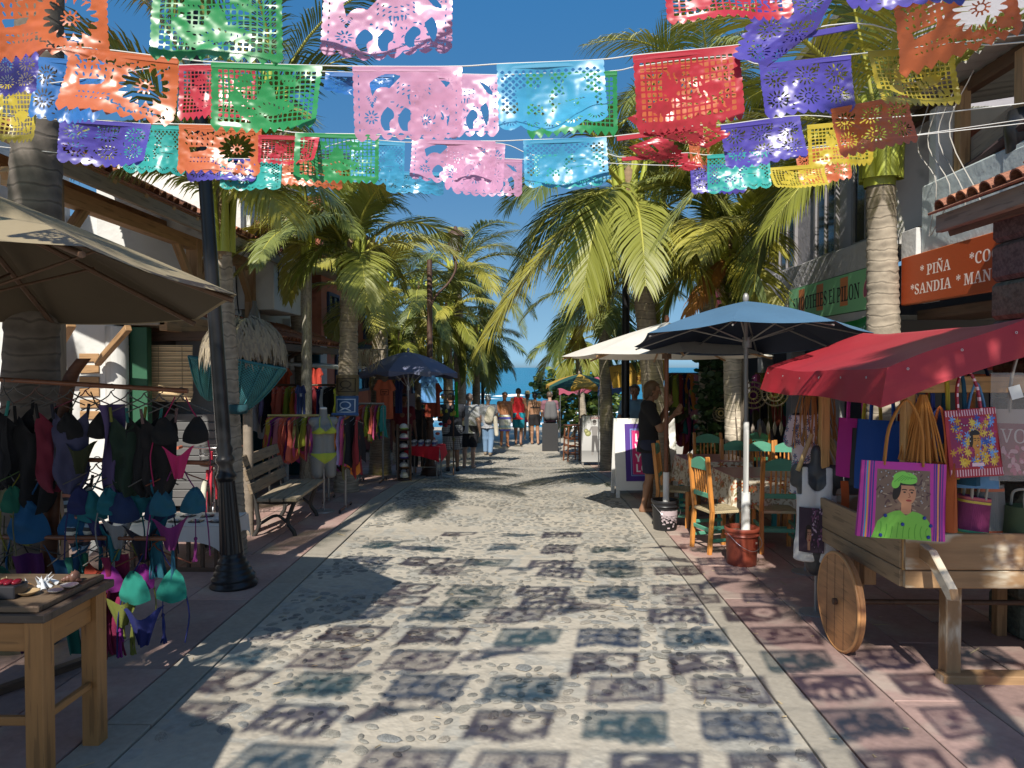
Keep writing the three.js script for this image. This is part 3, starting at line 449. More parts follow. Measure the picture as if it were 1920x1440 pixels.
// fronds: [control point, tip, options]; auto: [number, length, lowest elevation, highest]
function palm(o) {
  const r = rng(o.seed), t = thing('palm_tree', o.label, 'palm', [o.base.x, ground(-o.base.z) - 0.05, o.base.z], 0);
  const top = o.top.clone().sub(t.position), rad = o.r || 0.13;
  const mid = V(top.x * 0.4 + (o.bow || 0), top.y * 0.5, top.z * 0.5), P = v => V(0, 0, 0).multiplyScalar((1 - v) * (1 - v)).addScaledVector(mid, 2 * v * (1 - v)).addScaledVector(top, v * v), H = top.length();
  const nv = Math.ceil(H / 0.03), ph = r() * 9;
  const g = sheet((u, v) => { const a = u * Math.PI * 2, h = v * H, st = o.ring || 0.1, irr = 0.75 * vnoise(u * 4, h * 5 + ph, 4, 7), saw = 1 - ((h / st + irr + 0.1 * Math.sin(a)) % 1), R = rad * (1.25 - 0.45 * v + 0.2 * Math.exp(-v * 16)) * (1 + (o.rough || 0.06) * saw + 0.05 * (vnoise(u * 6, h * 9 + ph, 6, 17) - 0.5)), p = P(v); return [p.x + Math.cos(a) * R, p.y, p.z - Math.sin(a) * R]; }, 18, nv, 1, H * 0.55);
  mesh('trunk', g, o.bark || M.bark, t);
  if (o.shaft !== false) { // swollen leaf bases under the crown
    const sh = new MB(); sh.lathe([[rad * 1.0, -0.5], [rad * 1.12, -0.3], [rad * 0.95, 0], [rad * 0.5, 0.3], [0, 0.4]], top.x, top.y, top.z, 14); sh.build('crown_shaft', o.shaftMat || M.shaftB, t);
    const lb = new MB(); for (let i = 0; i < 7; i++) { const a = i * 2.4 + ph, c = Math.cos(a), s = Math.sin(a); lb.tube([[top.x + c * rad * 0.95, top.y - 0.42, top.z + s * rad * 0.95], [top.x + c * rad * 1.15, top.y - 0.1, top.z + s * rad * 1.15], [top.x + c * rad * 1.7, top.y + 0.42, top.z + s * rad * 1.7]], q => 0.075 * (1 - 0.6 * q) * rad / 0.13, 7, 6); } lb.build('leaf_bases', M.shaft, t);
  }
  let k = 0; const mats = o.mats || [M.leaf[0], M.leaf[1], M.leaf[0], M.leaf[3], M.leaf[2]];
  const add = (a, b, c, op = {}) => { const [lv, ra] = frondGeo(a, b, c, { seed: o.seed * 50 + k, ...o.leaf, ...op }); const f = mesh('frond', lv, op.mat || mats[(k * 3 + (k >> 2)) % mats.length], t); mesh('midrib', ra, op.mat === M.leafDead ? rachD : rachM, f); k++; };
  for (const [b, c, op] of o.fronds || []) add(top.clone(), b.clone().sub(t.position), c.clone().sub(t.position), op);
  if (o.auto) { const [n, L, lo, hi, dr = 75] = o.auto; for (let i = 0; i < n; i++) { const q = (i + 0.5) / n, az = i * 2.39996 + ph, el = lerp(hi, lo, Math.pow(q, 0.85)) * RAD, l = L * rr(0.85, 1.1, r), e2 = el - dr * RAD * rr(0.8, 1.2, r), c = Math.cos(az), s = Math.sin(az);
    if (o.skip && o.skip(az, el)) continue;
    const b = top.clone().add(V(c * Math.cos(el), Math.sin(el), s * Math.cos(el)).multiplyScalar(l * 0.55)), tip = b.clone().add(V(c * Math.cos(e2), Math.sin(e2), s * Math.cos(e2)).multiplyScalar(l * 0.5)); add(top.clone(), b, tip); } }
  return t;
}
const PT = (px, py, d) => at(px, py, d);
const gp = (px, d) => V(XA(px, d), 0, -d);
palm({ seed: 1, label: 'tall ringed palm beside the green smoothie sign, trunk in full sun', base: gp(1665, 8), top: PT(1650, 262, 8), r: 0.155, ring: 0.085, rough: 0.11, shaftMat: M.shaft, auto: [17, 2.9, -15, 82], skip: (az, el) => (Math.cos(az) > -0.2 && el < 0.6) || (Math.sin(az) > 0.3 && el < 0.4),
  fronds: [[PT(1560, 250, 7.6), PT(1440, 430, 7.4), { hang: 0.9 }], [PT(1600, 130, 8.2), PT(1500, 330, 8.4), { hang: 0.9 }], [PT(1615, 60, 8), PT(1560, -160, 7.8), {}], [PT(1760, 90, 7.6), PT(1900, 110, 7.2), { hang: 0.7, lf: 0.45 }], [PT(1700, 20, 8), PT(1800, -100, 8), {}]] });
palm({ seed: 2, label: 'broad palm arching long sunny fronds toward the sea, centre right of the street', base: gp(1238, 11.2), top: PT(1178, 360, 11), r: 0.15, bow: 0.1, auto: [12, 3.0, -15, 80],
  fronds: [[PT(1040, 400, 10.6), PT(905, 645, 10.3), { n: 110, lf: 1.2, hang: 0.8, mat: M.leaf[2], fwd: 0.7 }], [PT(1125, 300, 10.2), PT(1092, 560, 9.8), { n: 95, lf: 1.15, hang: 0.5, mat: M.leaf[0], fwd: 0.9 }], [PT(1080, 380, 11.0), PT(945, 585, 10.9), { n: 95, lf: 1.1, hang: 0.8, mat: M.leaf[4], fwd: 0.7 }], [PT(1060, 330, 11.8), PT(965, 520, 12), { n: 66, lf: 0.9, hang: 0.7, mat: M.leaf[3] }], [PT(1260, 400, 10.3), PT(1365, 580, 10), { n: 85, lf: 1.0, hang: 1.1, mat: M.leaf[2], fwd: 0.3 }], [PT(1250, 280, 10.6), PT(1400, 400, 10.2), { n: 64, lf: 0.8, hang: 1, mat: M.leaf[0] }], [PT(1170, 520, 10.8), PT(1090, 620, 10.6), { lf: 0.6, hang: 0.9, mat: M.leaf[4] }], [PT(1210, 120, 11), PT(1290, 40, 10.6), {}], [PT(1130, 180, 11), PT(1080, 210, 11), {}]] });
palm({ seed: 3, label: 'palm with ivy and a hanging dead orange frond behind the blue umbrella', base: gp(1386, 10.6), top: PT(1364, 470, 10.6), r: 0.13, bark: M.barkW, skip: (az, el) => Math.cos(az) > 0.4 && el < 0.7, auto: [14, 2.4, -20, 85],
  fronds: [[PT(1330, 520, 10.2), PT(1285, 590, 9.9), { mat: M.leafDead, hang: 1.2, lf: 0.4 }], [PT(1362, 380, 10.6), PT(1362, 270, 10.4), {}], [PT(1300, 400, 10.2), PT(1210, 520, 10), { hang: 1, n: 60, lf: 0.8 }], [PT(1420, 380, 10.2), PT(1460, 470, 9.8), { hang: 1 }]] });
palm({ seed: 4, label: 'high crowned palm whose fronds show between the right hand banners', base: gp(1325, 12.4), top: PT(1330, 190, 12.2), r: 0.12, skip: (az, el) => Math.cos(az) > 0.3 && el < 0.4, auto: [18, 2.5, -30, 85], leaf: { n: 58, lf: 0.75, hang: 0.8 } });
palm({ seed: 5, label: 'slim palm close behind the black lamp post on the left', base: gp(436, 7.5), top: PT(414, 395, 7.5), r: 0.095, ring: 0.06, rough: 0.12, skip: (az, el) => el < 0.75, auto: [10, 2.3, 30, 85], shaftMat: M.shaftB,
  fronds: [[PT(510, 240, 7.4), PT(640, 390, 7.2), { hang: 0.9, n: 70, mat: M.leaf[0] }], [PT(470, 290, 7.0), PT(530, 400, 6.7), { hang: 0.9, n: 60, mat: M.leaf[2] }], [PT(340, 280, 7.2), PT(215, 320, 6.9), { hang: 1.1, lf: 0.4 }], [PT(380, 100, 7.5), PT(250, -20, 7.4), {}]] });
palm({ seed: 6, label: 'palm with a ringed trunk and fan of upright fronds beside the clothes racks', base: gp(648, 11.6), top: PT(657, 492, 11.5), r: 0.14, ring: 0.09, rough: 0.12, skip: (az, el) => Math.sin(az) < -0.2 && el < 0.9, auto: [11, 2.5, 5, 85],
  fronds: [[PT(640, 380, 11.3), PT(500, 400, 11), { n: 85, lf: 1.0, hang: 0.9, mat: M.leaf[2] }], [PT(690, 330, 11.4), PT(760, 350, 11.2), { n: 70, lf: 0.9, hang: 0.7 }], [PT(658, 400, 11.5), PT(662, 330, 11.4), { n: 70, lf: 0.95, hang: 0.3, mat: M.leaf[0], fwd: 0.5 }], [PT(610, 420, 11.2), PT(560, 520, 10.9), { n: 60, lf: 0.8, hang: 1, mat: M.leaf[1] }]] });
palm({ seed: 7, label: 'smaller palm with a green ringed neck behind the navy umbrella stall', base: gp(712, 15.2), top: PT(712, 545, 15.2), r: 0.17, skip: (az, el) => Math.cos(az) > 0.3 && el < 0.6, auto: [14, 2.6, -10, 85], shaftMat: M.shaft });
palm({ seed: 8, label: 'pale foxtail palm trunk striped with shadow beside the coral house', base: gp(572, 11.3), top: PT(577, 440, 11.3), r: 0.075, rough: 0.015, bark: mat([0.40, 0.37, 0.30], 0.8, { map: T.stone }), shaft: true, shaftMat: phys([0.34, 0.36, 0.2], 0.6), auto: [12, 2.1, -20, 80], leaf: { n: 60, lf: 0.45, hang: 0.8 } });
palm({ seed: 9, label: 'tall palm whose dark fronds fill the sky behind the left hand banners', base: gp(585, 14), top: PT(520, 175, 13.5), r: 0.14, skip: (az, el) => Math.cos(az) > 0.1 && el < 1.1, auto: [16, 3.3, -20, 85], leaf: { n: 60, lf: 0.85, hang: 0.8 }, mats: [M.leaf[3], M.leaf[1], M.leaf[0]] });
palm({ seed: 10, label: 'grey ringed palm trunk rising at the left edge behind the swimwear rack', base: V(-3.42, 0, -5.0), top: V(-3.3, 6.3, -5.2), r: 0.15, ring: 0.16, bark: mat([0.42, 0.42, 0.45], 0.95, { map: T.bark, bumpMap: T.bark, bumpScale: 0.02 }), auto: [11, 2.7, -15, 80], leaf: { hang: 0.9 } });
palm({ seed: 11, label: 'palm with a starry crown against the sky beside the far street lamp', base: gp(866, 23), top: PT(856, 512, 22.5), r: 0.16, auto: [17, 3.4, -20, 80],
  fronds: [[PT(890, 440, 22), PT(975, 432, 22), {}], [PT(900, 480, 21.6), PT(985, 520, 21.2), { hang: 0.9 }], [PT(880, 520, 22), PT(935, 590, 21.8), { hang: 1 }]] });
palm({ seed: 12, label: 'bushy palm with full drooping skirts behind the lamp with the curved arm', base: gp(790, 20), top: PT(785, 555, 20), r: 0.13, auto: [24, 2.3, -55, 80, 60], leaf: { lf: 0.55, n: 44, hang: 0.8 } });
palm({ seed: 13, label: 'dense green palm right of the curved lamp arm', base: gp(842, 21), top: PT(838, 590, 21), r: 0.13, auto: [26, 2.2, -60, 80, 60], leaf: { lf: 0.55, n: 44, hang: 0.8 } });
palm({ seed: 14, label: 'dark low palm at the end of the left row, fronds over the water', base: gp(893, 25), top: PT(893, 632, 25), r: 0.13, auto: [20, 2.0, -50, 80, 65], mats: [M.leaf[3], M.leaf[1]], fronds: [[PT(925, 640, 24.5), PT(952, 690, 24), { hang: 0.9 }], [PT(905, 660, 24.5), PT(920, 730, 24), { hang: 0.8 }]] });
palm({ seed: 15, label: 'low leafy palm behind the orange shirt stall', base: gp(745, 19), top: PT(745, 640, 19), r: 0.1, auto: [18, 1.5, -40, 80, 60], leaf: { lf: 0.4, n: 36 } });
palm({ seed: 16, label: 'thin young palm on the beach behind the white umbrella', base: gp(1098, 24), top: PT(1080, 640, 24), r: 0.1, auto: [10, 1.9, -30, 60], mats: [M.leaf[1], M.leaf[0]] });
palm({ seed: 17, label: 'rough palm trunk with tattered hanging fronds left of the red restaurant', base: gp(1140, 17), top: PT(1130, 545, 17), r: 0.13, auto: [13, 2.2, -45, 50, 60], mats: [M.leaf[4], M.leaf[1], M.leaf[3]] });
palm({ seed: 18, label: 'sunlit palm trunk beside the fish stall banner', base: gp(1232, 14.5), top: PT(1215, 415, 14.5), r: 0.17, bark: M.barkW, auto: [12, 2.6, -20, 80] });
// palms behind the viewer, on both sides of the street, whose crowns shade the paving
palm({ seed: 33, label: 'palm behind the viewer on the right pavement', base: V(1.6, 0, 0.6), top: V(1.7, 6.0, 0.3), r: 0.11, auto: [8, 1.0, 5, 65] });
palm({ seed: 34, label: 'tall palm farther behind the viewer at the left', base: V(-5.2, 0, 1.2), top: V(-4.9, 6.0, 0.8), r: 0.14, auto: [15, 2.4, -20, 80] });
{ // sea grape by the beach
  const t = thing('sea_grape_bush', 'sunny broad leaved sea grape bush at the beach end of the street', 'bush', [XA(1060, 27), ground(27), -27]); const r = rng(8);
  const st = new MB(); for (let i = 0; i < 7; i++) st.tube([[rr(-0.3, 0.8, r), 0, rr(-0.3, 0.3, r)], [rr(-0.6, 1.2, r), 1.2, rr(-0.4, 0.4, r)], [rr(-1, 2, r), rr(1.8, 2.9, r), rr(-0.6, 0.6, r)]], u => 0.04 * (1.1 - u), 5, 6); st.build('stems', M.barkD, t);
  const leafG = sheet((u, v) => { const a = u * Math.PI * 2; return [Math.cos(a) * v * 0.09, 0.012 * Math.sin(a * 2) * v, Math.sin(a) * v * 0.11]; }, 8, 1);
  const ims = [[0.20, 0.26, 0.04], [0.10, 0.17, 0.03], [0.06, 0.11, 0.025]].map((c, k) => { const im = new THREE.InstancedMesh(leafG, phys(c, 0.5, { transmission: 0.3, thickness: 0 }), 420); for (let i = 0; i < 420; i++) { const cl = Math.floor(r() * 16), cx = rr(-0.8, 2.6, rng(cl + 5)), cy = rr(0.4, 2.9 - Math.abs(cx - 0.3) * 0.5, rng(cl + 55)), q = Math.cbrt(r()) * 0.5, a = r() * 6.3, b = Math.acos(2 * r() - 1); im.setMatrixAt(i, new THREE.Matrix4().compose(V(cx + q * Math.sin(b) * Math.cos(a), cy + q * Math.cos(b), q * Math.sin(b) * Math.sin(a)), new THREE.Quaternion().setFromEuler(new THREE.Euler(rr(-1, 1, r), r() * 6.3, rr(-1, 1, r))), V(1, 1, 1).multiplyScalar(rr(0.7, 1.3, r)))); } im.name = 'leaves'; im.userData.kind = 'stuff'; im.castShadow = im.receiveShadow = true; t.add(im); });
}
{ // ivy on the palm behind the blue umbrella, and a leafy vine column
  const leafG = sheet((u, v) => { const a = u * Math.PI * 2; return [Math.cos(a) * v * 0.045, 0, Math.sin(a) * v * 0.06]; }, 6, 1);
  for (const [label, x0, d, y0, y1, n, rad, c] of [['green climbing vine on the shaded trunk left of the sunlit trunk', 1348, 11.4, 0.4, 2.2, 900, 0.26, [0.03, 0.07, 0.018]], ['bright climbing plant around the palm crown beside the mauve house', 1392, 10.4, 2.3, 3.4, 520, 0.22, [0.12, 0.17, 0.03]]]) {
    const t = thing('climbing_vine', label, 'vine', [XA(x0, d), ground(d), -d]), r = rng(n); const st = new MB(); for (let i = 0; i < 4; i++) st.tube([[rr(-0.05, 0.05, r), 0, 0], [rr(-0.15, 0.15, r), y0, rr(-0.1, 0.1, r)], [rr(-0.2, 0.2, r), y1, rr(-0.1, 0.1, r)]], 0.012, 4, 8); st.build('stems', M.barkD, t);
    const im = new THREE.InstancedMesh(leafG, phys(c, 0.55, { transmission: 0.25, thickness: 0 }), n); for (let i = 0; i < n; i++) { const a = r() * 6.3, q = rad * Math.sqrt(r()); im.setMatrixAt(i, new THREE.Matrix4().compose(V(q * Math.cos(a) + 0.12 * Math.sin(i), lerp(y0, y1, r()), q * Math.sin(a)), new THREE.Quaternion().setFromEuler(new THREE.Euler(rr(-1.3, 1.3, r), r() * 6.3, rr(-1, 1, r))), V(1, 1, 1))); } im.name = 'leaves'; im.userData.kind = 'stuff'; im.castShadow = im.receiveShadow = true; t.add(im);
  }
}

// ---------- cut plastic banners on strings ----------
const flagPatterns = (() => {
  const W = 384, H = 276, out = [];
  const base = (g, teeth, round) => { g.fillStyle = '#000'; g.fillRect(0, 0, W, H); g.fillStyle = '#fff'; g.beginPath(); g.moveTo(4, 0); g.lineTo(W - 4, 0); const n = 9; for (let i = 0; i < n; i++) { const y = i * (H - 30) / n; g.quadraticCurveTo(W + 3, y + (H - 30) / n / 2, W - 6, y + (H - 30) / n); } for (let i = 0; i < teeth; i++) { const x0 = W - 6 - i * (W - 12) / teeth, x1 = W - 6 - (i + 1) * (W - 12) / teeth; if (round) g.quadraticCurveTo((x0 + x1) / 2, H + 18, x1, H - 26); else { g.lineTo((x0 + x1) / 2, H - 3); g.lineTo(x1, H - 28); } } for (let i = n; i > 0; i--) { const y = i * (H - 30) / n; g.quadraticCurveTo(-3, y - (H - 30) / n / 2, 6, y - (H - 30) / n); } g.closePath(); g.fill(); };
  const hole = g => { g.fillStyle = '#000'; g.strokeStyle = '#000'; }, ink = g => { g.fillStyle = '#fff'; g.strokeStyle = '#fff'; };
  const el = (g, x, y, a, b, r = 0) => { g.beginPath(); g.ellipse(x, y, a, b, r, 0, 7); g.fill(); };
  const slit = (g, x, y, l, a, w = 5) => { l *= 1.15; w *= 1.55; g.save(); g.translate(x, y); g.rotate(a); g.beginPath(); g.moveTo(-l / 2, 0); g.quadraticCurveTo(0, -w, l / 2, 0); g.quadraticCurveTo(0, w, -l / 2, 0); g.fill(); g.restore(); };
  const lattice = (g, x0, y0, x1, y1, s, bar) => { hole(g); for (let y = y0; y < y1 - s / 2; y += s) for (let x = x0; x < x1 - s / 2; x += s) g.fillRect(x + bar / 2, y + bar / 2, s - bar, s - bar); };
  const diag = (g, x0, y0, x1, y1, s) => { hole(g); for (let y = y0, j = 0; y < y1; y += s / 2, j++) for (let x = x0 + (j % 2) * s / 2; x < x1; x += s) { g.beginPath(); g.moveTo(x, y - s * 0.34); g.lineTo(x + s * 0.34, y); g.lineTo(x, y + s * 0.34); g.lineTo(x - s * 0.34, y); g.fill(); } };
  const flower = (g, x, y, R, n = 10) => { hole(g); for (let i = 0; i < n; i++) { const a = i / n * 6.283; g.save(); g.translate(x + Math.cos(a) * R * 0.62, y + Math.sin(a) * R * 0.62); g.rotate(a); el(g, 0, 0, R * 0.3, R * 0.11); g.restore(); } el(g, x, y, R * 0.13, R * 0.13); };
  const make = fn => { const c = document.createElement('canvas'); c.width = W; c.height = H; const g = c.getContext('2d'); fn(g); out.push(g.getImageData(0, 0, W, H).data); };
  make(g => { base(g, 11, false); lattice(g, 24, 22, W - 24, H - 44, 19, 5); ink(g); el(g, 190, 168, 104, 32); el(g, 112, 66, 36, 20, -0.5); el(g, 270, 62, 38, 20, 0.5); g.beginPath(); g.moveTo(190, 60); g.quadraticCurveTo(240, 120, 215, 180); g.lineTo(165, 180); g.quadraticCurveTo(140, 120, 190, 60); g.fill(); g.beginPath(); g.moveTo(60, 110); g.quadraticCurveTo(70, 200, 170, 240); g.lineTo(230, 240); g.quadraticCurveTo(140, 180, 90, 100); g.fill(); hole(g); for (let i = 0; i < 10; i++) { slit(g, 110 + i * 18, 160 + 12 * Math.sin(i), 15, 0.2 * i, 4); slit(g, 130 + i * 13, 196 + 5 * Math.cos(i), 12, -0.1 * i, 3); } for (let i = 0; i < 5; i++) { slit(g, 95 + i * 14, 66, 12, 1, 3); slit(g, 240 + i * 14, 62, 12, 2, 3); } });
  make(g => { base(g, 8, true); hole(g); for (let i = 0; i < 8; i++) { slit(g, 22, 34 + i * 28, 12, 1.57, 4); slit(g, W - 22, 34 + i * 28, 12, 1.57, 4); slit(g, 50 + i * 40, 250, 22, 0, 5); }
    g.beginPath(); g.moveTo(60, 60); g.quadraticCurveTo(110, 10, 170, 34); g.lineTo(130, 80); g.quadraticCurveTo(90, 60, 70, 110); g.fill(); for (const x of [118, 180, 262]) { g.beginPath(); g.moveTo(x - 6, 236); g.quadraticCurveTo(x - 40, 190, x + 4, 148); g.quadraticCurveTo(x + 34, 160, x + 26, 190); g.quadraticCurveTo(x + 4, 200, x + 14, 236); g.fill(); } g.beginPath(); g.moveTo(322, 120); g.quadraticCurveTo(350, 160, 330, 226); g.quadraticCurveTo(308, 180, 300, 140); g.fill(); g.beginPath(); g.moveTo(290, 30); g.quadraticCurveTo(340, 40, 352, 90); g.lineTo(330, 80); g.fill();
    for (let i = 0; i < 7; i++) for (let j = 0; j < 3; j++) slit(g, 160 + i * 18, 60 + j * 17 + 12 * Math.sin(i * 0.5), 14, 0.3 * (i - 3), 3.5); for (let i = 0; i < 5; i++) slit(g, 196 + i * 12, 112, 24, 1.57, 3.5); flower(g, 66, 186, 30); flower(g, 335, 62, 22, 8); for (let i = 0; i < 26; i++) { slit(g, 140 + (i * 37) % 190, 130 + (i * 53) % 100, 15, i, 4); } for (let i = 0; i < 12; i++) { flower(g, 40 + i * 28, 232 - (i % 2) * 8, 11, 6); } for (let i = 0; i < 6; i++) { slit(g, 52 + i * 4, 110 + i * 7, 14, -0.8, 3); slit(g, 84 - i * 3, 112 + i * 7, 14, 0.8, 3); } });
  make(g => { base(g, 5, true); diag(g, 22, 32, W - 16, H - 70, 25); ink(g); g.beginPath(); g.moveTo(70, 100); g.quadraticCurveTo(120, 84, 150, 96); g.quadraticCurveTo(160, 50, 186, 36); g.lineTo(192, 66); g.quadraticCurveTo(214, 80, 200, 96); g.quadraticCurveTo(184, 110, 184, 140); g.lineTo(196, 210); g.lineTo(174, 210); g.lineTo(160, 160); g.lineTo(110, 152); g.lineTo(98, 210); g.lineTo(78, 210); g.quadraticCurveTo(70, 150, 70, 100); g.fill(); el(g, 275, 92, 40, 46); el(g, 275, 140, 72, 22); el(g, 240, 176, 30, 20); el(g, 316, 176, 30, 22); el(g, 275, 205, 90, 26); g.fillRect(24, 206, W - 48, 26); hole(g); for (let i = 0; i < 5; i++) for (let k = 0; k < 7; k++) { const x = 44 + i * 74, a = Math.PI * (0.15 + 0.7 * k / 6); slit(g, x + Math.cos(a) * 26, 222 + Math.sin(a) * 26, 20, a, 3.2); } for (let i = 0; i < 6; i++) { slit(g, 245 + i * 12, 150, 14, 0.2, 3); slit(g, 258 + i * 8, 110, 8, 0.1, 3); } });
  make(g => { base(g, 9, false); flower(g, 270, 120, 92, 16); flower(g, 270, 120, 50, 10); hole(g); for (let i = 0; i < 18; i++) { slit(g, 40 + (i % 6) * 24, 40 + Math.floor(i / 6) * 30, 20, 0.9 + 0.4 * (i % 3), 5); } ink(g); g.beginPath(); g.moveTo(40, 226); g.quadraticCurveTo(70, 130, 150, 150); g.quadraticCurveTo(200, 170, 190, 226); g.fill(); hole(g); g.beginPath(); g.moveTo(52, 120); g.lineTo(140, 112); g.lineTo(130, 134); g.lineTo(60, 148); g.fill(); for (let i = 0; i < 34; i++) slit(g, 30 + (i * 29) % 330, 28 + (i * 17) % 30, 15, i * 0.7, 4.5); for (let i = 0; i < 24; i++) slit(g, 170 + (i * 41) % 190, 190 + (i * 23) % 52, 14, i, 4.5); for (let i = 0; i < 14; i++) slit(g, 66 + (i % 7) * 17, 176 + Math.floor(i / 7) * 24, 14, 0.5 * i, 4); for (let i = 0; i < 9; i++) slit(g, 210 + i * 17, 232, 16, 1.2, 4); });
  make(g => { base(g, 9, true); hole(g); const r = rng(5); for (let k = 0; k < 6; k++) { const x = 66 + (k % 3) * 126, y = 74 + Math.floor(k / 3) * 104; for (let i = 0; i < 14; i++) { const a = i / 14 * 6.283; slit(g, x + Math.cos(a) * 38, y + Math.sin(a) * 36, 26, a, 5); } for (let i = 0; i < 6; i++) { const a = i; slit(g, x + Math.cos(a) * 16, y + Math.sin(a) * 16, 14, a + 1.57, 5); } } for (let i = 0; i < 40; i++) slit(g, rr(24, W - 24, r), rr(24, H - 40, r), 16, r() * 3, 5); });
  make(g => { base(g, 13, true); lattice(g, 22, 24, W - 22, H - 42, 21, 6); ink(g); el(g, 140, 96, 36, 54, 0.3); el(g, 262, 150, 56, 30, -0.4); el(g, 100, 186, 38, 24); el(g, 226, 70, 26, 22); el(g, 316, 205, 26, 20); g.lineWidth = 10; g.beginPath(); g.moveTo(140, 130); g.quadraticCurveTo(180, 200, 262, 150); g.moveTo(226, 80); g.lineTo(262, 140); g.moveTo(120, 180); g.lineTo(150, 120); g.stroke(); hole(g); const r = rng(9); for (let i = 0; i < 46; i++) { const a = i * 0.8; slit(g, 80 + (i * 53) % 240, 50 + (i * 37) % 170, 13, a, 3.6); } });
  return out.map(d => (u, v) => { const x = Math.min(W - 1.01, Math.max(0, u * (W - 1))), y = Math.min(H - 1.01, Math.max(0, v * (H - 1))), i = Math.floor(x), j = Math.floor(y), f = x - i, q = y - j, p = (a, b) => d[((j + b) * W + i + a) * 4] / 255; return lerp(lerp(p(0, 0), p(1, 0), f), lerp(p(0, 1), p(1, 1), f), q); });
})();
// cut sheet: triangles of a grid clipped where the cutting pattern is open, then bent by the wind
function flagGeo(pat, nx, ny, bend) {
  const f = flagPatterns[pat], val = [], pts = [], idx = [], key = new Map();
  for (let j = 0; j <= ny; j++) for (let i = 0; i <= nx; i++) { let s = 0; for (const [a, b] of [[0, 0], [0.3, 0], [-0.3, 0], [0, 0.3], [0, -0.3]]) s += f((i + a) / nx, (j + b) / ny); s /= 5; if (i === 0 || i === nx || j === ny) s = Math.min(s, 0.49); if (j < 2 && i > 0 && i < nx) s = 1; val.push(s); }
  const vtx = (k, u, v) => { let n = key.get(k); if (n === undefined) { n = pts.length; pts.push([u, v]); key.set(k, n); } return n; };
  const node = n => vtx('n' + n, (n % (nx + 1)) / nx, Math.floor(n / (nx + 1)) / ny);
  const edge = (a, b) => { if (a > b) [a, b] = [b, a]; const t = (0.5 - val[a]) / (val[b] - val[a]), ua = (a % (nx + 1)) / nx, va = Math.floor(a / (nx + 1)) / ny, ub = (b % (nx + 1)) / nx, vb = Math.floor(b / (nx + 1)) / ny; return vtx(a + '_' + b, lerp(ua, ub, t), lerp(va, vb, t)); };
  const tri = (a, b, c) => { const s = [a, b, c], inn = s.map(k => val[k] > 0.5), n = inn.filter(Boolean).length; if (!n) return; if (n === 3) { idx.push(node(a), node(b), node(c)); return; }
    for (let q = 0; q < 3; q++) { const A = s[q], B = s[(q + 1) % 3], D = s[(q + 2) % 3]; if (n === 1 && val[A] > 0.5) idx.push(node(A), edge(A, B), edge(A, D)); if (n === 2 && val[A] <= 0.5) { const e1 = edge(A, B), e2 = edge(A, D); idx.push(e1, node(B), node(D), e1, node(D), e2); } } };
  for (let j = 0; j < ny; j++) for (let i = 0; i < nx; i++) { const a = j * (nx + 1) + i, b = a + 1, c = a + nx + 1, d = c + 1; if ((i + j) % 2) { tri(a, c, b); tri(b, c, d); } else { tri(a, c, d); tri(a, d, b); } }
  const pos = []; for (const [u, v] of pts) pos.push(...bend(u, v));
  return rawGeo(pos, pts.flat(), idx);
}
const FC = { pink: [0.72, 0.36, 0.58], green: [0.02, 0.34, 0.10], 'sky blue': [0.06, 0.42, 0.72], red: [0.60, 0.022, 0.05], orange: [0.70, 0.16, 0.045], purple: [0.10, 0.075, 0.50], yellow: [0.72, 0.56, 0.04], teal: [0.035, 0.50, 0.46], blue: [0.03, 0.20, 0.60] };
const flagM = {}; for (const k in FC) flagM[k] = phys(FC[k].map(x => Math.min(0.9, x * 0.66 + 0.012)), 0.32, { transmission: 0.16, thickness: 0 });
const PAT = { pink: 1, green: 0, 'sky blue': 2, red: 5, orange: 3, purple: 4, yellow: 5, teal: 2, blue: 4 };
let flagSeed = 1;
// o: pixels [x0, x1, top left y, top right y, drop], distance, colour, fold
function flag(label, color, A, B, drop, o = {}) {
  const r = rng(flagSeed++ * 31), W = A.distanceTo(B), ph = r() * 6, bl = rr(0.5, 1.2, r), tw = rr(-0.05, 0.05, r), sw = o.swing === undefined ? rr(-0.1, 0.22, r) : o.swing, k1 = rr(5, 9, r);
  const bend = (u, v) => {
    let x = (u - 0.5) * W, y = -v * drop, z = 0.004;
    if (o.fold) { const [c, s] = o.fold, e = (s > 0 ? u : 1 - u) * 0.75 + v - c; if (e > 0) { const q = e * 0.8; const nx = 0.6, ny = 0.8; let m = 2 * q * drop; const R = 0.02; x -= (s > 0 ? 1 : -1) * nx * m; y += ny * m; z += 0.012 + 0.03 * Math.min(1, e * 3); } }
    const cr = 0.008 * (vnoise(u * 7 + 3, v * 5 + ph, 99, flagSeed) - 0.5) + 0.004 * (vnoise(u * 17 + 3, v * 13 + ph, 99, flagSeed + 3) - 0.5);
    z += v * (0.030 * bl * Math.sin(u * k1 + ph) + tw * (u - 0.5) * 2) + v * v * sw * drop + cr * Math.min(1, v * 5) - 0.018 * bl * Math.sin(v * 3.1) * Math.sin(u * 3.14);
    return [x, y * (1 - 0.12 * Math.abs(sw)), z];
  };
  const big = (o.lod || [84, 60]).map(k => Math.round(k * 1.3)), g = flagGeo(o.pat === undefined ? PAT[color] : o.pat, big[0], big[1], bend);
  const mid = A.clone().add(B).multiplyScalar(0.5), th = thing('cut_plastic_banner', label, 'banner', mid.toArray(), Math.atan2(-(B.z - A.z), B.x - A.x), 'cut plastic banners strung over the street');
  th.rotation.z = Math.asin((B.y - A.y) / W);
  mesh('cut_sheet', g, flagM[color], th);
  new MB().box(0, -0.008, 0, W * 0.985, 0.024, 0.006, 0, 0, 0, 0.002).build('top_hem', flagM[color], th);
}
const ORD = ['first', 'second', 'third', 'fourth', 'fifth', 'sixth', 'seventh', 'eighth', 'ninth', 'tenth'];
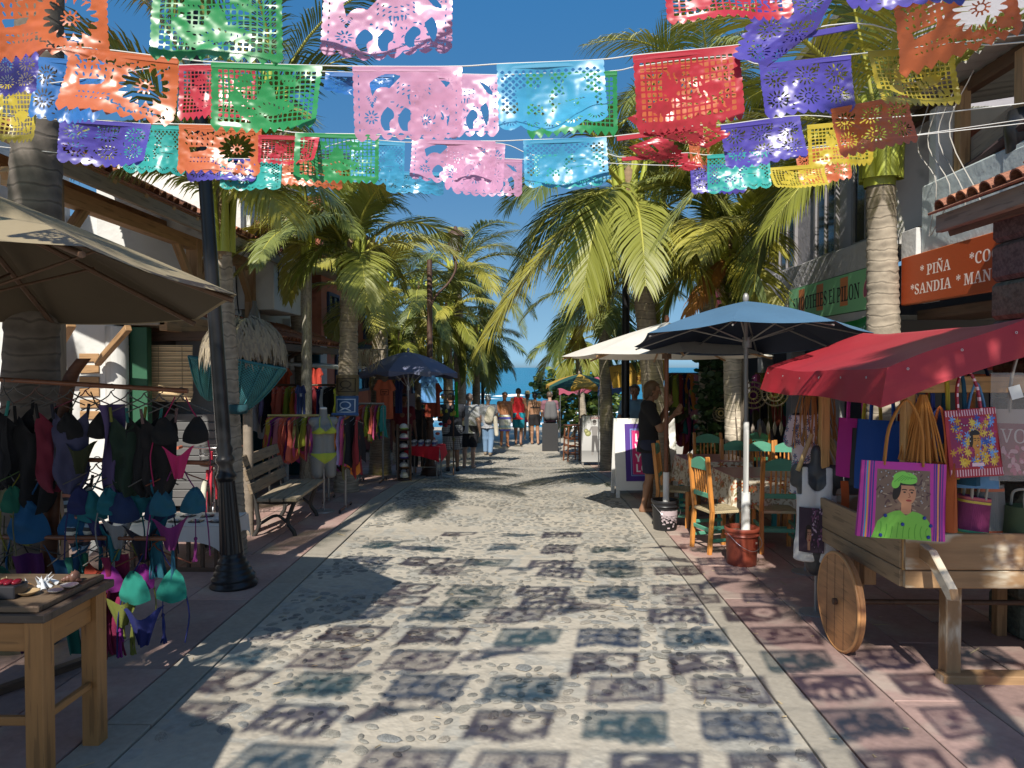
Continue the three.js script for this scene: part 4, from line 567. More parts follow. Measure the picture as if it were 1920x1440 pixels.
const ROWN = ['nearest', 'second', 'third', 'fourth', 'fifth', 'farthest'];
const stringM = mat([0.6, 0.6, 0.58], 0.8);
const rows = [
  [2.62, [[-40, 205, -30, -22, 135, 'orange'], [285, 530, -25, -22, 144, 'green'], [605, 850, -24, -28, 146, 'pink'], [1242, 1482, -62, -78, 116, 'red', { swing: 0.15 }], [1588, 1800, -96, -88, 118, 'purple', { swing: 0.2 }], [1672, 1885, 10, -60, 130, 'orange', { swing: -0.2, own: 1 }]]],
  [3.05, [[-60, 75, 95, 98, 84, 'purple'], [130, 337, 90, 112, 132, 'orange'], [395, 606, 118, 125, 128, 'green'], [660, 868, 126, 126, 136, 'pink'], [930, 1133, 122, 113, 134, 'sky blue'], [1185, 1385, 106, 86, 142, 'red', { swing: -0.15 }], [1425, 1608, 78, 45, 128, 'purple', { fold: [0.42, 1] }], [1626, 1790, 98, 86, 118, 'yellow', { swing: 0.25 }]]],
  [3.5, [[-50, 70, 160, 160, 112, 'yellow'], [68, 200, 108, 118, 120, 'blue'], [335, 480, 124, 126, 108, 'red', { pat: 0 }], [610, 740, 136, 138, 38, 'blue'], [770, 940, 138, 142, 122, 'pink'], [985, 1158, 140, 134, 120, 'green'], [1195, 1380, 126, 108, 108, 'orange', { pat: 4 }], [1422, 1596, 122, 104, 106, 'purple'], [1556, 1702, 206, 178, 96, 'orange', { pat: 4 }]]],
  [3.95, [[112, 285, 222, 234, 84, 'purple'], [335, 492, 234, 240, 96, 'orange'], [484, 600, 254, 258, 54, 'red'], [553, 712, 250, 254, 92, 'green'], [772, 930, 262, 266, 82, 'pink'], [980, 1138, 264, 258, 94, 'sky blue'], [1155, 1318, 258, 236, 92, 'red', { fold: [0.5, -1] }], [1350, 1500, 236, 218, 86, 'purple'], [1512, 1640, 236, 224, 80, 'yellow']]],
  [4.45, [[236, 345, 234, 238, 92, 'teal'], [345, 482, 296, 300, 42, 'purple'], [415, 530, 298, 302, 58, 'teal', { pat: 2 }], [660, 760, 264, 268, 80, 'sky blue'], [838, 948, 268, 272, 96, 'pink', { pat: 4 }], [1000, 1130, 292, 288, 62, 'teal'], [1165, 1290, 296, 288, 62, 'red', { fold: [0.55, -1], pat: 3 }], [1290, 1330, 262, 258, 60, 'orange'], [1325, 1442, 292, 284, 72, 'teal'], [1440, 1546, 316, 308, 48, 'yellow', { swing: 0.5 }]]],
  [5.0, [[178, 225, 294, 296, 18, 'yellow'], [530, 640, 300, 304, 50, 'orange'], [725, 832, 322, 325, 40, 'sky blue'], [850, 980, 300, 300, 68, 'pink', { pat: 1 }], [1293, 1400, 312, 306, 54, 'purple'], [1490, 1588, 284, 272, 66, 'orange', { pat: 4 }]]],
];
rows.forEach(([d, list], ri) => {
  let pts = [];
  list.forEach(([x0, x1, yl, yr, h, c, o = {}], i) => {
    const dd = o.own ? d + 0.25 : d, A = at(x0, yl, dd), B = at(x1, yr, dd); const hh = h * dd / FOC;
    if (!o.own && (!pts.length || A.x > pts[pts.length - 1].x + 0.03)) pts.push(A.clone().add(V(0, 0.004, 0)), B.clone().add(V(0, 0.004, 0)));
    const nx = Math.round(lerp(84, 60, ri / 5));
    flag(`${c} cut plastic banner, ${ORD[i]} from the left on the ${ROWN[ri]} string${o.fold ? ', folded over' : ''}`, c, A, B, hh, { ...o, lod: [nx, Math.max(14, Math.round(nx * hh / (A.distanceTo(B))))] });
  });
  pts.sort((a, b) => a.x - b.x); pts = pts.filter((p, i) => !i || p.x - pts[i - 1].x > 0.05);
  const a0 = pts[0], z0 = pts[pts.length - 1]; pts.unshift(V(-4.3, a0.y + 0.15, a0.z)); pts.push(V(4.3, z0.y + 0.3, z0.z));
  tag(new MB().tube(pts, 0.003, 4, 70).build('banner_string', stringM), `thin pale line carrying the ${ROWN[ri]} row of plastic banners`, 'string');
});
// strings overhead and behind the viewer, whose banners throw the nearest shadows
[[0.0, 3.36, 0.05], [0.44, 3.36, 0], [0.87, 3.38, 0.06], [1.3, 3.35, -0.03], [1.74, 3.36, 0.04], [2.16, 3.40, -0.04]].forEach(([d, y, off], ri) => {
  const cs = ['purple', 'red', 'orange', 'sky blue', 'pink', 'teal', 'red', 'orange'], pts = [];
  for (let i = 0; i < 9; i++) { const x = -2.75 + off + i * 0.6 + 0.07 * (hash(i, ri, 4) - 0.5), c = cs[(i * 3 + ri) % 8], A = V(x, y + 0.012 * (i - 4) * (i - 4) * 0.5, -d), B = V(x + 0.45, y + 0.012 * (i - 3) * (i - 3) * 0.5, -d); pts.push(A, B); flag(`${c} cut plastic banner overhead, ${ORD[i]} from the left on the ${ORD[ri]} string`, c, A, B, 0.31, { lod: [56, 40], swing: 0.06, fold: (ri * 5 + i) % 11 === 7 ? [0.45, 1] : undefined }); }
  pts.unshift(V(-4.3, pts[0].y + 0.2, -d)); pts.push(V(4.3, pts[pts.length - 1].y + 0.2, -d));
  tag(new MB().tube(pts, 0.003, 4, 60).build('banner_string', stringM), `thin pale line overhead carrying the ${ORD[ri]} row of shading banners`, 'string');
});

// ---------- umbrellas ----------
// hub height is that of the rim plane; near side lifted by tilt (radians about x)
function umbrella(o) {
  const t = thing(o.name || 'market_umbrella', o.label, 'umbrella', [o.x, ground(o.d), -o.d], 0, o.group), n = o.n || 8, R = o.R, y = o.rim - ground(o.d), rise = o.rise, ph = o.turn || 0;
  const tilt = new THREE.Matrix4().makeTranslation(0, y, 0).multiply(new THREE.Matrix4().makeRotationFromEuler(new THREE.Euler(o.tilt || 0, 0, o.lean || 0)));
  const rimP = a => V(Math.cos(a) * R, 0, Math.sin(a) * R), prof = s => rise * (1 - s) * (1 + (o.dome || 0.25) * s);
  for (let i = 0; i < n; i++) {
    const a0 = ph + i / n * 2 * Math.PI, a1 = ph + (i + 1) / n * 2 * Math.PI, m = o.mats[i % o.mats.length], p0 = rimP(a0), p1 = rimP(a1);
    const f = (u, v) => { const e = p0.clone().lerp(p1, u), sag = Math.sin(u * Math.PI); const p = e.multiplyScalar(v * (1 - (o.sag || 0.02) * sag * v * v)); p.y = prof(v) - 0.035 * rise * sag * v; return p; };
    mesh('canopy_panel', sheet(f, 8, 8, R * 0.8, R).applyMatrix4(tilt), m, t); if (o.shade_sheet) mesh('shade_sheet', sheet((u, v) => { const p = f(u, v * 0.985); p.y -= 0.006; return p; }, 6, 6, R * 0.8, R).applyMatrix4(tilt), o.shade_sheet, t);  // extra dark sheet under the canopy, added to deepen the shade on its underside
    if (o.valance) mesh('valance', sheet((u, v) => { const p = f(u, 1); p.y -= v * (o.valance * (0.65 + 0.35 * Math.cos(u * Math.PI * 2 * 1))); p.x *= 1 + 0.004 * v; p.z *= 1 + 0.004 * v; return p; }, 10, 2).applyMatrix4(tilt), m, t);
    new MB().cyl(V(0, rise - 0.10, 0), p0.clone().multiplyScalar(0.985).setY(-0.03), o.rib || 0.011, o.rib || 0.011, 6).build('rib', o.ribM, t).geometry.applyMatrix4(tilt);
    const mid = p0.clone().multiplyScalar(0.52); mid.y = prof(0.52) - 0.06; new MB().cyl(V(0, o.strut === undefined ? -0.28 : o.strut, 0), mid, 0.008, 0.008, 6).build('strut', o.ribM, t).geometry.applyMatrix4(tilt);
  }
  const top = V(0, rise - 0.02, 0).applyMatrix4(tilt), hub = V(0, o.strut === undefined ? -0.28 : o.strut, 0).applyMatrix4(tilt);
  new MB().cyl([0, o.poleFrom || 0, 0], top, o.pr || 0.022, o.pr || 0.022, 12).build('pole', o.poleM, t);
  new MB().cyl(hub.clone().add(V(0, -0.05, 0)), hub.clone().add(V(0, 0.05, 0)), (o.pr || 0.022) * 2.2, (o.pr || 0.022) * 2, 10).build('hub', o.hubM || o.poleM, t);
  new MB().sph(top.x, top.y + 0.05, top.z, 0.03, 0.05, 0.03).build('finial', o.poleM, t);
  return t;
}
const shadeSheetB = mat([0.085, 0.066, 0.04], 0.9, { map: T.canvas }), shadeSheetN = mat([0.03, 0.042, 0.075], 0.9, { map: T.canvas }), beige = mat([0.29, 0.235, 0.145], 0.9, { map: T.canvas, bumpMap: T.cloth, bumpScale: 0.0006 });  // first two: dark tones painting shade onto canopy undersides
umbrella({ name: 'big_parasol', label: 'large beige market parasol over the swimwear rack at upper left', x: -2.96, d: 3.76, rim: 2.32, R: 1.42, rise: 0.56, turn: -11.8 * RAD, tilt: -0.086, mats: [beige], shade_sheet: shadeSheetB, ribM: M.woodD, rib: 0.016, poleM: M.woodD, pr: 0.03, dome: 0.1, strut: -0.1 });
umbrella({ name: 'big_parasol', label: 'large beige parasol out of view behind the viewer, added to shade the left pavement', x: -3.22, d: 0.5, rim: 2.35, R: 1.45, rise: 0.55, turn: 0.2, mats: [beige], shade_sheet: shadeSheetB, ribM: M.woodD, rib: 0.016, poleM: M.woodD, pr: 0.03, dome: 0.1, strut: -0.1 });  // unseen parasol, put in for the shade it throws
const blueU = mat([0.062, 0.145, 0.245], 0.8, { map: T.canvas });
const bl = umbrella({ label: 'blue canvas umbrella on a white pole in the rust red bucket', x: XA(1400, 7.19), d: 7.19, rim: 2.16, R: 1.1, rise: 0.38, turn: 0.39, tilt: -0.12, mats: [blueU], shade_sheet: shadeSheetN, ribM: M.pole, rib: 0.008, poleM: M.pole, pr: 0.021, poleFrom: 1.25, dome: 0.3, strut: -0.02 });
new MB().cyl([0, 0.1, 0], [0, 1.38, 0], 0.027, 0.027, 12).build('white_pole', mat([0.72, 0.72, 0.70], 0.5, { map: T.plaster }), bl); new MB().cyl([0, 0.28, 0], [0, 0.7, 0], 0.042, 0.042, 14).build('sleeve', M.pvc, bl);
const wu = phys([0.70, 0.66, 0.58], 0.85, { map: T.canvas, transmission: 0.12, thickness: 0 });
const wh = umbrella({ label: 'cream canvas umbrella on a brown wooden pole in the black bucket', x: XA(1250, 8.72), d: 8.72, rim: YA(668, 8.72), R: 1.22, rise: 0.40, turn: 0.05, tilt: -0.02, mats: [wu], ribM: M.wood, rib: 0.012, poleM: M.woodR, pr: 0.026, poleFrom: 0.6, dome: 0.12, strut: 0.02, hubM: M.woodD });
new MB().cyl([0, 0.15, 0], [0, 0.68, 0], 0.036, 0.036, 14).build('sleeve', M.pvc, wh);
const navy = mat([0.14, 0.155, 0.25], 0.75);
umbrella({ label: 'navy umbrella with a scalloped edge over the shirt stall', x: XA(765, 14.5), d: 14.5, rim: YA(700, 14.5), R: 1.0, rise: 0.42, turn: 0.2, tilt: -0.05, mats: [navy], ribM: M.steel, rib: 0.006, poleM: M.steel, pr: 0.016, dome: 0.6, valance: 0.1 });
umbrella({ label: 'green and mustard beach umbrella over the fruit cart', x: XA(1086, 20), d: 20, rim: YA(722, 20) , R: 0.92, rise: 0.30, turn: 0.3, tilt: 0.03, mats: [mat([0.012, 0.06, 0.05], 0.8), mat([0.40, 0.24, 0.03], 0.8)], ribM: M.steel, rib: 0.006, poleM: M.woodG, pr: 0.02, dome: 0.5, valance: 0.12 });
function bucket(label, x, d, h, c, extra) {
  const t = thing('bucket', label, 'bucket', [x, ground(d), -d], 0.4); const R = h * 0.42;
  new MB().lathe([[0, 0.004], [R * 0.86, 0.004], [R * 0.88, 0.02], [R * 0.97, h * 0.78], [R * 1.05, h * 0.79], [R * 1.05, h * 0.82], [R * 0.99, h * 0.83], [R * 1.0, h * 0.9], [R * 1.06, h * 0.91], [R * 1.06, h], [R * 0.98, h], [R * 0.95, h * 0.85], [0, h * 0.85]], 0, 0, 0, 28).build('pail', c, t);
  new MB().lathe([[0, h * 0.86], [R * 0.9, h * 0.87]], 0, 0, 0, 20).build('cement_fill', M.conc, t);
  new MB().tube([[-R * 1.07, h * 0.86, 0], [-R * 0.8, h * 0.6, R * 0.9], [0, h * 0.45, R * 1.12], [R * 0.8, h * 0.6, R * 0.9], [R * 1.07, h * 0.86, 0]], 0.003, 5, 16).build('wire_handle', M.steel, t); extra && extra(t, R); return t;
}
bucket('rust red paint bucket holding the blue umbrella pole', XA(1393, 7.19), 7.19, 0.37, mat([0.27, 0.055, 0.03], 0.45, { map: T.canvas }), (t, R) => {
  const x = canvasTex(256, 128, (g) => { g.fillStyle = '#7c2c1e'; g.fillRect(0, 0, 256, 128); g.fillStyle = '#d8d4cc'; g.font = 'bold 56px sans-serif'; g.fillText('Mo', 60, 84); });
  const g = sheet((u, v) => { const a = lerp(0.1, 1.0, u); return [Math.sin(a) * R * 0.965, lerp(0.2, 0.27, v), Math.cos(a) * R * 0.965]; }, 10, 1); mesh('print', g, mat([1, 1, 1], 0.5, { map: x }), t); });
bucket('black plastic bucket with a torn pale label under the cream umbrella', XA(1248, 8.72), 8.72, 0.36, mat([0.016, 0.016, 0.018], 0.4), (t, R) => {
  const x = canvasTex(256, 192, (g) => { g.fillStyle = '#0d0d0e'; g.fillRect(0, 0, 256, 192); g.fillStyle = '#b9a9ad'; const r = rng(2); for (let i = 0; i < 300; i++) { const y = r() * r() * 180; g.fillRect(8 + r() * 230, y, 4 + r() * 26, 3 + r() * 12); } g.fillRect(8, 10, 236, 44); });
  const g = sheet((u, v) => { const a = lerp(-1.0, 1.1, u), q = lerp(0.89, 0.965, v); return [Math.sin(a) * R * q, lerp(0.03, 0.25, v), Math.cos(a) * R * q]; }, 14, 1); mesh('label', g, mat([1, 1, 1], 0.6, { map: x }), t); });

// ---------- street lamps ----------
function lampPost(o) {
  const t = thing('street_lamp', o.label, 'street lamp', [o.x, ground(o.d), -o.d], o.turn || 0, 'black iron street lamps'); t.rotation.z = o.lean || 0; const H = o.h, k = o.k || 1;
  new MB().lathe([[0, 0], [0.24, 0], [0.25, 0.02], [0.25, 0.04], [0.225, 0.055], [0.225, 0.075], [0.232, 0.085], [0.225, 0.105], [0.198, 0.115], [0.203, 0.13], [0.195, 0.15], [0.17, 0.16], [0.178, 0.175], [0.17, 0.2], [0.145, 0.21], [0.152, 0.225], [0.145, 0.25], [0.125, 0.26], [0.13, 0.28], [0.12, 0.30]].map(p => [p[0] * k, p[1]]), 0, 0, 0, 28).build('base', o.m, t);
  const fl = sheet((u, v) => { const a = u * 2 * Math.PI, R = k * lerp(0.118, 0.082, v) * (1 + 0.05 * Math.cos(a * 12)); return [Math.cos(a) * R, 0.3 + v * 0.62, -Math.sin(a) * R]; }, 72, 4); mesh('fluted_shaft', fl, o.m, t);
  new MB().lathe([[0.08, 0.92], [0.105, 0.94], [0.11, 0.97], [0.085, 1.0], [0.075, 1.06], [0.1, 1.09], [0.1, 1.12], [0.075, 1.15], [0.09, 1.2], [0.07, 1.24], [0.078, 1.3]].map(p => [p[0] * k, p[1]]), 0, 0, 0, 24).build('collar', o.m, t);
  new MB().cyl([0, 1.28, 0], [0, H, 0], 0.078 * k, 0.066 * k, 18).build('pole', o.m, t);
  const lx = o.arm || 0, ly = H + (o.arm ? 0.0 : 0);
  if (o.arm) new MB().tube([[0, H - 1.0, 0], [lx * 0.2, H - 0.75, 0], [lx * 0.75, H - 0.45, 0], [lx, H - 0.2, 0], [lx, ly, 0]], 0.025, 8, 20).build('curved_arm', o.m, t);
  const ln = new MB().lathe([[0, 0], [0.05, 0], [0.06, 0.08], [0.04, 0.1], [0.11, 0.16], [0.12, 0.18], [0, 0.18]], lx, ly, 0, 12).build('lantern', o.m, t);
  new MB().lathe([[0.105, 0.18], [0.15, 0.46], [0.145, 0.46], [0.1, 0.18]], lx, ly, 0, 12).build('glass', phys([0.6, 0.6, 0.56], 0.25, { transmission: 0.7, thickness: 0 }), ln);
  new MB().lathe([[0.2, 0.46], [0.19, 0.5], [0.1, 0.58], [0.05, 0.6], [0.03, 0.66], [0, 0.68], [0, 0.46]], lx, ly, 0, 12).build('cap', o.m, ln);
  const br = new MB(); for (let i = 0; i < 6; i++) { const a = i * Math.PI / 3; br.cyl([lx + 0.11 * Math.cos(a), ly + 0.18, 0.11 * Math.sin(a)], [lx + 0.153 * Math.cos(a), ly + 0.46, 0.153 * Math.sin(a)], 0.008, 0.008, 5); } br.build('cage', o.m, ln);
  return t;
}
lampPost({ label: 'leaning black street lamp with a ringed base in the left foreground', x: -2.52, d: 6.38, h: 5.3, lean: 0.063, k: 0.8, m: M.blackM });
lampPost({ label: 'brown street lamp with a lantern on a curved arm, left before the sea', x: XA(806, 15), d: 15, h: 4.35, arm: 0.52, m: mat([0.09, 0.05, 0.035], 0.55), k: 0.8 });
lampPost({ label: 'black street lamp beside the man in blue behind the poster board', x: XA(1173, 13), d: 13, h: 5.6, m: M.blackM, k: 0.9 });
lampPost({ label: 'small distant street lamp against the dark palm leaves on the left', x: XA(905, 26), d: 26, h: 3.9, m: M.blackM, k: 0.8 });

// ---------- bench ----------
{
  const t = thing('park_bench', 'weathered wooden park bench with cast iron legs behind the black lamp', 'bench', [-2.82, ground(8.85), -8.85], 0.06);
  const wm = mat([0.36, 0.29, 0.20], 0.75, { map: T.wood, bumpMap: T.woodB, bumpScale: 0.003 });
  [-0.13, 0.02, 0.17].forEach((x, i) => new MB().box(x + 0.02, 0.44, 0, 0.138, 0.042, 1.45, 0, 0, 0.03 * (1 - i), 0.008).build('seat_plank', wm, t));
  [0.56, 0.71, 0.86].forEach((y, i) => new MB().box(-0.245 - i * 0.045, y, 0, 0.036, 0.125, 1.45, 0, 0, 0.28, 0.008).build('back_plank', mat([0.27, 0.20, 0.13], 0.75, { map: T.wood, bumpMap: T.woodB, bumpScale: 0.003 }), t));
  for (const z of [-0.56, 0.56]) { const l = new MB(); l.tube([[0.2, 0.0, z], [0.19, 0.05, z], [0.12, 0.16, z], [0.16, 0.3, z], [0.2, 0.4, z]], 0.025, 8, 14); l.tube([[-0.26, 0, z], [-0.2, 0.12, z], [-0.22, 0.3, z], [-0.24, 0.5, z], [-0.36, 0.92, z]], 0.026, 8, 14); l.tube([[-0.24, 0.40, z], [0, 0.385, z], [0.22, 0.405, z]], 0.022, 8, 8); l.tube([[0.12, 0.16, z], [0.0, 0.24, z], [-0.2, 0.14, z]], 0.018, 8, 8); l.build('iron_leg', mat([0.05, 0.048, 0.045], 0.6, { metalness: 0.4 }), t); }
}
// ---------- bicycle ----------
{
  const t = thing('bicycle', 'cruiser bicycle with pale mudguards parked behind the bench', 'bicycle', [-3.55, ground(8.3), -8.3], 1.9);
  const wheel = x => { const w = new MB(); w.put(new THREE.TorusGeometry(0.31, 0.026, 8, 36), x, 0.335, 0); const o = w.build('wheel', M.black, t); const s = new MB(); for (let i = 0; i < 14; i++) { const a = i / 14 * Math.PI * 2; s.cyl([x, 0.335, i % 2 ? 0.02 : -0.02], [x + 0.3 * Math.cos(a), 0.335 + 0.3 * Math.sin(a), 0], 0.002, 0.002, 3); } s.build('spokes', M.steel, o); new MB().tube(Array.from({ length: 9 }, (_, i) => { const a = 0.2 + i / 8 * 2.4; return [x + 0.35 * Math.cos(a), 0.335 + 0.35 * Math.sin(a), 0]; }), 0.03, 6, 16).build('mudguard', mat([0.55, 0.53, 0.42], 0.5), t); };
  wheel(-0.52); wheel(0.52);
  const fr = mat([0.42, 0.03, 0.05], 0.35), f = new MB(); f.tube([[-0.52, 0.335, 0], [-0.12, 0.32, 0], [0.32, 0.72, 0], [0.36, 0.8, 0]], 0.017, 8, 16); f.cyl([-0.12, 0.32, 0], [-0.25, 0.78, 0], 0.016); f.tube([[-0.52, 0.335, 0], [-0.24, 0.7, 0], [0.1, 0.72, 0], [0.34, 0.76, 0]], 0.015, 8, 14); f.cyl([0.34, 0.92, 0], [0.4, 0.66, 0], 0.018); f.tube([[0.4, 0.66, 0], [0.46, 0.5, 0.04], [0.52, 0.335, 0.04]], 0.012, 6, 8); f.build('frame', fr, t);
  new MB().tube([[0.1, 1.0, -0.33], [0.22, 1.0, -0.3], [0.36, 0.96, -0.08], [0.36, 0.96, 0.08], [0.22, 1.0, 0.3], [0.1, 1.0, 0.33]], 0.012, 6, 20).build('handlebar', M.steel, t); for (const s of [-1, 1]) new MB().cyl([0.2, 1.0, 0.305 * s], [0.07, 1.0, 0.335 * s], 0.018).build('grip', mat([0.45, 0.12, 0.06], 0.7), t);
  const sd = new MB(); sd.sph(-0.27, 0.86, 0, 0.13, 0.04, 0.09); sd.sph(-0.15, 0.86, 0, 0.1, 0.03, 0.04); sd.build('saddle', M.black, t);
  const bk = new MB(); for (let i = 0; i < 9; i++) { bk.cyl([0.46, 0.78, -0.14 + i * 0.035], [0.70, 0.78, -0.14 + i * 0.035], 0.003, 0.003, 4); bk.cyl([0.46 + i * 0.03, 0.78, -0.14], [0.46 + i * 0.03, 0.96, -0.14], 0.003, 0.003, 4); bk.cyl([0.46 + i * 0.03, 0.78, 0.14], [0.46 + i * 0.03, 0.96, 0.14], 0.003, 0.003, 4); } for (const y of [0.86, 0.96]) bk.tube([[0.46, y, -0.14], [0.70, y, -0.14], [0.70, y, 0.14], [0.46, y, 0.14], [0.46, y, -0.14]], 0.004, 4, 32); bk.build('wire_basket', M.steel, t);
  const cr = new MB(); cr.put(new THREE.TorusGeometry(0.085, 0.012, 6, 20), -0.12, 0.31, 0.05); cr.cyl([-0.12, 0.31, 0.06], [-0.02, 0.18, 0.08], 0.01); cr.box(0.0, 0.17, 0.12, 0.09, 0.02, 0.07); cr.build('crank', M.steel, t);
}

// ---------- tables and chairs on the right ----------
const green = mat([0.10, 0.33, 0.22], 0.5, { map: T.canvas });
const chair0 = (() => {
  const t = thing('dining_chair', '-', 'chair', [0, 0, 0], 0, 'painted wooden dining chairs at the cafe tables'), W = 0.36, D = 0.34;
  for (const s of [-1, 1]) { new MB().bar([s * W / 2, 0, -D / 2 - 0.03], [s * W / 2, 0.45, -D / 2], 0.04).bar([s * W / 2, 0.44, -D / 2], [s * W / 2, 1.0, -D / 2 - 0.06], 0.04).build('back_post', M.woodO, t); new MB().box(s * W / 2, 0.22, D / 2, 0.042, 0.44, 0.042).build('front_leg', M.woodO, t); }
  const cr = sheet((u, v) => { const x = (u - 0.5) * (W - 0.03), y = lerp(0.86, 0.93 + 0.055 * Math.sin(u * Math.PI), v); return [x, y, -D / 2 - 0.055]; }, 14, 2), crest = new MB(); crest.add(cr); const cr2 = cr.clone(); cr2.translate(0, 0, 0.022); crest.add(cr2); crest.sheet((u, v) => [(u - 0.5) * (W - 0.03), 0.93 + 0.055 * Math.sin(u * Math.PI), -D / 2 - 0.055 + v * 0.022], 14, 1); crest.sheet((u, v) => [(u - 0.5) * (W - 0.03), 0.86, -D / 2 - 0.055 + v * 0.022], 2, 1); crest.build('crest_rail', green, t);
  new MB().box(0, 0.60, -D / 2 - 0.015, W - 0.04, 0.05, 0.024).build('lower_rail', green, t);
  for (let i = 0; i < 5; i++) { const x = (i - 2) * 0.048; new MB().cyl([x, 0.62, -D / 2 - 0.016], [x, 0.74, -D / 2 - 0.03], 0.008, 0.011, 8).cyl([x, 0.74, -D / 2 - 0.03], [x, 0.87, -D / 2 - 0.044], 0.011, 0.008, 8).build('spindle', M.woodO, t); }
  new MB().sheet((u, v) => [(u - 0.5) * (W - 0.02), 0.452 - 0.02 * Math.sin(u * 3.14) * Math.sin(v * 3.14), (v - 0.5) * D], 10, 10, 1.2, 1.2).box(0, 0.435, D / 2, W - 0.03, 0.03, 0.035).box(0, 0.435, -D / 2, W - 0.03, 0.03, 0.03).box(W / 2 - 0.01, 0.435, 0, 0.03, 0.03, D).box(-W / 2 + 0.01, 0.435, 0, 0.03, 0.03, D).build('woven_seat', mat([0.55, 0.45, 0.27], 0.9, { map: T.wood, bumpMap: T.weave, bumpScale: 0.004 }), t);
  for (const y of [0.15, 0.28]) { for (const s of [-1, 1]) new MB().box(s * W / 2, y, -0.01, 0.022, 0.035, D).build('stretcher', green, t); } new MB().box(0, 0.2, D / 2, W - 0.03, 0.04, 0.022).build('stretcher', green, t); new MB().box(0, 0.25, -D / 2 - 0.015, W - 0.03, 0.04, 0.022).build('stretcher', green, t);
  return t;
})();
[['orange and green chair seen from its side, nearest the rust red bucket', 1348, 7.75, 1.85], ['orange and green chair with its back to us, nearest the mannequin', 1456, 7.75, 0.08], ['orange chair half hidden by the brown umbrella pole', 1266, 9.0, 1.9], ['chair beyond the far cafe table, left of the two rear crests', 1333, 10.2, 3.2], ['chair tucked between the two cafe tables, left one', 1392, 9.2, 3.1], ['chair tucked between the two cafe tables, right one', 1436, 9.1, 3.2], ['chair standing farthest back with a sunlit crest rail', 1437, 10.6, 2.9], ['chair at the right end behind the near cafe table', 1486, 9.0, 3.3]].forEach(([l, px, d, turn], i) => {
  const c = i ? chair0.clone() : chair0; if (i) { c.name = numbered('dining_chair'); scene.add(c); } c.userData = { ...c.userData, label: l }; c.position.set(XA(px, d), ground(d), -d); c.rotation.y = turn + (i === 1 ? 0 : 0); });
function cafeTable(label, clothLabel, x, d, w, l) {
  const t = thing('cafe_table', label, 'table', [x, ground(d), -d], 0.05), r = rng(d * 10); new MB().box(0, 0.72, 0, w, 0.03, l).build('tabletop', M.woodO, t);
  for (const a of [-1, 1]) for (const b of [-1, 1]) new MB().box(a * (w / 2 - 0.06), 0.353, b * (l / 2 - 0.06), 0.05, 0.705, 0.05).build('leg', mat([0.03, 0.28, 0.27], 0.5), t);
  const c = thing('tablecloth', clothLabel, 'tablecloth', [x, ground(d), -d], 0.05), fm = mat([1, 1, 1], 0.45, { map: T.floral }), pm = mat([0.42, 0.16, 0.16], 0.4, { map: T.canvas });
  const P = [[-1, -1], [1, -1], [1, 1], [-1, 1]], W = w / 2 + 0.012, L = l / 2 + 0.012;
  new MB().box(0, 0.742, 0, w + 0.03, 0.006, l + 0.03).build('cloth_top', pm, c);
  new MB().sheet((u, v) => { const k = u * 4, s = Math.min(3, Math.floor(k)), f = k - s, a = P[s], b = P[(s + 1) % 4], cn = Math.sin(f * Math.PI), out = v * (0.025 + 0.03 * Math.sin(f * 17 + s * 2) + 0.045 * Math.pow(1 - cn, 3)); let px = lerp(a[0], b[0], f), pz = lerp(a[1], b[1], f); return [px * W + Math.sign(px) * out * Math.abs(px), 0.741 - v * (0.33 + 0.09 * Math.pow(1 - cn, 4)), pz * L + Math.sign(pz) * out * Math.abs(pz)]; }, 96, 5, (w + l) * 2, 0.4).build('cloth_skirt', fm, c);
  return c;
}
cafeTable('near cafe table under the floral cloth behind the blue umbrella pole', 'orange flowered oilcloth on the near cafe table', XA(1424, 8.25), 8.3, 0.75, 0.75);
cafeTable('far cafe table under a floral cloth beside the cream umbrella', 'flowered oilcloth under clear film on the far cafe table', XA(1338, 9.55), 9.6, 0.75, 0.75);

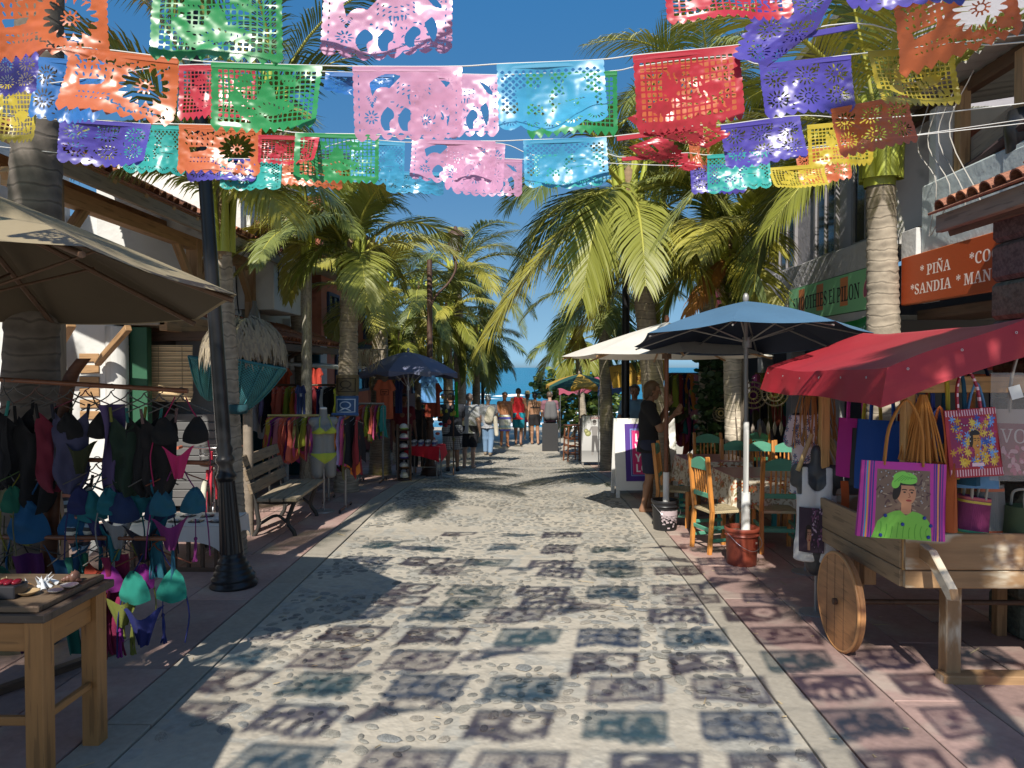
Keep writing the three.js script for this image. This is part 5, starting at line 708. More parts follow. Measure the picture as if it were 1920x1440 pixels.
// ---------- boards ----------
{
  const d = 11.35, t = thing('poster_board', 'white folding pavement board with a purple and pink poster behind the standing boy', 'sign board', [XA(1208, d), ground(d), -d], 0.05), W = 0.93, H = 1.18;
  const panel = (z, s) => { const a = V(0, H, 0), b = V(0, 0, z); const m = new MB(); m.box(0, H / 2 + 0.04, z / 2, W, H - 0.08, 0.03, s * Math.atan(z / H) * (z > 0 ? 1 : -1) * s, 0, 0, 0.004); for (const x of [-1, 1]) m.box(x * (W / 2 - 0.04), 0.05, z * 0.96, 0.05, 0.1, 0.035, Math.atan(z / H)); return m; };
  const ang = Math.atan(0.24 / H); const f = new MB(); f.box(0, H / 2 + 0.05, 0.12, W, H - 0.1, 0.028, -ang, 0, 0, 0.004); for (const x of [-1, 1]) f.box(x * (W / 2 - 0.03), 0.06, 0.232, 0.055, 0.12, 0.03, -ang); f.build('front_panel', M.white, t);
  const bk = new MB(); bk.box(0, H / 2 + 0.05, -0.12, W, H - 0.1, 0.028, ang, 0, 0, 0.004); for (const x of [-1, 1]) bk.box(x * (W / 2 - 0.03), 0.06, -0.232, 0.055, 0.12, 0.03, ang); bk.build('back_panel', M.white, t);
  const x = canvasTex(512, 700, (g, w, h) => { g.fillStyle = '#4b2f86'; g.fillRect(0, 0, w, h); g.strokeStyle = '#8cb6e0'; g.lineWidth = 7; g.strokeRect(66, 66, w - 132, h - 132); g.fillStyle = '#c9286f'; g.fillRect(84, 84, w - 168, h - 168); g.strokeStyle = '#e8a8c8'; g.lineWidth = 3; g.strokeRect(84, 84, w - 168, h - 168); g.fillStyle = '#f4eef2'; g.font = 'bold 128px sans-serif'; ['LIVE', 'WHAT', 'YOU', 'LOVE'].forEach((s, i) => { g.save(); g.translate(112, 218 + i * 124); g.scale(Math.min(1, 290 / g.measureText(s).width), 1.05); g.fillText(s, 0, 0); g.restore(); }); });
  const p = mesh('poster', new THREE.PlaneGeometry(0.66, 0.86), mat([1, 1, 1], 0.4, { map: x }), t); p.position.set(0.02, H / 2 + 0.08, 0.12 + 0.010); p.rotation.x = -ang; p.translateZ(0.008);
}
{
  const d = 18.6, t = thing('fruit_cart', 'fruit cart fronted by a grey photo panel of a boy holding coconuts', 'cart', [XA(1121, d), ground(d), -d], 0.06), W = 0.8, H = 1.15;
  new MB().box(0, H / 2 + 0.06, -0.25, W - 0.04, H - 0.1, 0.5).build('cabinet', mat([0.06, 0.05, 0.05], 0.8), t); for (const x of [-1, 1]) new MB().box(x * (W / 2 - 0.03), 0.04, -0.03, 0.05, 0.14, 0.05).build('foot', M.steel, t);
  const x = canvasTex(512, 760, (g, w, h) => { const gr = g.createLinearGradient(0, 0, 0, h); gr.addColorStop(0, '#d9d9d7'); gr.addColorStop(0.75, '#b4b4b2'); gr.addColorStop(0.76, '#8a8a89'); gr.addColorStop(1, '#a8a8a6'); g.fillStyle = gr; g.fillRect(0, 0, w, h); g.fillStyle = '#b24a4a'; g.font = 'bold 54px sans-serif'; g.fillText('JUGOS', 130, 52); g.strokeStyle = '#8f8f8d'; for (let i = 0; i < 26; i++) { g.beginPath(); g.moveTo(280, 380 + i * 8); g.lineTo(500, 384 + i * 8); g.stroke(); }
    g.fillStyle = '#8d8986'; g.beginPath(); g.ellipse(205, 118, 32, 42, 0, 0, 7); g.fill(); g.fillStyle = '#4a4644'; g.beginPath(); g.ellipse(203, 92, 34, 26, 0, 0, 7); g.fill(); g.fillStyle = '#8d8986'; g.beginPath(); g.moveTo(150, 180); g.quadraticCurveTo(205, 160, 262, 180); g.lineTo(245, 330); g.lineTo(168, 330); g.fill(); g.strokeStyle = '#8d8986'; g.lineWidth = 26; g.lineCap = 'round'; g.beginPath(); g.moveTo(158, 190); g.lineTo(118, 270); g.lineTo(96, 300); g.moveTo(254, 190); g.lineTo(320, 300); g.lineTo(352, 360); g.stroke(); g.fillStyle = '#5d5b5a'; g.beginPath(); g.moveTo(164, 325); g.lineTo(250, 325); g.lineTo(282, 600); g.lineTo(240, 604); g.lineTo(208, 420); g.lineTo(196, 600); g.lineTo(156, 596); g.fill(); g.fillStyle = '#8d8986'; g.beginPath(); g.ellipse(172, 625, 20, 26, 0, 0, 7); g.ellipse(268, 622, 20, 26, 0, 0, 7); g.fill(); for (const [a, b, r] of [[100, 290, 48], [70, 250, 36], [356, 410, 38]]) { const q = g.createRadialGradient(a - 10, b - 12, 4, a, b, r); q.addColorStop(0, '#d2cf98'); q.addColorStop(1, '#6d7040'); g.fillStyle = q; g.beginPath(); g.arc(a, b, r, 0, 7); g.fill(); } });
  const p = mesh('photo_panel', new THREE.PlaneGeometry(W, H), mat([1, 1, 1], 0.5, { map: x }), t); p.position.set(0, H / 2 + 0.1, 0.012); new MB().box(0, H / 2 + 0.1, 0.0, W + 0.02, H + 0.02, 0.016).build('panel_board', M.shade, t);
  const fr = new MB(), r = rng(3); for (let i = 0; i < 14; i++) fr.sph(rr(-0.35, 0.35, r), H + 0.06 + 0.03 * r(), rr(-0.45, -0.05, r), 0.05, 0.045, 0.05, 8, 6); fr.build('fruit', mat([0.5, 0.28, 0.03], 0.5), t).userData.kind = 'stuff';
}
{ // tilted black board leaning by the beach, fishing shop banner, tents
  const d = 22.5, t = thing('black_board', 'dark panel leaning upright below the man with the backpack', 'sign board', [XA(1032, d), ground(d), -d], 0.1); new MB().box(0, 0.42, 0, 0.5, 0.84, 0.03, -0.06).build('panel', mat([0.03, 0.03, 0.032], 0.5), t); new MB().bar([0, 0.7, -0.02], [0, 0, -0.25], 0.03).build('prop', M.woodD, t);
  const b = thing('fish_stall_banner', 'mustard fish taco banner slanting behind the lamp post on the right', 'banner', [XA(1198, 16.2), YA(700, 16.2), -16.2], -0.35); b.rotation.z = 0.16;
  const x = canvasTex(512, 200, g => { g.fillStyle = '#c0963a'; g.fillRect(0, 0, 512, 200); g.fillStyle = '#2a1c12'; g.font = 'italic 52px serif'; g.fillText('The Real', 24, 92); g.font = 'bold 64px sans-serif'; g.fillText('FISH', 240, 88); g.fillStyle = '#7a2416'; g.font = 'bold 50px sans-serif'; g.fillText('FISHTACO', 220, 168); });
  mesh('cloth', sheet((u, v) => [(u - 0.5) * 1.25, (v - 0.5) * 0.48, 0.03 * Math.sin(u * 9)], 20, 4), mat([1, 1, 1], 0.7, { map: x }), b); new MB().cyl([-0.66, 0.25, 0], [0.66, 0.25, 0], 0.012).build('pole', M.woodG, b);
  const aw = (name, label, x0, d0, w, c, rot) => { const q = thing(name, label, 'awning', [XA(x0, d0), ground(d0), -d0], rot); mesh('canopy', sheet((u, v) => [(u - 0.5) * w, 1.95 + 0.22 * v - 0.05 * Math.sin(u * 3.14) + (u - 0.5) * 0.15, -v * 0.8], 10, 6), mat(c, 0.7), q); mesh('valance', sheet((u, v) => [(u - 0.5) * w, 1.95 - 0.05 * Math.sin(u * 3.14) + (u - 0.5) * 0.15 - v * (0.12 + 0.03 * Math.cos(u * 30)), 0.005], 30, 2), mat(c, 0.7), q); for (const s of [-1, 1]) new MB().cyl([s * w * 0.47, 0, -0.02], [s * w * 0.47, 1.95 + s * 0.06, -0.02], 0.014).build('pole', M.steel, q); };
  aw('pink_awning', 'faded pink stall awning under the green and mustard umbrella', 1090, 21.5, 1.3, [0.35, 0.07, 0.12], 0.1); aw('blue_awning', 'blue stall awning left of the fish banner', 1152, 18, 0.8, [0.10, 0.20, 0.50], -0.2);
  const hs = thing('beach_stool', 'tall dark red slatted stool left of the fruit cart', 'stool', [XA(1072, 20), ground(20), -20], 0.3); for (const a of [-1, 1]) for (const c of [-1, 1]) new MB().bar([a * 0.17, 0, c * 0.17], [a * 0.14, 0.95, c * 0.14], 0.035).build('leg', M.woodR, hs); for (const y of [0.2, 0.4, 0.6]) { const m = new MB(); for (const s of [-1, 1]) { m.box(0, y, s * 0.16, 0.3, 0.03, 0.025); m.box(s * 0.16, y + 0.05, 0, 0.025, 0.03, 0.3); } m.build('rung', M.woodR, hs); } for (let i = 0; i < 4; i++) new MB().box(-0.14 + i * 0.093, 0.965, 0, 0.08, 0.025, 0.36).build('seat_slat', M.woodR, hs);
}

// ---------- people ----------
// field of tapered capsules (a, b, ra, rb) and ellipsoids joined softly, meshed by surface nets
function nets(prims, cell, clips = [], k = 0.03) {
  const lo = V(1e9, 1e9, 1e9), hi = V(-1e9, -1e9, -1e9);
  for (const p of prims) { const R = Math.max(p.ra || 0, p.rb || 0, p.e ? Math.max(p.e.x, p.e.y, p.e.z) : 0) + cell * 2; for (const q of [p.a, p.b || p.a]) { lo.min(q.clone().subScalar(R)); hi.max(q.clone().addScalar(R)); } }
  const nx = Math.ceil((hi.x - lo.x) / cell) + 1, ny = Math.ceil((hi.y - lo.y) / cell) + 1, nz = Math.ceil((hi.z - lo.z) / cell) + 1, F = new Float32Array(nx * ny * nz).fill(1);
  for (const p of prims) {
    const R = Math.max(p.ra || 0, p.rb || 0, p.e ? Math.max(p.e.x, p.e.y, p.e.z) : 0) + cell * 2 + k, b = p.b || p.a;
    const i0 = Math.max(0, Math.floor((Math.min(p.a.x, b.x) - R - lo.x) / cell)), i1 = Math.min(nx - 1, Math.ceil((Math.max(p.a.x, b.x) + R - lo.x) / cell));
    const j0 = Math.max(0, Math.floor((Math.min(p.a.y, b.y) - R - lo.y) / cell)), j1 = Math.min(ny - 1, Math.ceil((Math.max(p.a.y, b.y) + R - lo.y) / cell));
    const l0 = Math.max(0, Math.floor((Math.min(p.a.z, b.z) - R - lo.z) / cell)), l1 = Math.min(nz - 1, Math.ceil((Math.max(p.a.z, b.z) + R - lo.z) / cell));
    const dx = b.x - p.a.x, dy = b.y - p.a.y, dz = b.z - p.a.z, L = dx * dx + dy * dy + dz * dz || 1e-9, kk = p.k || k;
    for (let l = l0; l <= l1; l++) for (let j = j0; j <= j1; j++) for (let i = i0; i <= i1; i++) {
      const x = lo.x + i * cell - p.a.x, y = lo.y + j * cell - p.a.y, z = lo.z + l * cell - p.a.z; let d;
      if (p.e) { const q = Math.sqrt((x / p.e.x) ** 2 + (y / p.e.y) ** 2 + (z / p.e.z) ** 2); d = (q - 1) * Math.min(p.e.x, p.e.y, p.e.z); }
      else { const t = Math.max(0, Math.min(1, (x * dx + y * dy + z * dz) / L)); d = Math.hypot(x - dx * t, y - dy * t, (z - dz * t) * (p.fl || 1)) - (p.ra + (p.rb - p.ra) * t); }
      const n = (l * ny + j) * nx + i, f = F[n], h = Math.max(0, kk - Math.abs(f - d)) / kk; F[n] = p.sub ? Math.max(f, -d) : Math.min(f, d) - h * h * kk * 0.25;
    }
  }
  for (const c of clips) for (let l = 0; l < nz; l++) for (let j = 0; j < ny; j++) for (let i = 0; i < nx; i++) { const n = (l * ny + j) * nx + i; F[n] = Math.max(F[n], c(lo.x + i * cell, lo.y + j * cell, lo.z + l * cell)); }
  const pos = [], idx = [], id = new Int32Array(nx * ny * nz).fill(-1), at3 = (i, j, l) => F[(l * ny + j) * nx + i];
  for (let l = 0; l < nz - 1; l++) for (let j = 0; j < ny - 1; j++) for (let i = 0; i < nx - 1; i++) {
    let s = 0, n = 0, x = 0, y = 0, z = 0; const v = []; for (let c = 0; c < 8; c++) { const f = at3(i + (c & 1), j + ((c >> 1) & 1), l + (c >> 2)); v.push(f); if (f < 0) s++; } if (!s || s === 8) continue;
    for (let c = 0; c < 8; c++) for (const b of [1, 2, 4]) if (!(c & b) && (v[c] < 0) !== (v[c | b] < 0)) { const t = v[c] / (v[c] - v[c | b]); x += (c & 1) + (b === 1 ? t : 0); y += ((c >> 1) & 1) + (b === 2 ? t : 0); z += (c >> 2) + (b === 4 ? t : 0); n++; }
    id[(l * ny + j) * nx + i] = pos.length / 3; pos.push(lo.x + (i + x / n) * cell, lo.y + (j + y / n) * cell, lo.z + (l + z / n) * cell);
  }
  const I = (i, j, l) => id[(l * ny + j) * nx + i], q = (a, b, c, d, f) => { if (a < 0 || b < 0 || c < 0 || d < 0) return; f ? idx.push(a, b, c, a, c, d) : idx.push(a, c, b, a, d, c); };
  for (let l = 1; l < nz - 1; l++) for (let j = 1; j < ny - 1; j++) for (let i = 1; i < nx - 1; i++) { const f = at3(i, j, l) < 0; if (f !== at3(i + 1, j, l) < 0) q(I(i, j - 1, l - 1), I(i, j, l - 1), I(i, j, l), I(i, j - 1, l), f); if (f !== at3(i, j + 1, l) < 0) q(I(i - 1, j, l - 1), I(i - 1, j, l), I(i, j, l), I(i, j, l - 1), f); if (f !== at3(i, j, l + 1) < 0) q(I(i - 1, j - 1, l), I(i, j - 1, l), I(i, j, l), I(i - 1, j, l), f); }
  const uv = []; for (let i = 0; i < pos.length; i += 3) uv.push(pos[i] + pos[i + 2], pos[i + 1]);
  return rawGeo(pos, uv, idx);
}
const cap = (a, b, ra, rb = ra, o = {}) => ({ a, b, ra, rb, ...o }), ell = (a, x, y, z) => ({ a, e: V(x, y, z) });
// a standing figure facing +z; joints may be overridden; clothes are children
function person(label, x, d, face, o = {}) {
  const t = thing('person', label, 'person', [x, ground(d), -d], face, o.group), S = (o.h || 1.75) / 1.75, w = o.female ? 0.9 : 1, b = o.bulk || 1;
  const J = { pel: [0, 0.94, 0], chest: [0, 1.28, 0], neck: [0, 1.47, -0.01], head: [0, 1.635, 0.02], shL: [0.185 * w, 1.41, -0.01], shR: [-0.185 * w, 1.41, -0.01], elL: [0.235, 1.13, -0.03], elR: [-0.235, 1.13, -0.03], wrL: [0.25, 0.88, 0.05], wrR: [-0.25, 0.88, 0.05], hipL: [0.09, 0.92, 0], hipR: [-0.09, 0.92, 0], knL: [0.10, 0.49, 0.02], knR: [-0.10, 0.49, 0.02], anL: [0.105, 0.085, -0.03], anR: [-0.105, 0.085, -0.03], ...o.pose }, j = {};
  for (const k in J) j[k] = V(...J[k]).multiplyScalar(S);
  const s = (n) => n * S, toe = k => j[k].clone().add(V(Math.sign(j[k].x) * 0.02, -s(0.05), s(0.15)));
  const torso = g => [cap(j.pel.clone().add(V(s(0.07), 0, 0)), j.chest.clone().add(V(s(0.075), 0, 0)), s(0.095) * b + g, s(0.10) * b + g), cap(j.pel.clone().add(V(-s(0.07), 0, 0)), j.chest.clone().add(V(-s(0.075), 0, 0)), s(0.095) * b + g, s(0.10) * b + g), cap(j.chest, j.neck.clone().add(V(0, -s(0.06), 0)), s(0.10) * b + g, s(0.07) + g), cap(j.shL, j.shR, s(0.058) * b + g, s(0.058) * b + g)];
  const arm = (q, g, up, lo2) => { const r = []; if (up) r.push(cap(j['sh' + q], j['sh' + q].clone().lerp(j['el' + q], up), s(0.052) * b + g, s(0.042) * b + g)); if (lo2) r.push(cap(j['el' + q], j['wr' + q], s(0.042) * b, s(0.027))); return r; };
  const leg = (q, g, f, flare = 0) => { const r = [], th = Math.min(1, f * 2); r.push(cap(j['hip' + q], j['hip' + q].clone().lerp(j['kn' + q], th), s(0.088) * b + g, s(lerp(0.088, 0.056, th)) * b + g + flare)); if (f > 0.5) { const m = (f - 0.5) * 2; r.push(cap(j['kn' + q], j['kn' + q].clone().lerp(j['an' + q], m), s(0.054) + g + flare, s(lerp(0.056, 0.036, m)) + g + flare)); } return r; };
  const skin = mat(o.skin || [0.34, 0.19, 0.125], 0.55);
  const body = [...torso(0), ...arm('L', 0, 1, 1), ...arm('R', 0, 1, 1), cap(j.neck.clone().add(V(0, -s(0.04), 0)), j.head.clone().add(V(0, -s(0.06), -s(0.02))), s(0.055), s(0.05))];
  for (const q of ['L', 'R']) { body.push(...leg(q, 0, 1)); const a = j['an' + q]; body.push(cap(a, a.clone().add(V(0, -s(0.045), -s(0.03))), s(0.036), s(0.034)), cap(a.clone().add(V(0, -s(0.05), 0)), toe('an' + q), s(0.036), s(0.026))); const kn = j['kn' + q], cal = kn.clone().lerp(a, 0.3).add(V(0, 0, -s(0.018))); body.push(cap(cal, kn.clone().lerp(a, 0.55), s(0.05), s(0.038))); }
  if (o.female) for (const q of [-1, 1]) body.push(ell(j.chest.clone().add(V(q * s(0.07), s(0.02), s(0.08))), s(0.065), s(0.06), s(0.06)));
  // head with brow, nose, lips, chin, ears
  const H = j.head, hp = (x, y, z) => H.clone().add(V(s(x), s(y), s(z)).applyEuler(new THREE.Euler(o.nod || 0, o.turn || 0, 0)));
  const head = [ell(hp(0, 0.02, -0.01), s(0.076), s(0.098), s(0.094)), cap(hp(0, -0.06, 0.035), hp(0, -0.085, 0.05), s(0.052), s(0.034)), cap(hp(0, 0.012, 0.085), hp(0, -0.026, 0.104), s(0.011), s(0.017), { k: 0.012 }), cap(hp(-0.02, -0.06, 0.082), hp(0.02, -0.06, 0.082), s(0.011), s(0.011), { k: 0.012 }), cap(hp(-0.04, 0.028, 0.073), hp(0.04, 0.028, 0.073), s(0.014), s(0.014), { k: 0.015 })];
  for (const q of [-1, 1]) head.push(ell(hp(q * 0.077, -0.005, -0.01), s(0.012), s(0.032), s(0.02)));
  head.push(cap(j.neck, hp(0, -0.05, -0.015), s(0.052), s(0.05)));
  const geos = [nets(body, 0.017 * S), nets(head, 0.0085, [], 0.02)];
  for (const q of ['L', 'R']) { // hands: palm, four curled fingers, thumb
    const W = j['wr' + q], E = j['el' + q], dr = W.clone().sub(E).normalize(), sd = (q === 'L' ? 1 : -1), side = V(0, 0, 1).cross(dr).normalize(), nrm = dr.clone().cross(side).normalize(), P = (a, c, n) => W.clone().addScaledVector(dr, s(a)).addScaledVector(nrm, s(c)).addScaledVector(side, s(n)), h = [cap(W.clone().addScaledVector(dr, -s(0.02)), P(0.03, 0, 0), s(0.027), s(0.026))];
    for (let f = 0; f < 4; f++) { const c = (f - 1.5) * 0.019, L = [0.066, 0.078, 0.072, 0.056][f], bn = -sd * (o.curl || 0.02); h.push(cap(P(0.03, c * 0.8, 0), P(0.08, c, 0), s(0.014), s(0.0125), { k: 0.01 }), cap(P(0.08, c, 0), P(0.08 + L * 0.55, c, bn * 0.5), s(0.0098), s(0.009), { k: 0.004 }), cap(P(0.08 + L * 0.55, c, bn * 0.5), P(0.08 + L * 0.95, c, bn * 1.5), s(0.009), s(0.0075), { k: 0.004 })); }
    h.push(cap(P(0.025, 0.022, 0), P(0.06, 0.048, -sd * 0.012), s(0.014), s(0.011), { k: 0.01 }), cap(P(0.06, 0.048, -sd * 0.012), P(0.092, 0.056, -sd * 0.02), s(0.011), s(0.008), { k: 0.005 })); geos.push(nets(h, 0.0048, [], 0.008));
  }
  mesh('body', mergeGeometries(geos.map(g => g.toNonIndexed())), skin, t);
  const eyes = new MB(); for (const q of [-1, 1]) { const e = hp(q * 0.03, 0.008, 0.079); eyes.sph(e.x, e.y, e.z, s(0.009), s(0.0055), s(0.007), 8, 6); } eyes.build('eyes', mat([0.03, 0.02, 0.018], 0.2), t);
  if (o.hair) { // scalp shell with fringe, nape length and locks
    const R = o.hairLen || 0, hr = [ell(hp(0, 0.034, -0.022), s(0.086), s(0.098), s(0.1))]; if (R) hr.push(cap(hp(0, 0.02, -0.05), hp(0, -0.02 - R, -0.06), s(0.08), s(0.05)), cap(hp(-0.062, 0.03, -0.01), hp(-0.068, -0.03 - R * 0.5, -0.015), s(0.028), s(0.016)), cap(hp(0.062, 0.03, -0.01), hp(0.068, -0.03 - R * 0.5, -0.015), s(0.028), s(0.016)), cap(hp(-0.04, 0.075, 0.05), hp(0.03, 0.06, 0.075), s(0.028), s(0.018)));
    const hg = nets(hr, 0.0085, [(x, y, z) => { const v = V(x, y, z).sub(H).applyEuler(new THREE.Euler(0, -(o.turn || 0), 0)); return Math.min(s(0.045) - v.y + (v.z - s(0.0)) * 0.3, v.z - s(R ? 0.035 : 0.02)); }], 0.02); mesh('hair', hg, mat(o.hair, 0.55, { bumpMap: T.woodB, bumpScale: 0.004 }), t);
  }
  if (o.shirt) { const sl = o.sleeve === undefined ? 0.62 : o.sleeve, g = o.loose || 0.016, hem = s(o.hem || 0.84), pr = [...torso(g), ...(sl ? [...arm('L', g * 1.1, sl), ...arm('R', g * 1.1, sl)] : [])]; if (hem < s(0.9)) pr.push(cap(V(-s(0.075), hem, 0).add(V(j.pel.x, 0, j.pel.z)), V(s(0.075), hem, 0).add(V(j.pel.x, 0, j.pel.z)), s(0.1) * b + g, s(0.1) * b + g), cap(V(j.pel.x, hem, j.pel.z), j.pel, s(0.12) * b + g, s(0.11) * b + g));
    const cut = [(x, y) => hem - y, (x, y, z) => y - j.neck.y - s(0.0) - (Math.abs(x) < s(0.06) ? 0 : s(0.03))]; if (o.tank) cut.push((x, y) => Math.min(Math.abs(x - j.neck.x) - s(0.135), y - s(1.28)));
    const sg = nets(pr, 0.0165 * S, cut), p = sg.attributes.position, r = rng(label.length * 7); for (let i = 0; i < p.count; i++) { const y = p.getY(i), k = 0.006 * (vnoise(p.getX(i) * 14 + 60, y * 9 + 60, 999, 3) - 0.5) + 0.005 * (vnoise(p.getX(i) * 5 + y * 22 + 60, p.getZ(i) * 10 + 60, 999, 8) - 0.5); p.setXYZ(i, p.getX(i) * (1 + k * 3), y, p.getZ(i) + k * 1.5); } sg.computeVertexNormals(); mesh(o.shirtName || 'shirt', sg, o.shirt, t); }
  if (o.pants) { const len = o.pantLen || 0.42, g = o.pantG || 0.014, pr = [cap(j.pel.clone().add(V(s(0.06), s(0.03), 0)), j.hipL, s(0.098) * b + g, s(0.095) * b + g), cap(j.pel.clone().add(V(-s(0.06), s(0.03), 0)), j.hipR, s(0.098) * b + g, s(0.095) * b + g), ...leg('L', g, len, o.flare || 0.012), ...leg('R', g, len, o.flare || 0.012)]; const y0 = len <= 0.5 ? lerp(j.hipL.y, j.knL.y, len * 2) : lerp(j.knL.y, j.anL.y, (len - 0.5) * 2); mesh(o.pantName || 'shorts', nets(pr, 0.0165 * S, [(x, y) => y0 - s(0.015) - y, (x, y) => y - j.pel.y - s(0.09)]), o.pants, t); }
  if (o.shoes) for (const q of ['L', 'R']) { const a = j['an' + q]; mesh('shoe', nets([cap(a.clone().add(V(0, -s(0.045), -s(0.04))), toe('an' + q), s(0.043), s(0.034)), cap(a.clone().add(V(0, -s(0.01), -s(0.01))), a.clone().add(V(0, -s(0.04), 0)), s(0.045), s(0.044))], 0.0125, [(x, y) => s(0.004) - y]), o.shoes, t); }
  o.extra && o.extra(t, j, hp, s, { torso, nets, cap });
  return t;
}
const K = { tan: [0.36, 0.19, 0.115], fair: [0.46, 0.29, 0.21], brown: [0.24, 0.115, 0.065] };
const plaid = (a, b2, c) => mat([1, 1, 1], 0.85, { map: tex(128, (u, v) => { const f = x => (x * 4) % 1, p = f(u) < 0.22 || (f(u) > 0.5 && f(u) < 0.56), q = f(v) < 0.22 || (f(v) > 0.5 && f(v) < 0.56); return p && q ? c : p || q ? b2 : a; }, 6) });
const walk = (f, o = {}) => ({ knL: [0.09, 0.5, 0.12 * f], anL: [0.09, 0.10, 0.16 * f], knR: [-0.09, 0.49, 0.0], anR: [-0.09, 0.11, -0.26 * f], elL: [0.23, 1.14, -0.1 * f], wrL: [0.24, 0.9, -0.08 * f], elR: [-0.23, 1.14, 0.05 * f], wrR: [-0.24, 0.92, 0.2 * f], ...o });
const PI = Math.PI;
person('barefoot youth in black tee and navy shorts standing by the brown umbrella pole', XA(1216, 9.85), 9.85, PI / 2 - 0.15, { h: 1.73, skin: [0.27, 0.14, 0.08], hair: [0.09, 0.05, 0.022], hairLen: 0.075, nod: 0.18, shirt: cloth([0.012, 0.012, 0.014]), loose: 0.028, hem: 0.80, pants: cloth([0.02, 0.025, 0.05]), pantLen: 0.44, pantG: 0.02, pose: { elL: [0.22, 1.16, 0.14], wrL: [0.10, 1.40, 0.24], elR: [-0.2, 1.12, 0.15], wrR: [-0.08, 1.30, 0.33], head: [0, 1.62, 0.06], neck: [0, 1.46, 0.01], anL: [0.09, 0.085, 0.02], anR: [-0.1, 0.085, -0.06] }, curl: 0.05 });
person('heavy man in dark tee and plaid shorts bending to the shirt stall', XA(848, 16.6), 16.6, PI + 0.25, { h: 1.78, bulk: 1.2, skin: K.tan, hair: [0.03, 0.022, 0.018], nod: 0.3, shirt: cloth([0.022, 0.025, 0.035]), loose: 0.03, hem: 0.78, pants: plaid([0.45, 0.45, 0.46], [0.12, 0.12, 0.13], [0.03, 0.03, 0.03]), pantLen: 0.5, pantG: 0.03, shoes: M.black, pose: { chest: [0, 1.27, 0.06], neck: [0, 1.44, 0.14], head: [0, 1.58, 0.22], shL: [0.2, 1.38, 0.08], shR: [-0.2, 1.38, 0.08], elL: [0.25, 1.14, 0.2], wrL: [0.2, 1.1, 0.42], elR: [-0.25, 1.14, 0.2], wrR: [-0.18, 1.1, 0.42] } });
person('man with a shaved head in pale grey tee and black shorts at the stall', XA(879, 17.8), 17.8, PI - 0.2, { h: 1.78, skin: K.fair, hair: [0.16, 0.12, 0.10], shirt: cloth([0.42, 0.43, 0.44]), loose: 0.024, hem: 0.82, pants: cloth([0.015, 0.016, 0.022]), pantLen: 0.48, pantG: 0.028, pose: { elL: [0.24, 1.15, 0.05], wrL: [0.2, 1.05, 0.25], head: [0, 1.63, 0.05] } });
person('man in grey cap and jeans walking with a cream bag on his shoulder', XA(915, 21.3), 21.3, PI - 0.15, { h: 1.72, skin: K.tan, hair: [0.3, 0.3, 0.3], shirt: plaid([0.50, 0.51, 0.53], [0.26, 0.27, 0.30], [0.14, 0.15, 0.18]), loose: 0.028, hem: 0.80, pants: cloth([0.16, 0.26, 0.40]), pantName: 'jeans', pantLen: 0.98, pantG: 0.018, shoes: mat([0.2, 0.16, 0.12], 0.8), pose: walk(0.5, { elR: [-0.23, 1.2, 0.08], wrR: [-0.15, 1.25, 0.2] }), extra: (t, j, hp, s, L) => {
  const c = hp(0, 0.055, -0.005); mesh('cap', L.nets([ell(c, s(0.092), s(0.075), s(0.105)), L.cap(hp(-0.03, 0.05, 0.1), hp(0.03, 0.05, 0.1), s(0.02), s(0.02))], 0.01, [(x, y) => c.y - s(0.02) - y]), cloth([0.32, 0.34, 0.36]), t);
  mesh('shoulder_bag', L.nets([L.cap(V(-s(0.12), s(1.34), -s(0.15)), V(-s(0.05), s(1.08), -s(0.17)), s(0.12), s(0.13), { fl: 1.5 }), L.cap(V(-s(0.22), s(1.1), -s(0.06)), V(-s(0.26), s(0.62), -s(0.02)), s(0.07), s(0.06))], 0.018), cloth([0.60, 0.55, 0.44]), t); } });
person('bare chested man in white and blue swim shorts walking toward us', XA(946, 23.6), 23.6, 0.15, { h: 1.74, skin: [0.40, 0.17, 0.08], hair: [0.02, 0.016, 0.014], hairLen: 0.01, turn: -0.6, pants: mat([1, 1, 1], 0.8, { map: tex(128, (u, v) => { const q = (v * 1) % 1; return q < 0.3 ? [0.62, 0.64, 0.62] : q < 0.5 ? [0.10, 0.10, 0.42] : q < 0.62 ? [0.65, 0.6, 0.4] : q < 0.8 ? [0.38, 0.56, 0.64] : [0.68, 0.68, 0.66]; }, 2.6) }), pantName: 'swim_shorts', pantLen: 0.46, pantG: 0.028, pose: walk(0.4), extra: (t, j, hp, s, L) => mesh('chest', L.nets([ell(j.chest.clone().add(V(s(0.075), s(0.05), s(0.075))), s(0.085), s(0.06), s(0.04)), ell(j.chest.clone().add(V(-s(0.075), s(0.05), s(0.075))), s(0.085), s(0.06), s(0.04)), ell(j.chest.clone().add(V(0, -s(0.17), s(0.07))), s(0.07), s(0.13), s(0.035))], 0.012), mat([0.40, 0.17, 0.08], 0.5), t) });
person('tall man in red tank top and teal shorts walking to the beach', XA(972, 24.2), 24.2, PI - 0.1, { h: 1.84, skin: K.brown, hair: [0.012, 0.011, 0.011], shirt: cloth([0.52, 0.02, 0.03]), shirtName: 'tank_top', tank: 1, sleeve: 0, loose: 0.024, hem: 0.80, pants: cloth([0.01, 0.22, 0.30]), pantLen: 0.44, pantG: 0.03, pose: walk(0.7), extra: (t, j, hp, s, L) => mesh('slung_bag', L.nets([L.cap(V(s(0.26), s(1.3), -s(0.04)), V(s(0.3), s(0.92), 0), s(0.06), s(0.1))], 0.018), cloth([0.03, 0.03, 0.04]), t) });
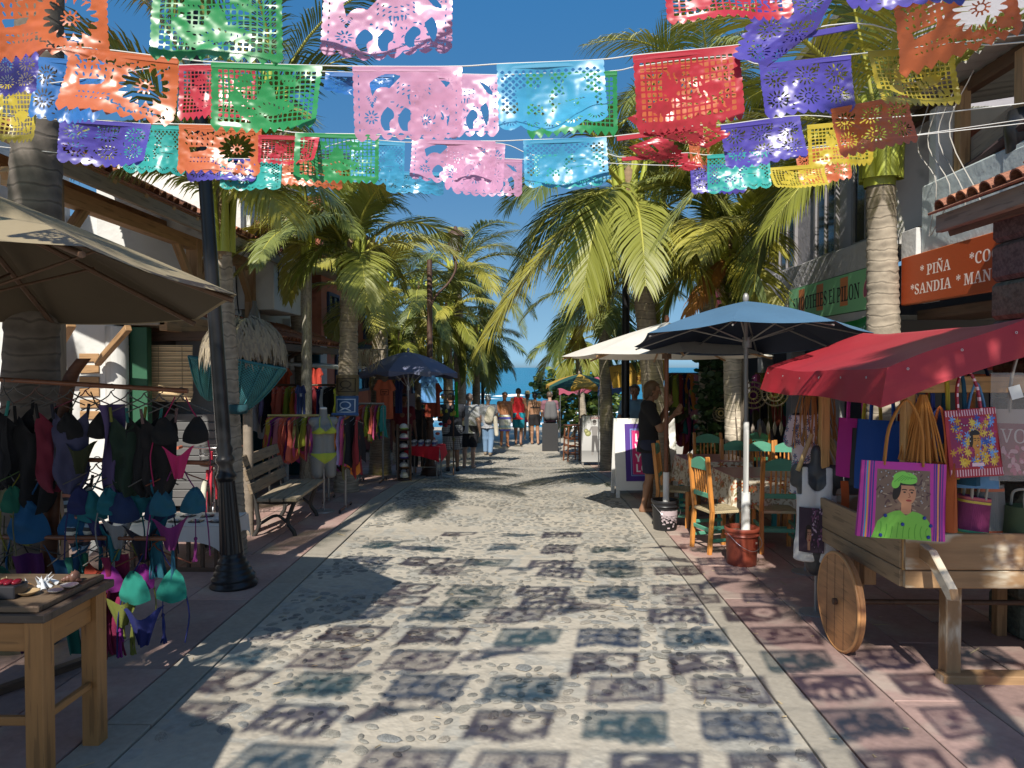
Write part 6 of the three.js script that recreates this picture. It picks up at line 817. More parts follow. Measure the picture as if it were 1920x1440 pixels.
person('walker in a wide straw hat and pink shorts beyond the red tank top', XA(989, 26), 26, PI, { h: 1.66, female: 1, skin: K.fair, hair: [0.08, 0.05, 0.03], hairLen: 0.1, shirt: cloth([0.45, 0.42, 0.30]), pants: cloth([0.45, 0.06, 0.2]), pantLen: 0.3, pose: walk(0.6), extra: (t, j, hp, s) => { const c = hp(0, 0.07, -0.01); new MB().lathe([[0.19, -0.015], [0.12, 0.0], [0.095, 0.01], [0.085, 0.08], [0.05, 0.1], [0, 0.1]].map(p => p.map(s)), c.x, c.y, c.z, 20).build('straw_hat', mat([0.60, 0.45, 0.22], 0.9), t); } });
person('woman in black bikini top and black shorts walking toward the water', XA(1003, 24.4), 24.4, PI + 0.1, { h: 1.70, female: 1, skin: [0.33, 0.175, 0.10], hair: [0.014, 0.011, 0.011], hairLen: 0.05, pants: cloth([0.014, 0.013, 0.015]), pantLen: 0.3, pantG: 0.016, pose: walk(0.45), extra: (t, j, hp, s, L) => { mesh('bikini_top', L.nets(L.torso(0.008), 0.014, [(x, y, z) => Math.max(y - s(1.27), s(1.225) - y)]), M.black, t); const m = new MB(); for (const q of [-1, 1]) m.tube([[q * s(0.07), s(1.25), -s(0.115)], [q * s(0.03), s(1.37), -s(0.12)], [q * s(0.06), s(1.46), -s(0.06)]], 0.008, 5, 8); m.build('strap', M.black, t); } });
person('man in plum tee with a grey backpack standing by the sea grape', XA(1031, 23.2), 23.2, PI + 0.1, { h: 1.76, skin: K.fair, hair: [0.1, 0.07, 0.05], turn: -0.5, shirt: cloth([0.22, 0.10, 0.13]), loose: 0.022, hem: 0.83, pants: cloth([0.03, 0.03, 0.035]), pantLen: 0.5, pantG: 0.02, pose: { elL: [0.24, 1.15, 0.04], wrL: [0.18, 1.0, 0.2] }, extra: (t, j, hp, s, L) => { mesh('backpack', L.nets([L.cap(V(-s(0.06), s(1.36), -s(0.19)), V(-s(0.08), s(1.02), -s(0.2)), s(0.11), s(0.13)), L.cap(V(s(0.06), s(1.36), -s(0.19)), V(s(0.08), s(1.02), -s(0.2)), s(0.11), s(0.13))], 0.018), cloth([0.12, 0.12, 0.125]), t); const c = hp(0, 0.06, 0); mesh('cap', L.nets([ell(c, s(0.09), s(0.07), s(0.1)), L.cap(hp(-0.03, 0.045, 0.1), hp(0.03, 0.045, 0.1), s(0.018))], 0.011, [(x, y) => c.y - s(0.02) - y]), cloth([0.16, 0.15, 0.17]), t); const m = new MB(); for (const q of [-1, 1]) m.tube([[q * s(0.1), s(1.44), -s(0.1)], [q * s(0.12), s(1.475), 0], [q * s(0.13), s(1.36), s(0.12)], [q * s(0.14), s(1.15), s(0.11)]], 0.018, 6, 10); m.build('backpack_strap', cloth([0.1, 0.1, 0.105]), t); } });
person('man in blue tee standing behind the poster board at the stalls', XA(1190, 13.9), 13.9, -0.15, { h: 1.78, skin: [0.36, 0.18, 0.11], hair: [0.10, 0.06, 0.03], hairLen: 0.03, turn: -0.4, shirt: cloth([0.16, 0.28, 0.38]), loose: 0.022, hem: 0.83, pants: cloth([0.03, 0.035, 0.05]), pantLen: 0.5, shoes: M.black, pose: { elL: [0.27, 1.15, 0.02], wrL: [0.3, 0.93, 0.14], elR: [-0.27, 1.15, 0.02], wrR: [-0.32, 0.92, 0.14] } });
person('stall keeper in dark red top sitting in the shade of the navy umbrella', XA(757, 15.1), 15.1, 0.5, { h: 1.66, female: 1, skin: K.brown, hair: [0.012, 0.01, 0.01], hairLen: 0.12, shirt: cloth([0.16, 0.02, 0.03]), loose: 0.02, hem: 0.86, pants: cloth([0.02, 0.02, 0.03]), pantLen: 0.95, pantName: 'trousers', shoes: M.black });
person('woman in tan halter top at the back of the shirt stall', XA(786, 15.8), 15.8, PI, { h: 1.62, female: 1, skin: [0.42, 0.22, 0.12], hair: [0.10, 0.06, 0.03], hairLen: 0.14, shirt: cloth([0.03, 0.028, 0.03]), sleeve: 0, tank: 1, hem: 0.86, pants: cloth([0.025, 0.025, 0.03]), pantLen: 0.9, pantName: 'trousers' });

// ---------- goods on the left ----------
function hangerGeo(w = 0.36) { const m = new MB(); m.tube([[0, 0.0, 0], [0.022, 0.012, 0], [0.02, 0.04, 0], [0, 0.045, 0], [-0.012, 0.035, 0]].map(p => [p[0], p[1] - 0.02, p[2]]), 0.0032, 4, 10); m.tube([[0, -0.02, 0], [0.02, -0.05, 0], [w / 2, -0.13, 0]], 0.004, 4, 8); m.tube([[0, -0.02, 0], [-0.02, -0.05, 0], [-w / 2, -0.13, 0]], 0.004, 4, 8); return m.geo(); }
const hg = hangerGeo();
// cloth cup or triangle panel hung between three points, bulging
const panel = (a, b, c, bulge, n = 7) => sheet((u, v) => { const p = V(...a).lerp(V(...b), u).lerp(V(...c), v); p.z += bulge * Math.sin(Math.PI * Math.min(1, u * 0.96 + 0.02)) * Math.sin(Math.PI * Math.min(1, v)) + 0.006 * Math.sin(u * 21 + v * 9); return p; }, n, n, 0.25, 0.25);
function swimwear(name, label, p, turn, kind, c1, c2, ch, o = {}) {
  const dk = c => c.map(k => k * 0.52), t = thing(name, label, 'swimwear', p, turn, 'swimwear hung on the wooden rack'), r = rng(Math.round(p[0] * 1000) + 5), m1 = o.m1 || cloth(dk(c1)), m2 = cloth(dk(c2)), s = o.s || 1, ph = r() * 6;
  mesh('hanger', hg, mat(ch.map(k => k * 0.3), 0.7), t).scale.setScalar(s);
  if (kind === 'one') { // one piece swimsuit: straps, bodice, narrow waist, high leg
    new MB().sheet((u, v) => { const w = (0.125 - 0.03 * Math.sin(v * 3.2)) * (v > 0.66 ? Math.pow(Math.cos((v - 0.66) / 0.34 * 1.35), 0.8) : 1) * (v < 0.2 ? 0.7 + 1.5 * v : 1), neck = v < 0.2 ? 0.09 * (1 - v / 0.2) * (1 - Math.abs(u - 0.5) * 2) : 0; return [(u - 0.5) * 2 * w * s, (-0.16 - v * 0.50 - neck) * s, 0.025 * Math.sin(u * Math.PI) + 0.022 * Math.sin(u * 11 + v * 4 + ph) * v + 0.05 * (vnoise(u * 5 + ph * 9, v * 7 + 20, 997, 5) - 0.5)]; }, 18, 18, 0.5, 0.5).build('swimsuit', m1, t);
    const st = new MB(); for (const q of [-1, 1]) st.tube([[q * 0.1 * s, -0.11 * s, 0], [q * 0.09 * s, -0.2 * s, 0.012]], 0.009, 5, 4); st.build('strap', m2, t);
  } else if (kind === 'bikini') {
    for (const q of [-1, 1]) { const cup = sheet((u, v) => { const w = 0.075 * Math.pow(Math.sin((0.08 + 0.92 * v) * 1.75), 0.8), x = q * 0.085 + (u - 0.5) * 2 * w + q * 0.012 * (1 - v); return [x, -0.155 - 0.15 * v - 0.018 * Math.sin(u * Math.PI) * v, 0.012 + 0.03 * Math.sin(u * Math.PI) * Math.sin(v * 2.6) + 0.03 * (vnoise(u * 4 + ph * 9, v * 4 + 20, 997, 6) - 0.5)]; }, 12, 12, 0.25, 0.25); mesh('bikini_cup', cup, m1, t).scale.setScalar(s); }
    for (const q of [-1, 1]) { new MB().tube([[q * 0.10, -0.17, 0], [q * 0.06, -0.1, 0.01], [q * 0.03, -0.03, 0]], 0.004, 4, 6).build('string', m2, t).scale.setScalar(s); new MB().tube([[q * 0.155, -0.30, 0], [q * 0.17, -0.4, 0.01], [q * rr(0.12, 0.2, r), -0.5 - 0.1 * r(), 0]], 0.004, 4, 8).build('string', m2, t).scale.setScalar(s); }
    const bt = new MB(), bw = rr(0.07, 0.12, r), bx = rr(-0.05, 0.05, r); bt.sheet((u, v) => { const w = bw * (1 - 0.85 * Math.pow(v, 0.7)) + 0.012; return [bx + (u - 0.5) * 2 * w, -0.36 - 0.17 * v + 0.03 * Math.cos(u * Math.PI * 2) * (1 - v), 0.02 + 0.035 * Math.sin(u * Math.PI) + 0.014 * Math.sin(u * 12 + ph)]; }, 12, 8, 0.3, 0.3); bt.build('bikini_bottom', o.m2 || m2, t).scale.setScalar(s);
  } else { // long hung sash or wrap
    new MB().sheet((u, v) => [((u - 0.5) * 0.16 * (1 - 0.4 * v) + 0.02 * Math.sin(v * 7)) * s, (-0.1 - v * 0.62) * s, 0.03 * Math.sin(u * 9 + v * 3)], 8, 14, 0.3, 0.8).build('wrap', m1, t);
  }
  if (o.tassel) for (let k = 0; k < o.tassel; k++) { const x = rr(-0.11, 0.11, r), y = -0.45 - 0.12 * r(), L = 0.1 + 0.12 * r(), q = new MB(); q.cyl([x, y + 0.12, 0], [x, y, 0.004], 0.003, 0.003, 4); q.sph(x, y, 0, 0.011, 0.013, 0.011, 6, 5); for (let i = 0; i < 5; i++) q.tube([[x, y, 0], [x + rr(-0.01, 0.01, r), y - L * 0.5, rr(-0.01, 0.01, r)], [x + rr(-0.018, 0.018, r), y - L, rr(-0.014, 0.014, r)]], 0.005, 4, 4); q.build('tassel', k % 2 ? m1 : m2, t); }
  return t;
}
{
  const d = 4.35, t = thing('swimwear_rack', 'dark wooden rack with three rails and a curved upright at far left', 'clothes rack', [0, 0, 0]);
  const rail = (x0, y0, x1, y1, dd, nm) => new MB().cyl(at(x0, y0, dd), at(x1, y1, dd - 0.06), 0.014, 0.014, 8).build('rail', M.woodR, t);
  rail(-120, 704, 352, 733, d); rail(-120, 855, 392, 868, d + 0.05); rail(-120, 1006, 320, 1010, d);
  const pts = [[150, 672], [126, 705], [112, 760], [100, 830], [92, 910], [86, 1000], [80, 1100]].map(([x, y]) => at(x, y, d + 0.03)); pts.push(V(pts[6].x - 0.03, 0.02, -d - 0.03));
  const cv = new THREE.CatmullRomCurve3(pts); const up = new MB(); for (let k = 0; k < 2; k++) up.sheet((u, v) => { const p = cv.getPoint(v), a = u * 2 * Math.PI, w = lerp(0.042, 0.055, v); return [p.x + Math.cos(a) * w, p.y, p.z - 0.04 + Math.sin(a) * 0.028 * (k ? 1 : 1)]; }, 12, 40, 0.3, 2); up.build('curved_upright', M.woodR, t);
  new MB().bar(V(-3.55, 0, -d - 0.25), V(-3.5, 2.0, -d - 0.05), 0.06).build('upright', M.woodD, t); new MB().bar(V(pts[7].x - 0.25, 0.03, -d + 0.35), V(pts[7].x + 0.2, 0.03, -d - 0.5), 0.06, 0.05).build('foot', M.woodD, t);
  const hang = (px, rail, kind, c1, c2, label, o = {}) => { const y = [715 + px * 0.052, 857 + px * 0.027, 1006 + px * 0.012][rail]; const p = at(px, y + 2, d + (rail === 1 ? 0.03 : 0) - 0.03); swimwear('swimwear', label, p.toArray(), o.turn === undefined ? 0.1 + 1.1 * hash(px, rail, 3) * (hash(px, 2, 2) > 0.5 ? 1 : -1) : o.turn, kind, c1, c2, o.ch || [0.3, 0.28, 0.25], { s: 0.95, ...o, turn: (t0 => (t0 < 0 ? -1 : 1) * (0.5 + 0.6 * Math.abs(t0)))(o.turn === undefined ? 1.1 * (hash(px, rail, 3) - 0.5) : o.turn) }); };
  const bk = [0.012, 0.012, 0.014], str = mat([1, 1, 1], 0.85, { map: T.stripe });
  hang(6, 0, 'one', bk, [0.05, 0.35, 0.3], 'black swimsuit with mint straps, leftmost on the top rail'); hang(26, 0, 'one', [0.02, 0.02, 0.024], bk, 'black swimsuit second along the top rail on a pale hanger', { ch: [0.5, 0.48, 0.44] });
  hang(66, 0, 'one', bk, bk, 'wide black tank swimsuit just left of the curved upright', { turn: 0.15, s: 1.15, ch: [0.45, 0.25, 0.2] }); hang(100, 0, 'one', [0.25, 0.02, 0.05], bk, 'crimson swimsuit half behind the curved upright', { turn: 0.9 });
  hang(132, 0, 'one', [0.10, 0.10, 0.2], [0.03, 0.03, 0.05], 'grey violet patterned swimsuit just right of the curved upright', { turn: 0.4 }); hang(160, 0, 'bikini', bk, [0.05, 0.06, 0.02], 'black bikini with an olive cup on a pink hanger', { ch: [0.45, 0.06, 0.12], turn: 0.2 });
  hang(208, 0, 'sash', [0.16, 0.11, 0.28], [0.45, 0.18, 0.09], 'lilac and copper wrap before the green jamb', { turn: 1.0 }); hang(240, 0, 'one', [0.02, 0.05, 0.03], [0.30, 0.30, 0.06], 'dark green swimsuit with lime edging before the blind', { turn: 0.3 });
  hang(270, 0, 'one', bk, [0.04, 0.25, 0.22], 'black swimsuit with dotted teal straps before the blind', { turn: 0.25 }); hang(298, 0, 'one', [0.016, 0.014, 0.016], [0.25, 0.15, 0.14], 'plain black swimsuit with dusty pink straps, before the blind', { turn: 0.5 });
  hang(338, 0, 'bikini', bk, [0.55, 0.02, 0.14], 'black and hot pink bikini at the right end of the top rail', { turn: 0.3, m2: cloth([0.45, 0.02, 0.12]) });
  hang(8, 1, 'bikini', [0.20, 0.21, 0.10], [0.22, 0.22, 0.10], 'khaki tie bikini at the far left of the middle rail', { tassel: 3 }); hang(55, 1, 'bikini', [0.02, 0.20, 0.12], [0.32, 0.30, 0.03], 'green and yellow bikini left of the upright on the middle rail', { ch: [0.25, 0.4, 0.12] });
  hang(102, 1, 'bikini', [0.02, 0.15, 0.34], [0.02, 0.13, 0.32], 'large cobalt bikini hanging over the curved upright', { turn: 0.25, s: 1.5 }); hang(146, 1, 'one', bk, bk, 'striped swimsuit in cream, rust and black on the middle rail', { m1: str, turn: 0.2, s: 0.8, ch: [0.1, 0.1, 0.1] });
  hang(180, 1, 'bikini', [0.03, 0.04, 0.16], [0.05, 0.05, 0.2], 'indigo string bikini right of the striped swimsuit', { turn: 0.7 }); hang(207, 1, 'bikini', [0.02, 0.24, 0.28], [0.02, 0.22, 0.28], 'teal and white triangle bikini midway on the middle rail', { turn: 0.2, s: 1.1, tassel: 2 }); hang(236, 1, 'bikini', [0.015, 0.2, 0.26], [0.4, 0.4, 0.4], 'turquoise bikini with a pale inside on the middle rail', { turn: 0.5, tassel: 1 });
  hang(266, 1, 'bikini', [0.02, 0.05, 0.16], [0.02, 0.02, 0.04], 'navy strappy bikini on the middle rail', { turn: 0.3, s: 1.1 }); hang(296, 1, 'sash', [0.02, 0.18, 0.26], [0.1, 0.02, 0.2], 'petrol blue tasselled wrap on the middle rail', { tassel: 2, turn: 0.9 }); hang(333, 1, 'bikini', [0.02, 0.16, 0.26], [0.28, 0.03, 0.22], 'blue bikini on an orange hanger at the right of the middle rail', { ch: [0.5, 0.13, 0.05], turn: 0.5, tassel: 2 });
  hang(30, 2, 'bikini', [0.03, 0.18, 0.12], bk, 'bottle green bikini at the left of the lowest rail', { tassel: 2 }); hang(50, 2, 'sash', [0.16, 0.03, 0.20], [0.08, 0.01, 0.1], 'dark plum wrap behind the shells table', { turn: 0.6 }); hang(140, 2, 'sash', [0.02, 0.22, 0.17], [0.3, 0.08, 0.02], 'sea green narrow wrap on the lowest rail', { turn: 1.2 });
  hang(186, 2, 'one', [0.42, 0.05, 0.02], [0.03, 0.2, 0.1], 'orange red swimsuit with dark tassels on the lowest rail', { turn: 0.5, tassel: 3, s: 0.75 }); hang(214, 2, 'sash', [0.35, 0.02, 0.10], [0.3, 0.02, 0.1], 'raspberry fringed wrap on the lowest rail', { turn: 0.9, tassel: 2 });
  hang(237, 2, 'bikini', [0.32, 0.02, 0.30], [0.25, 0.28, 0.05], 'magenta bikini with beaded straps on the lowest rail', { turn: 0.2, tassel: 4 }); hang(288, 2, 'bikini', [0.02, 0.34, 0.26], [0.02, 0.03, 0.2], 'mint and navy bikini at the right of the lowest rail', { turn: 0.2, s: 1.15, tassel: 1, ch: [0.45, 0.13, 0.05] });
}
{ // shells table in the corner
  const t = thing('craft_table', 'pine table with a dark top at the bottom left corner', 'table', [0, 0, 0]), x1 = -2.10, d0 = 3.2, d1 = 3.76, x0 = -3.4, y = 0.80, pn = mat([0.40, 0.19, 0.06], 0.5, { map: T.wood, bumpMap: T.woodB, bumpScale: 0.002 }), md = -(d0 + d1) / 2;
  new MB().box((x0 + x1) / 2, y, md, x1 - x0, 0.04, d1 - d0).build('tabletop', mat([0.09, 0.065, 0.05], 0.5, { map: T.wood }), t); new MB().box((x0 + x1) / 2 - 0.03, y + 0.035, md, x1 - x0 - 0.02, 0.03, d1 - d0 - 0.04).build('tray_board', mat([0.16, 0.11, 0.07], 0.6, { map: T.wood }), t);
  for (const [x, z] of [[x1 - 0.07, -d0 - 0.07], [x1 - 0.07, -d1 + 0.07], [x0 + 0.07, -d0 - 0.07], [x0 + 0.07, -d1 + 0.07]]) new MB().box(x, 0.39, z, 0.085, 0.778, 0.085).build('leg', pn, t);
  new MB().box((x0 + x1) / 2, 0.70, -d0 - 0.07, x1 - x0 - 0.23, 0.13, 0.03).build('apron', pn, t); new MB().box(x1 - 0.07, 0.70, md, 0.03, 0.13, d1 - d0 - 0.23).build('apron', pn, t);
  new MB().box((x0 + x1) / 2, 0.32, -d0 - 0.07, x1 - x0 - 0.23, 0.04, 0.03).build('stretcher', pn, t); new MB().box(x1 - 0.07, 0.32, md, 0.03, 0.035, d1 - d0 - 0.23).build('stretcher', pn, t);
  const Y = y + 0.05, put = (px, py, d) => { const p = at(px, py, d); return [p.x, Y, p.z]; };
  const conch = (label, p, c, s, turn) => { const o = thing('sea_shell', label, 'shell', p, turn); const m = new MB(); for (let i = 0; i < 7; i++) { const q = i / 6, r = s * 0.5 * Math.pow(1 - q, 0.8) + 0.004; m.sph(s * (q * 1.25 - 0.45), r * 0.8, 0.01 * Math.sin(i), r * 0.62, r * 0.85, r * 0.85, 12, 8); } m.sph(-s * 0.75, s * 0.2, 0, s * 0.42, s * 0.16, s * 0.2); for (let i = 0; i < 6; i++) { const a = i / 5 * Math.PI; m.cyl([-s * 0.3, s * 0.42 + s * 0.4 * Math.sin(a), s * 0.4 * Math.cos(a)], [-s * 0.32, s * 0.42 + s * 0.58 * Math.sin(a), s * 0.58 * Math.cos(a)], s * 0.07, 0.001, 6); } m.build('shell', mat(c, 0.35), o); };
  conch('dark conch shell near the table\'s far right corner', put(132, 1098, 3.6), [0.14, 0.07, 0.05], 0.06, 2.9); conch('brown ribbed shell at the table\'s left edge', put(22, 1102, 3.45), [0.25, 0.19, 0.10], 0.07, 0.4); conch('amber glossy shell beside the crystals', put(58, 1110, 3.45), [0.36, 0.20, 0.09], 0.045, 1.2);
  const cr = thing('crystal_cluster', 'cluster of clear and smoky crystals amid the shells', 'crystals', put(85, 1110, 3.5)), r = rng(4); for (let i = 0; i < 9; i++) new MB().put(new THREE.ConeGeometry(0.014, rr(0.05, 0.1, r), 6), rr(-0.06, 0.06, r), 0.028, rr(-0.05, 0.05, r), rr(-0.8, 0.8, r), 0, rr(-0.8, 0.8, r)).build('crystal', phys([0.7, 0.72, 0.74], 0.08, { clearcoat: 1 }), cr);
  const dish = (label, p, c, R) => { const o = thing('dish', label, 'dish', p); new MB().lathe([[0, 0.003], [R * 0.5, 0.003], [R, R * 0.4], [R * 0.96, R * 0.42], [R * 0.5, 0.012], [0, 0.01]], 0, 0, 0, 20).build('bowl', c, o); return o; };
  dish('small pale wooden bowl at the front of the table', put(52, 1128, 3.38), mat([0.40, 0.28, 0.15], 0.6), 0.05); dish('flat pearl dish nearest the table\'s right edge', put(104, 1113, 3.42), mat([0.55, 0.53, 0.50], 0.2), 0.035); dish('oval shell dish in front of the dark conch', put(130, 1100, 3.5), mat([0.7, 0.68, 0.66], 0.2), 0.04);
  const bx = thing('jewel_box', 'open dark red box of jewellery at the left end of the table', 'box', put(8, 1130, 3.36)); new MB().box(0, 0.03, 0, 0.16, 0.06, 0.10).build('box', mat([0.02, 0.02, 0.025], 0.4), bx); for (let i = 0; i < 5; i++) new MB().sph(-0.06 + i * 0.03, 0.068, 0.01 * (i % 2), 0.017, 0.014, 0.03, 10, 8).build('stone', mat([0.16, 0.01, 0.02], 0.1), bx);
}
{ // low table with a white cloth
  const t = thing('low_stall_table', 'low slatted crate table under a white cloth behind the swimwear rack', 'table', [-3.38, ground(6.9), -7.1]); for (let i = 0; i < 9; i++) new MB().box(-0.52 + i * 0.13, 0.21, 0.27, 0.035, 0.42, 0.03).build('slat', M.woodD, t); new MB().box(0, 0.42, 0, 1.14, 0.03, 0.6).build('tabletop', M.woodD, t); for (const x of [-0.53, 0.53]) new MB().box(x, 0.2, -0.24, 0.05, 0.41, 0.05).build('leg', M.woodD, t); new MB().box(0, 0.03, 0.29, 1.1, 0.04, 0.03).build('rail', M.woodD, t);
  const c = thing('white_tablecloth', 'white cloth hanging in folds from the low table behind the rack', 'tablecloth', [-3.38, ground(6.9), -7.1]); new MB().box(0, 0.441, 0, 1.18, 0.008, 0.64).sheet((u, v) => { const k = u * 3, s = Math.min(2, Math.floor(k)), f = k - s, P = [[-0.6, -0.32], [-0.6, 0.33], [0.6, 0.33], [0.6, -0.32]], a = P[s], b = P[s + 1], cn = Math.pow(Math.abs(2 * f - 1), 6), o2 = v * (0.02 + 0.02 * Math.sin(f * 23) + 0.04 * cn); return [lerp(a[0], b[0], f) * (1 + o2 * 0.8), 0.44 - v * (0.14 + 0.13 * cn), lerp(a[1], b[1], f) * (1 + o2)]; }, 90, 5).build('cloth', cloth([0.62, 0.58, 0.55]), c);
  const r = rng(6); for (let i = 0; i < 12; i++) { const o = thing('bracelet_card', `dark jewellery card ${['at the left', 'beside the left one', 'left of the middle', 'near the middle', 'at the middle', 'right of the middle'][i % 6]} of the white cloth's ${i < 6 ? 'front' : 'rear'} row`, 'jewellery', [-3.38 - 0.48 + (i % 6) * 0.19, ground(6.9) + 0.447, -7.1 + (i < 6 ? 0.15 : -0.1)], rr(-0.3, 0.3, r)); new MB().box(0, 0.006, 0, 0.12, 0.008, 0.1).build('card', M.black, o); new MB().put(new THREE.TorusGeometry(0.03, 0.005, 5, 14), 0, 0.014, 0, PI / 2).build('bracelet', M.steel, o); }
}
{ // thatched hut edge with teal wicker basket
  const c = at(466, 690, 8.25), t = thing('thatch_hut_roof', 'shaggy palm thatch roof edge above the teal woven baskets', 'thatch', [c.x - 0.05, YA(592, 8.25), -8.25]), r = rng(17), R = 0.46, H = 0.46;
  new MB().sheet((u, v) => { const a = u * 2 * PI, q = Math.sin(v * PI / 2); return [Math.cos(a) * R * 0.9 * q, -H * (1 - Math.cos(v * PI / 2)) * 0.9 - 0.03, Math.sin(a) * R * 0.9 * q]; }, 24, 8).build('roof_core', M.strawD, t);
  const a1 = new MB(), a2 = new MB(); for (let i = 0; i < 900; i++) { const a = r() * 2 * PI, v0 = 0.1 + 0.75 * Math.sqrt(r()), L = rr(0.25, 0.5, r), m = r() < 0.6 ? a1 : a2, P = v => { const q = Math.sin(Math.min(v, 1) * PI / 2); return V(Math.cos(a) * R * (q + (v > 1 ? 0.02 : 0)), -H * (1 - Math.cos(Math.min(v, 1) * PI / 2)) - (v > 1 ? (v - 1) * 0.6 : 0), Math.sin(a) * R * q); }; const w = rr(0.007, 0.015, r), tw = rr(-0.08, 0.08, r), p = [0, 0.5, 1].map(q => P(v0 + L * q).add(V(tw * q * Math.sin(a), 0.02 * r() + 0.005, -tw * q * Math.cos(a)))); const tx = V(-Math.sin(a), 0, Math.cos(a)); m.add(rawGeo([...p[0].clone().addScaledVector(tx, w).toArray(), ...p[0].clone().addScaledVector(tx, -w).toArray(), ...p[1].clone().addScaledVector(tx, w).toArray(), ...p[1].clone().addScaledVector(tx, -w).toArray(), ...p[2].toArray()], null, [0, 1, 2, 1, 3, 2, 2, 3, 4])); }
  const s1 = a1.build('pale_straw', mat([0.36, 0.30, 0.21], 0.95), t), s2 = a2.build('grey_straw', mat([0.27, 0.23, 0.18], 0.95), t); s1.userData.kind = s2.userData.kind = 'stuff';
  new MB().cyl([0, -H - 0.2, -0.1], [0, -YA(592, 8.25) + ground(8.25), -0.1], 0.05, 0.06, 10).build('post', M.woodG, t);
  const bask = (label, px, py, d, k) => { const q = at(px, py, d), b = thing('woven_basket', label, 'basket', [q.x, q.y, q.z], 0.2); b.rotation.z = -0.22; const m = new MB(); m.sheet((u, v) => { const a = u * 2 * PI, R = 0.44 * Math.pow(1 - v, 0.62) + 0.02; return [Math.cos(a) * R * k, (0.24 - v * 0.66) * k, Math.sin(a) * R * k]; }, 40, 20, 2.6, 0.8); m.build('woven_shell', mat([0.08, 0.42, 0.48], 0.75, { map: tex(128, (u, v) => { const w = 0.5 + 0.5 * Math.sin(u * 16 * PI) * Math.sin(v * 16 * PI), b = fbm(u, v, 4, 3, 5); return (0.12 + 1.0 * w) * (0.6 + 0.8 * b); }, 3), bumpMap: T.weave, bumpScale: 0.012 }), b); for (let i = 0; i < 12; i++) { const a = i / 12 * 2 * PI; m.g.length = 0; m.tube([0, 0.3, 0.6, 0.9].map(v => { const R = 0.45 * Math.pow(1 - v, 0.62) + 0.025; return [Math.cos(a) * R * k, (0.24 - v * 0.66) * k, Math.sin(a) * R * k]; }), 0.009, 5, 8); m.build('rib', mat([0.03, 0.19, 0.22], 0.7), b); } new MB().put(new THREE.TorusGeometry(0.45 * k, 0.018, 6, 32), 0, 0.24 * k, 0, PI / 2).build('rim', mat([0.03, 0.17, 0.2], 0.7), b); new MB().cyl([0, 0.24 * k, 0], [0.12, 0.62 * k, 0], 0.006).build('cord', M.rope, b); };
  bask('teal woven basket hanging under the thatch right of the black lamp', 458, 712, 8.2, 0.88); bask('teal woven basket mostly hidden behind the black lamp', 402, 706, 8.9, 0.72);
  const tl = thing('teal_pouch', 'small teal woven pouch tied to the palm trunk under the basket', 'pouch', at(447, 768, 7.3).toArray()); new MB().lathe([[0, -0.05], [0.08, -0.04], [0.1, 0], [0.085, 0.05], [0.06, 0.05]], 0, 0, 0, 14).build('pouch', mat([0.03, 0.14, 0.17], 0.8, { bumpMap: T.weave, bumpScale: 0.008 }), tl);
}
// garments hanging on rails: pleated strips with shoulders
function garment(label, p, turn, c, w, h, group, o = {}) { const t = thing('hanging_garment', label, 'garment', p, turn, group), r = rng(Math.round(p[0] * 5000 + p[2] * 300)); const ph = r() * 6; new MB().sheet((u, v) => [(u - 0.5) * w * (0.8 + 0.3 * v) + 0.02 * Math.sin(v * 4 + ph), -0.05 - v * h * (0.9 + 0.1 * Math.sin(u * 7 + ph)) + 0.05 * Math.sin(u * PI), 0.03 * Math.sin(u * 14 + ph) * (0.3 + v) + 0.03 * (vnoise(u * 6 + ph * 5, v * 6 + 9, 997, 4) - 0.5)], 10, 6).build('cloth', o.m || cloth(c), t); mesh('hanger', hg, M.steel, t).scale.setScalar(w / 0.4); return t; }
const HUES = [['pink', [0.5, 0.08, 0.22]], ['yellow', [0.5, 0.42, 0.06]], ['dark red', [0.22, 0.02, 0.03]], ['teal', [0.03, 0.25, 0.24]], ['plum', [0.2, 0.03, 0.18]], ['lime', [0.36, 0.42, 0.05]], ['coral', [0.6, 0.14, 0.09]], ['black', [0.015, 0.015, 0.02]], ['orange', [0.62, 0.2, 0.03]], ['lilac', [0.35, 0.28, 0.5]], ['navy', [0.02, 0.03, 0.12]], ['white', [0.6, 0.58, 0.55]], ['olive', [0.13, 0.13, 0.05]], ['rose', [0.5, 0.2, 0.25]]];
const NTH = ['first', 'second', 'third', 'fourth', 'fifth', 'sixth', 'seventh', 'eighth', 'ninth', 'tenth', 'eleventh', 'twelfth', 'thirteenth', 'fourteenth', 'fifteenth', 'sixteenth', 'seventeenth'];
function rack(label, x0, x1, y, d, n, h, gname, barM, feet, where) {
  const a = at(x0, y, d), b = at(x1, y, d), t = thing('clothes_rail', label, 'clothes rack', [0, 0, 0]); new MB().cyl(a, b, 0.018, 0.018, 8).build('rail', barM, t);
  for (const q of feet) { const p = a.clone().lerp(b, q), g = ground(d); new MB().cyl([p.x, g, p.z], p, 0.016, 0.016, 8).build('post', M.pole, t); new MB().cyl([p.x, g + 0.05, p.z - 0.3], [p.x, g + 0.05, p.z + 0.3], 0.014, 0.014, 6).build('foot', M.woodR, t); for (const s of [-0.3, 0.3]) new MB().put(new THREE.TorusGeometry(0.022, 0.012, 6, 12), p.x, g + 0.03, p.z + s, 0, PI / 2).build('castor', M.black, t); }
  const r = rng(Math.round(x0 * d)); for (let i = 0; i < n; i++) { const q = (i + 0.5) / n, p = a.clone().lerp(b, q), [nm, c] = HUES[Math.floor(r() * HUES.length)]; garment(`${nm} garment, ${NTH[i]} from the left on ${where}`, [p.x, p.y - 0.02, p.z], 1.2 + rr(-0.35, 0.35, r), c, 0.34, h * rr(0.7, 1.15, r), gname); }
}
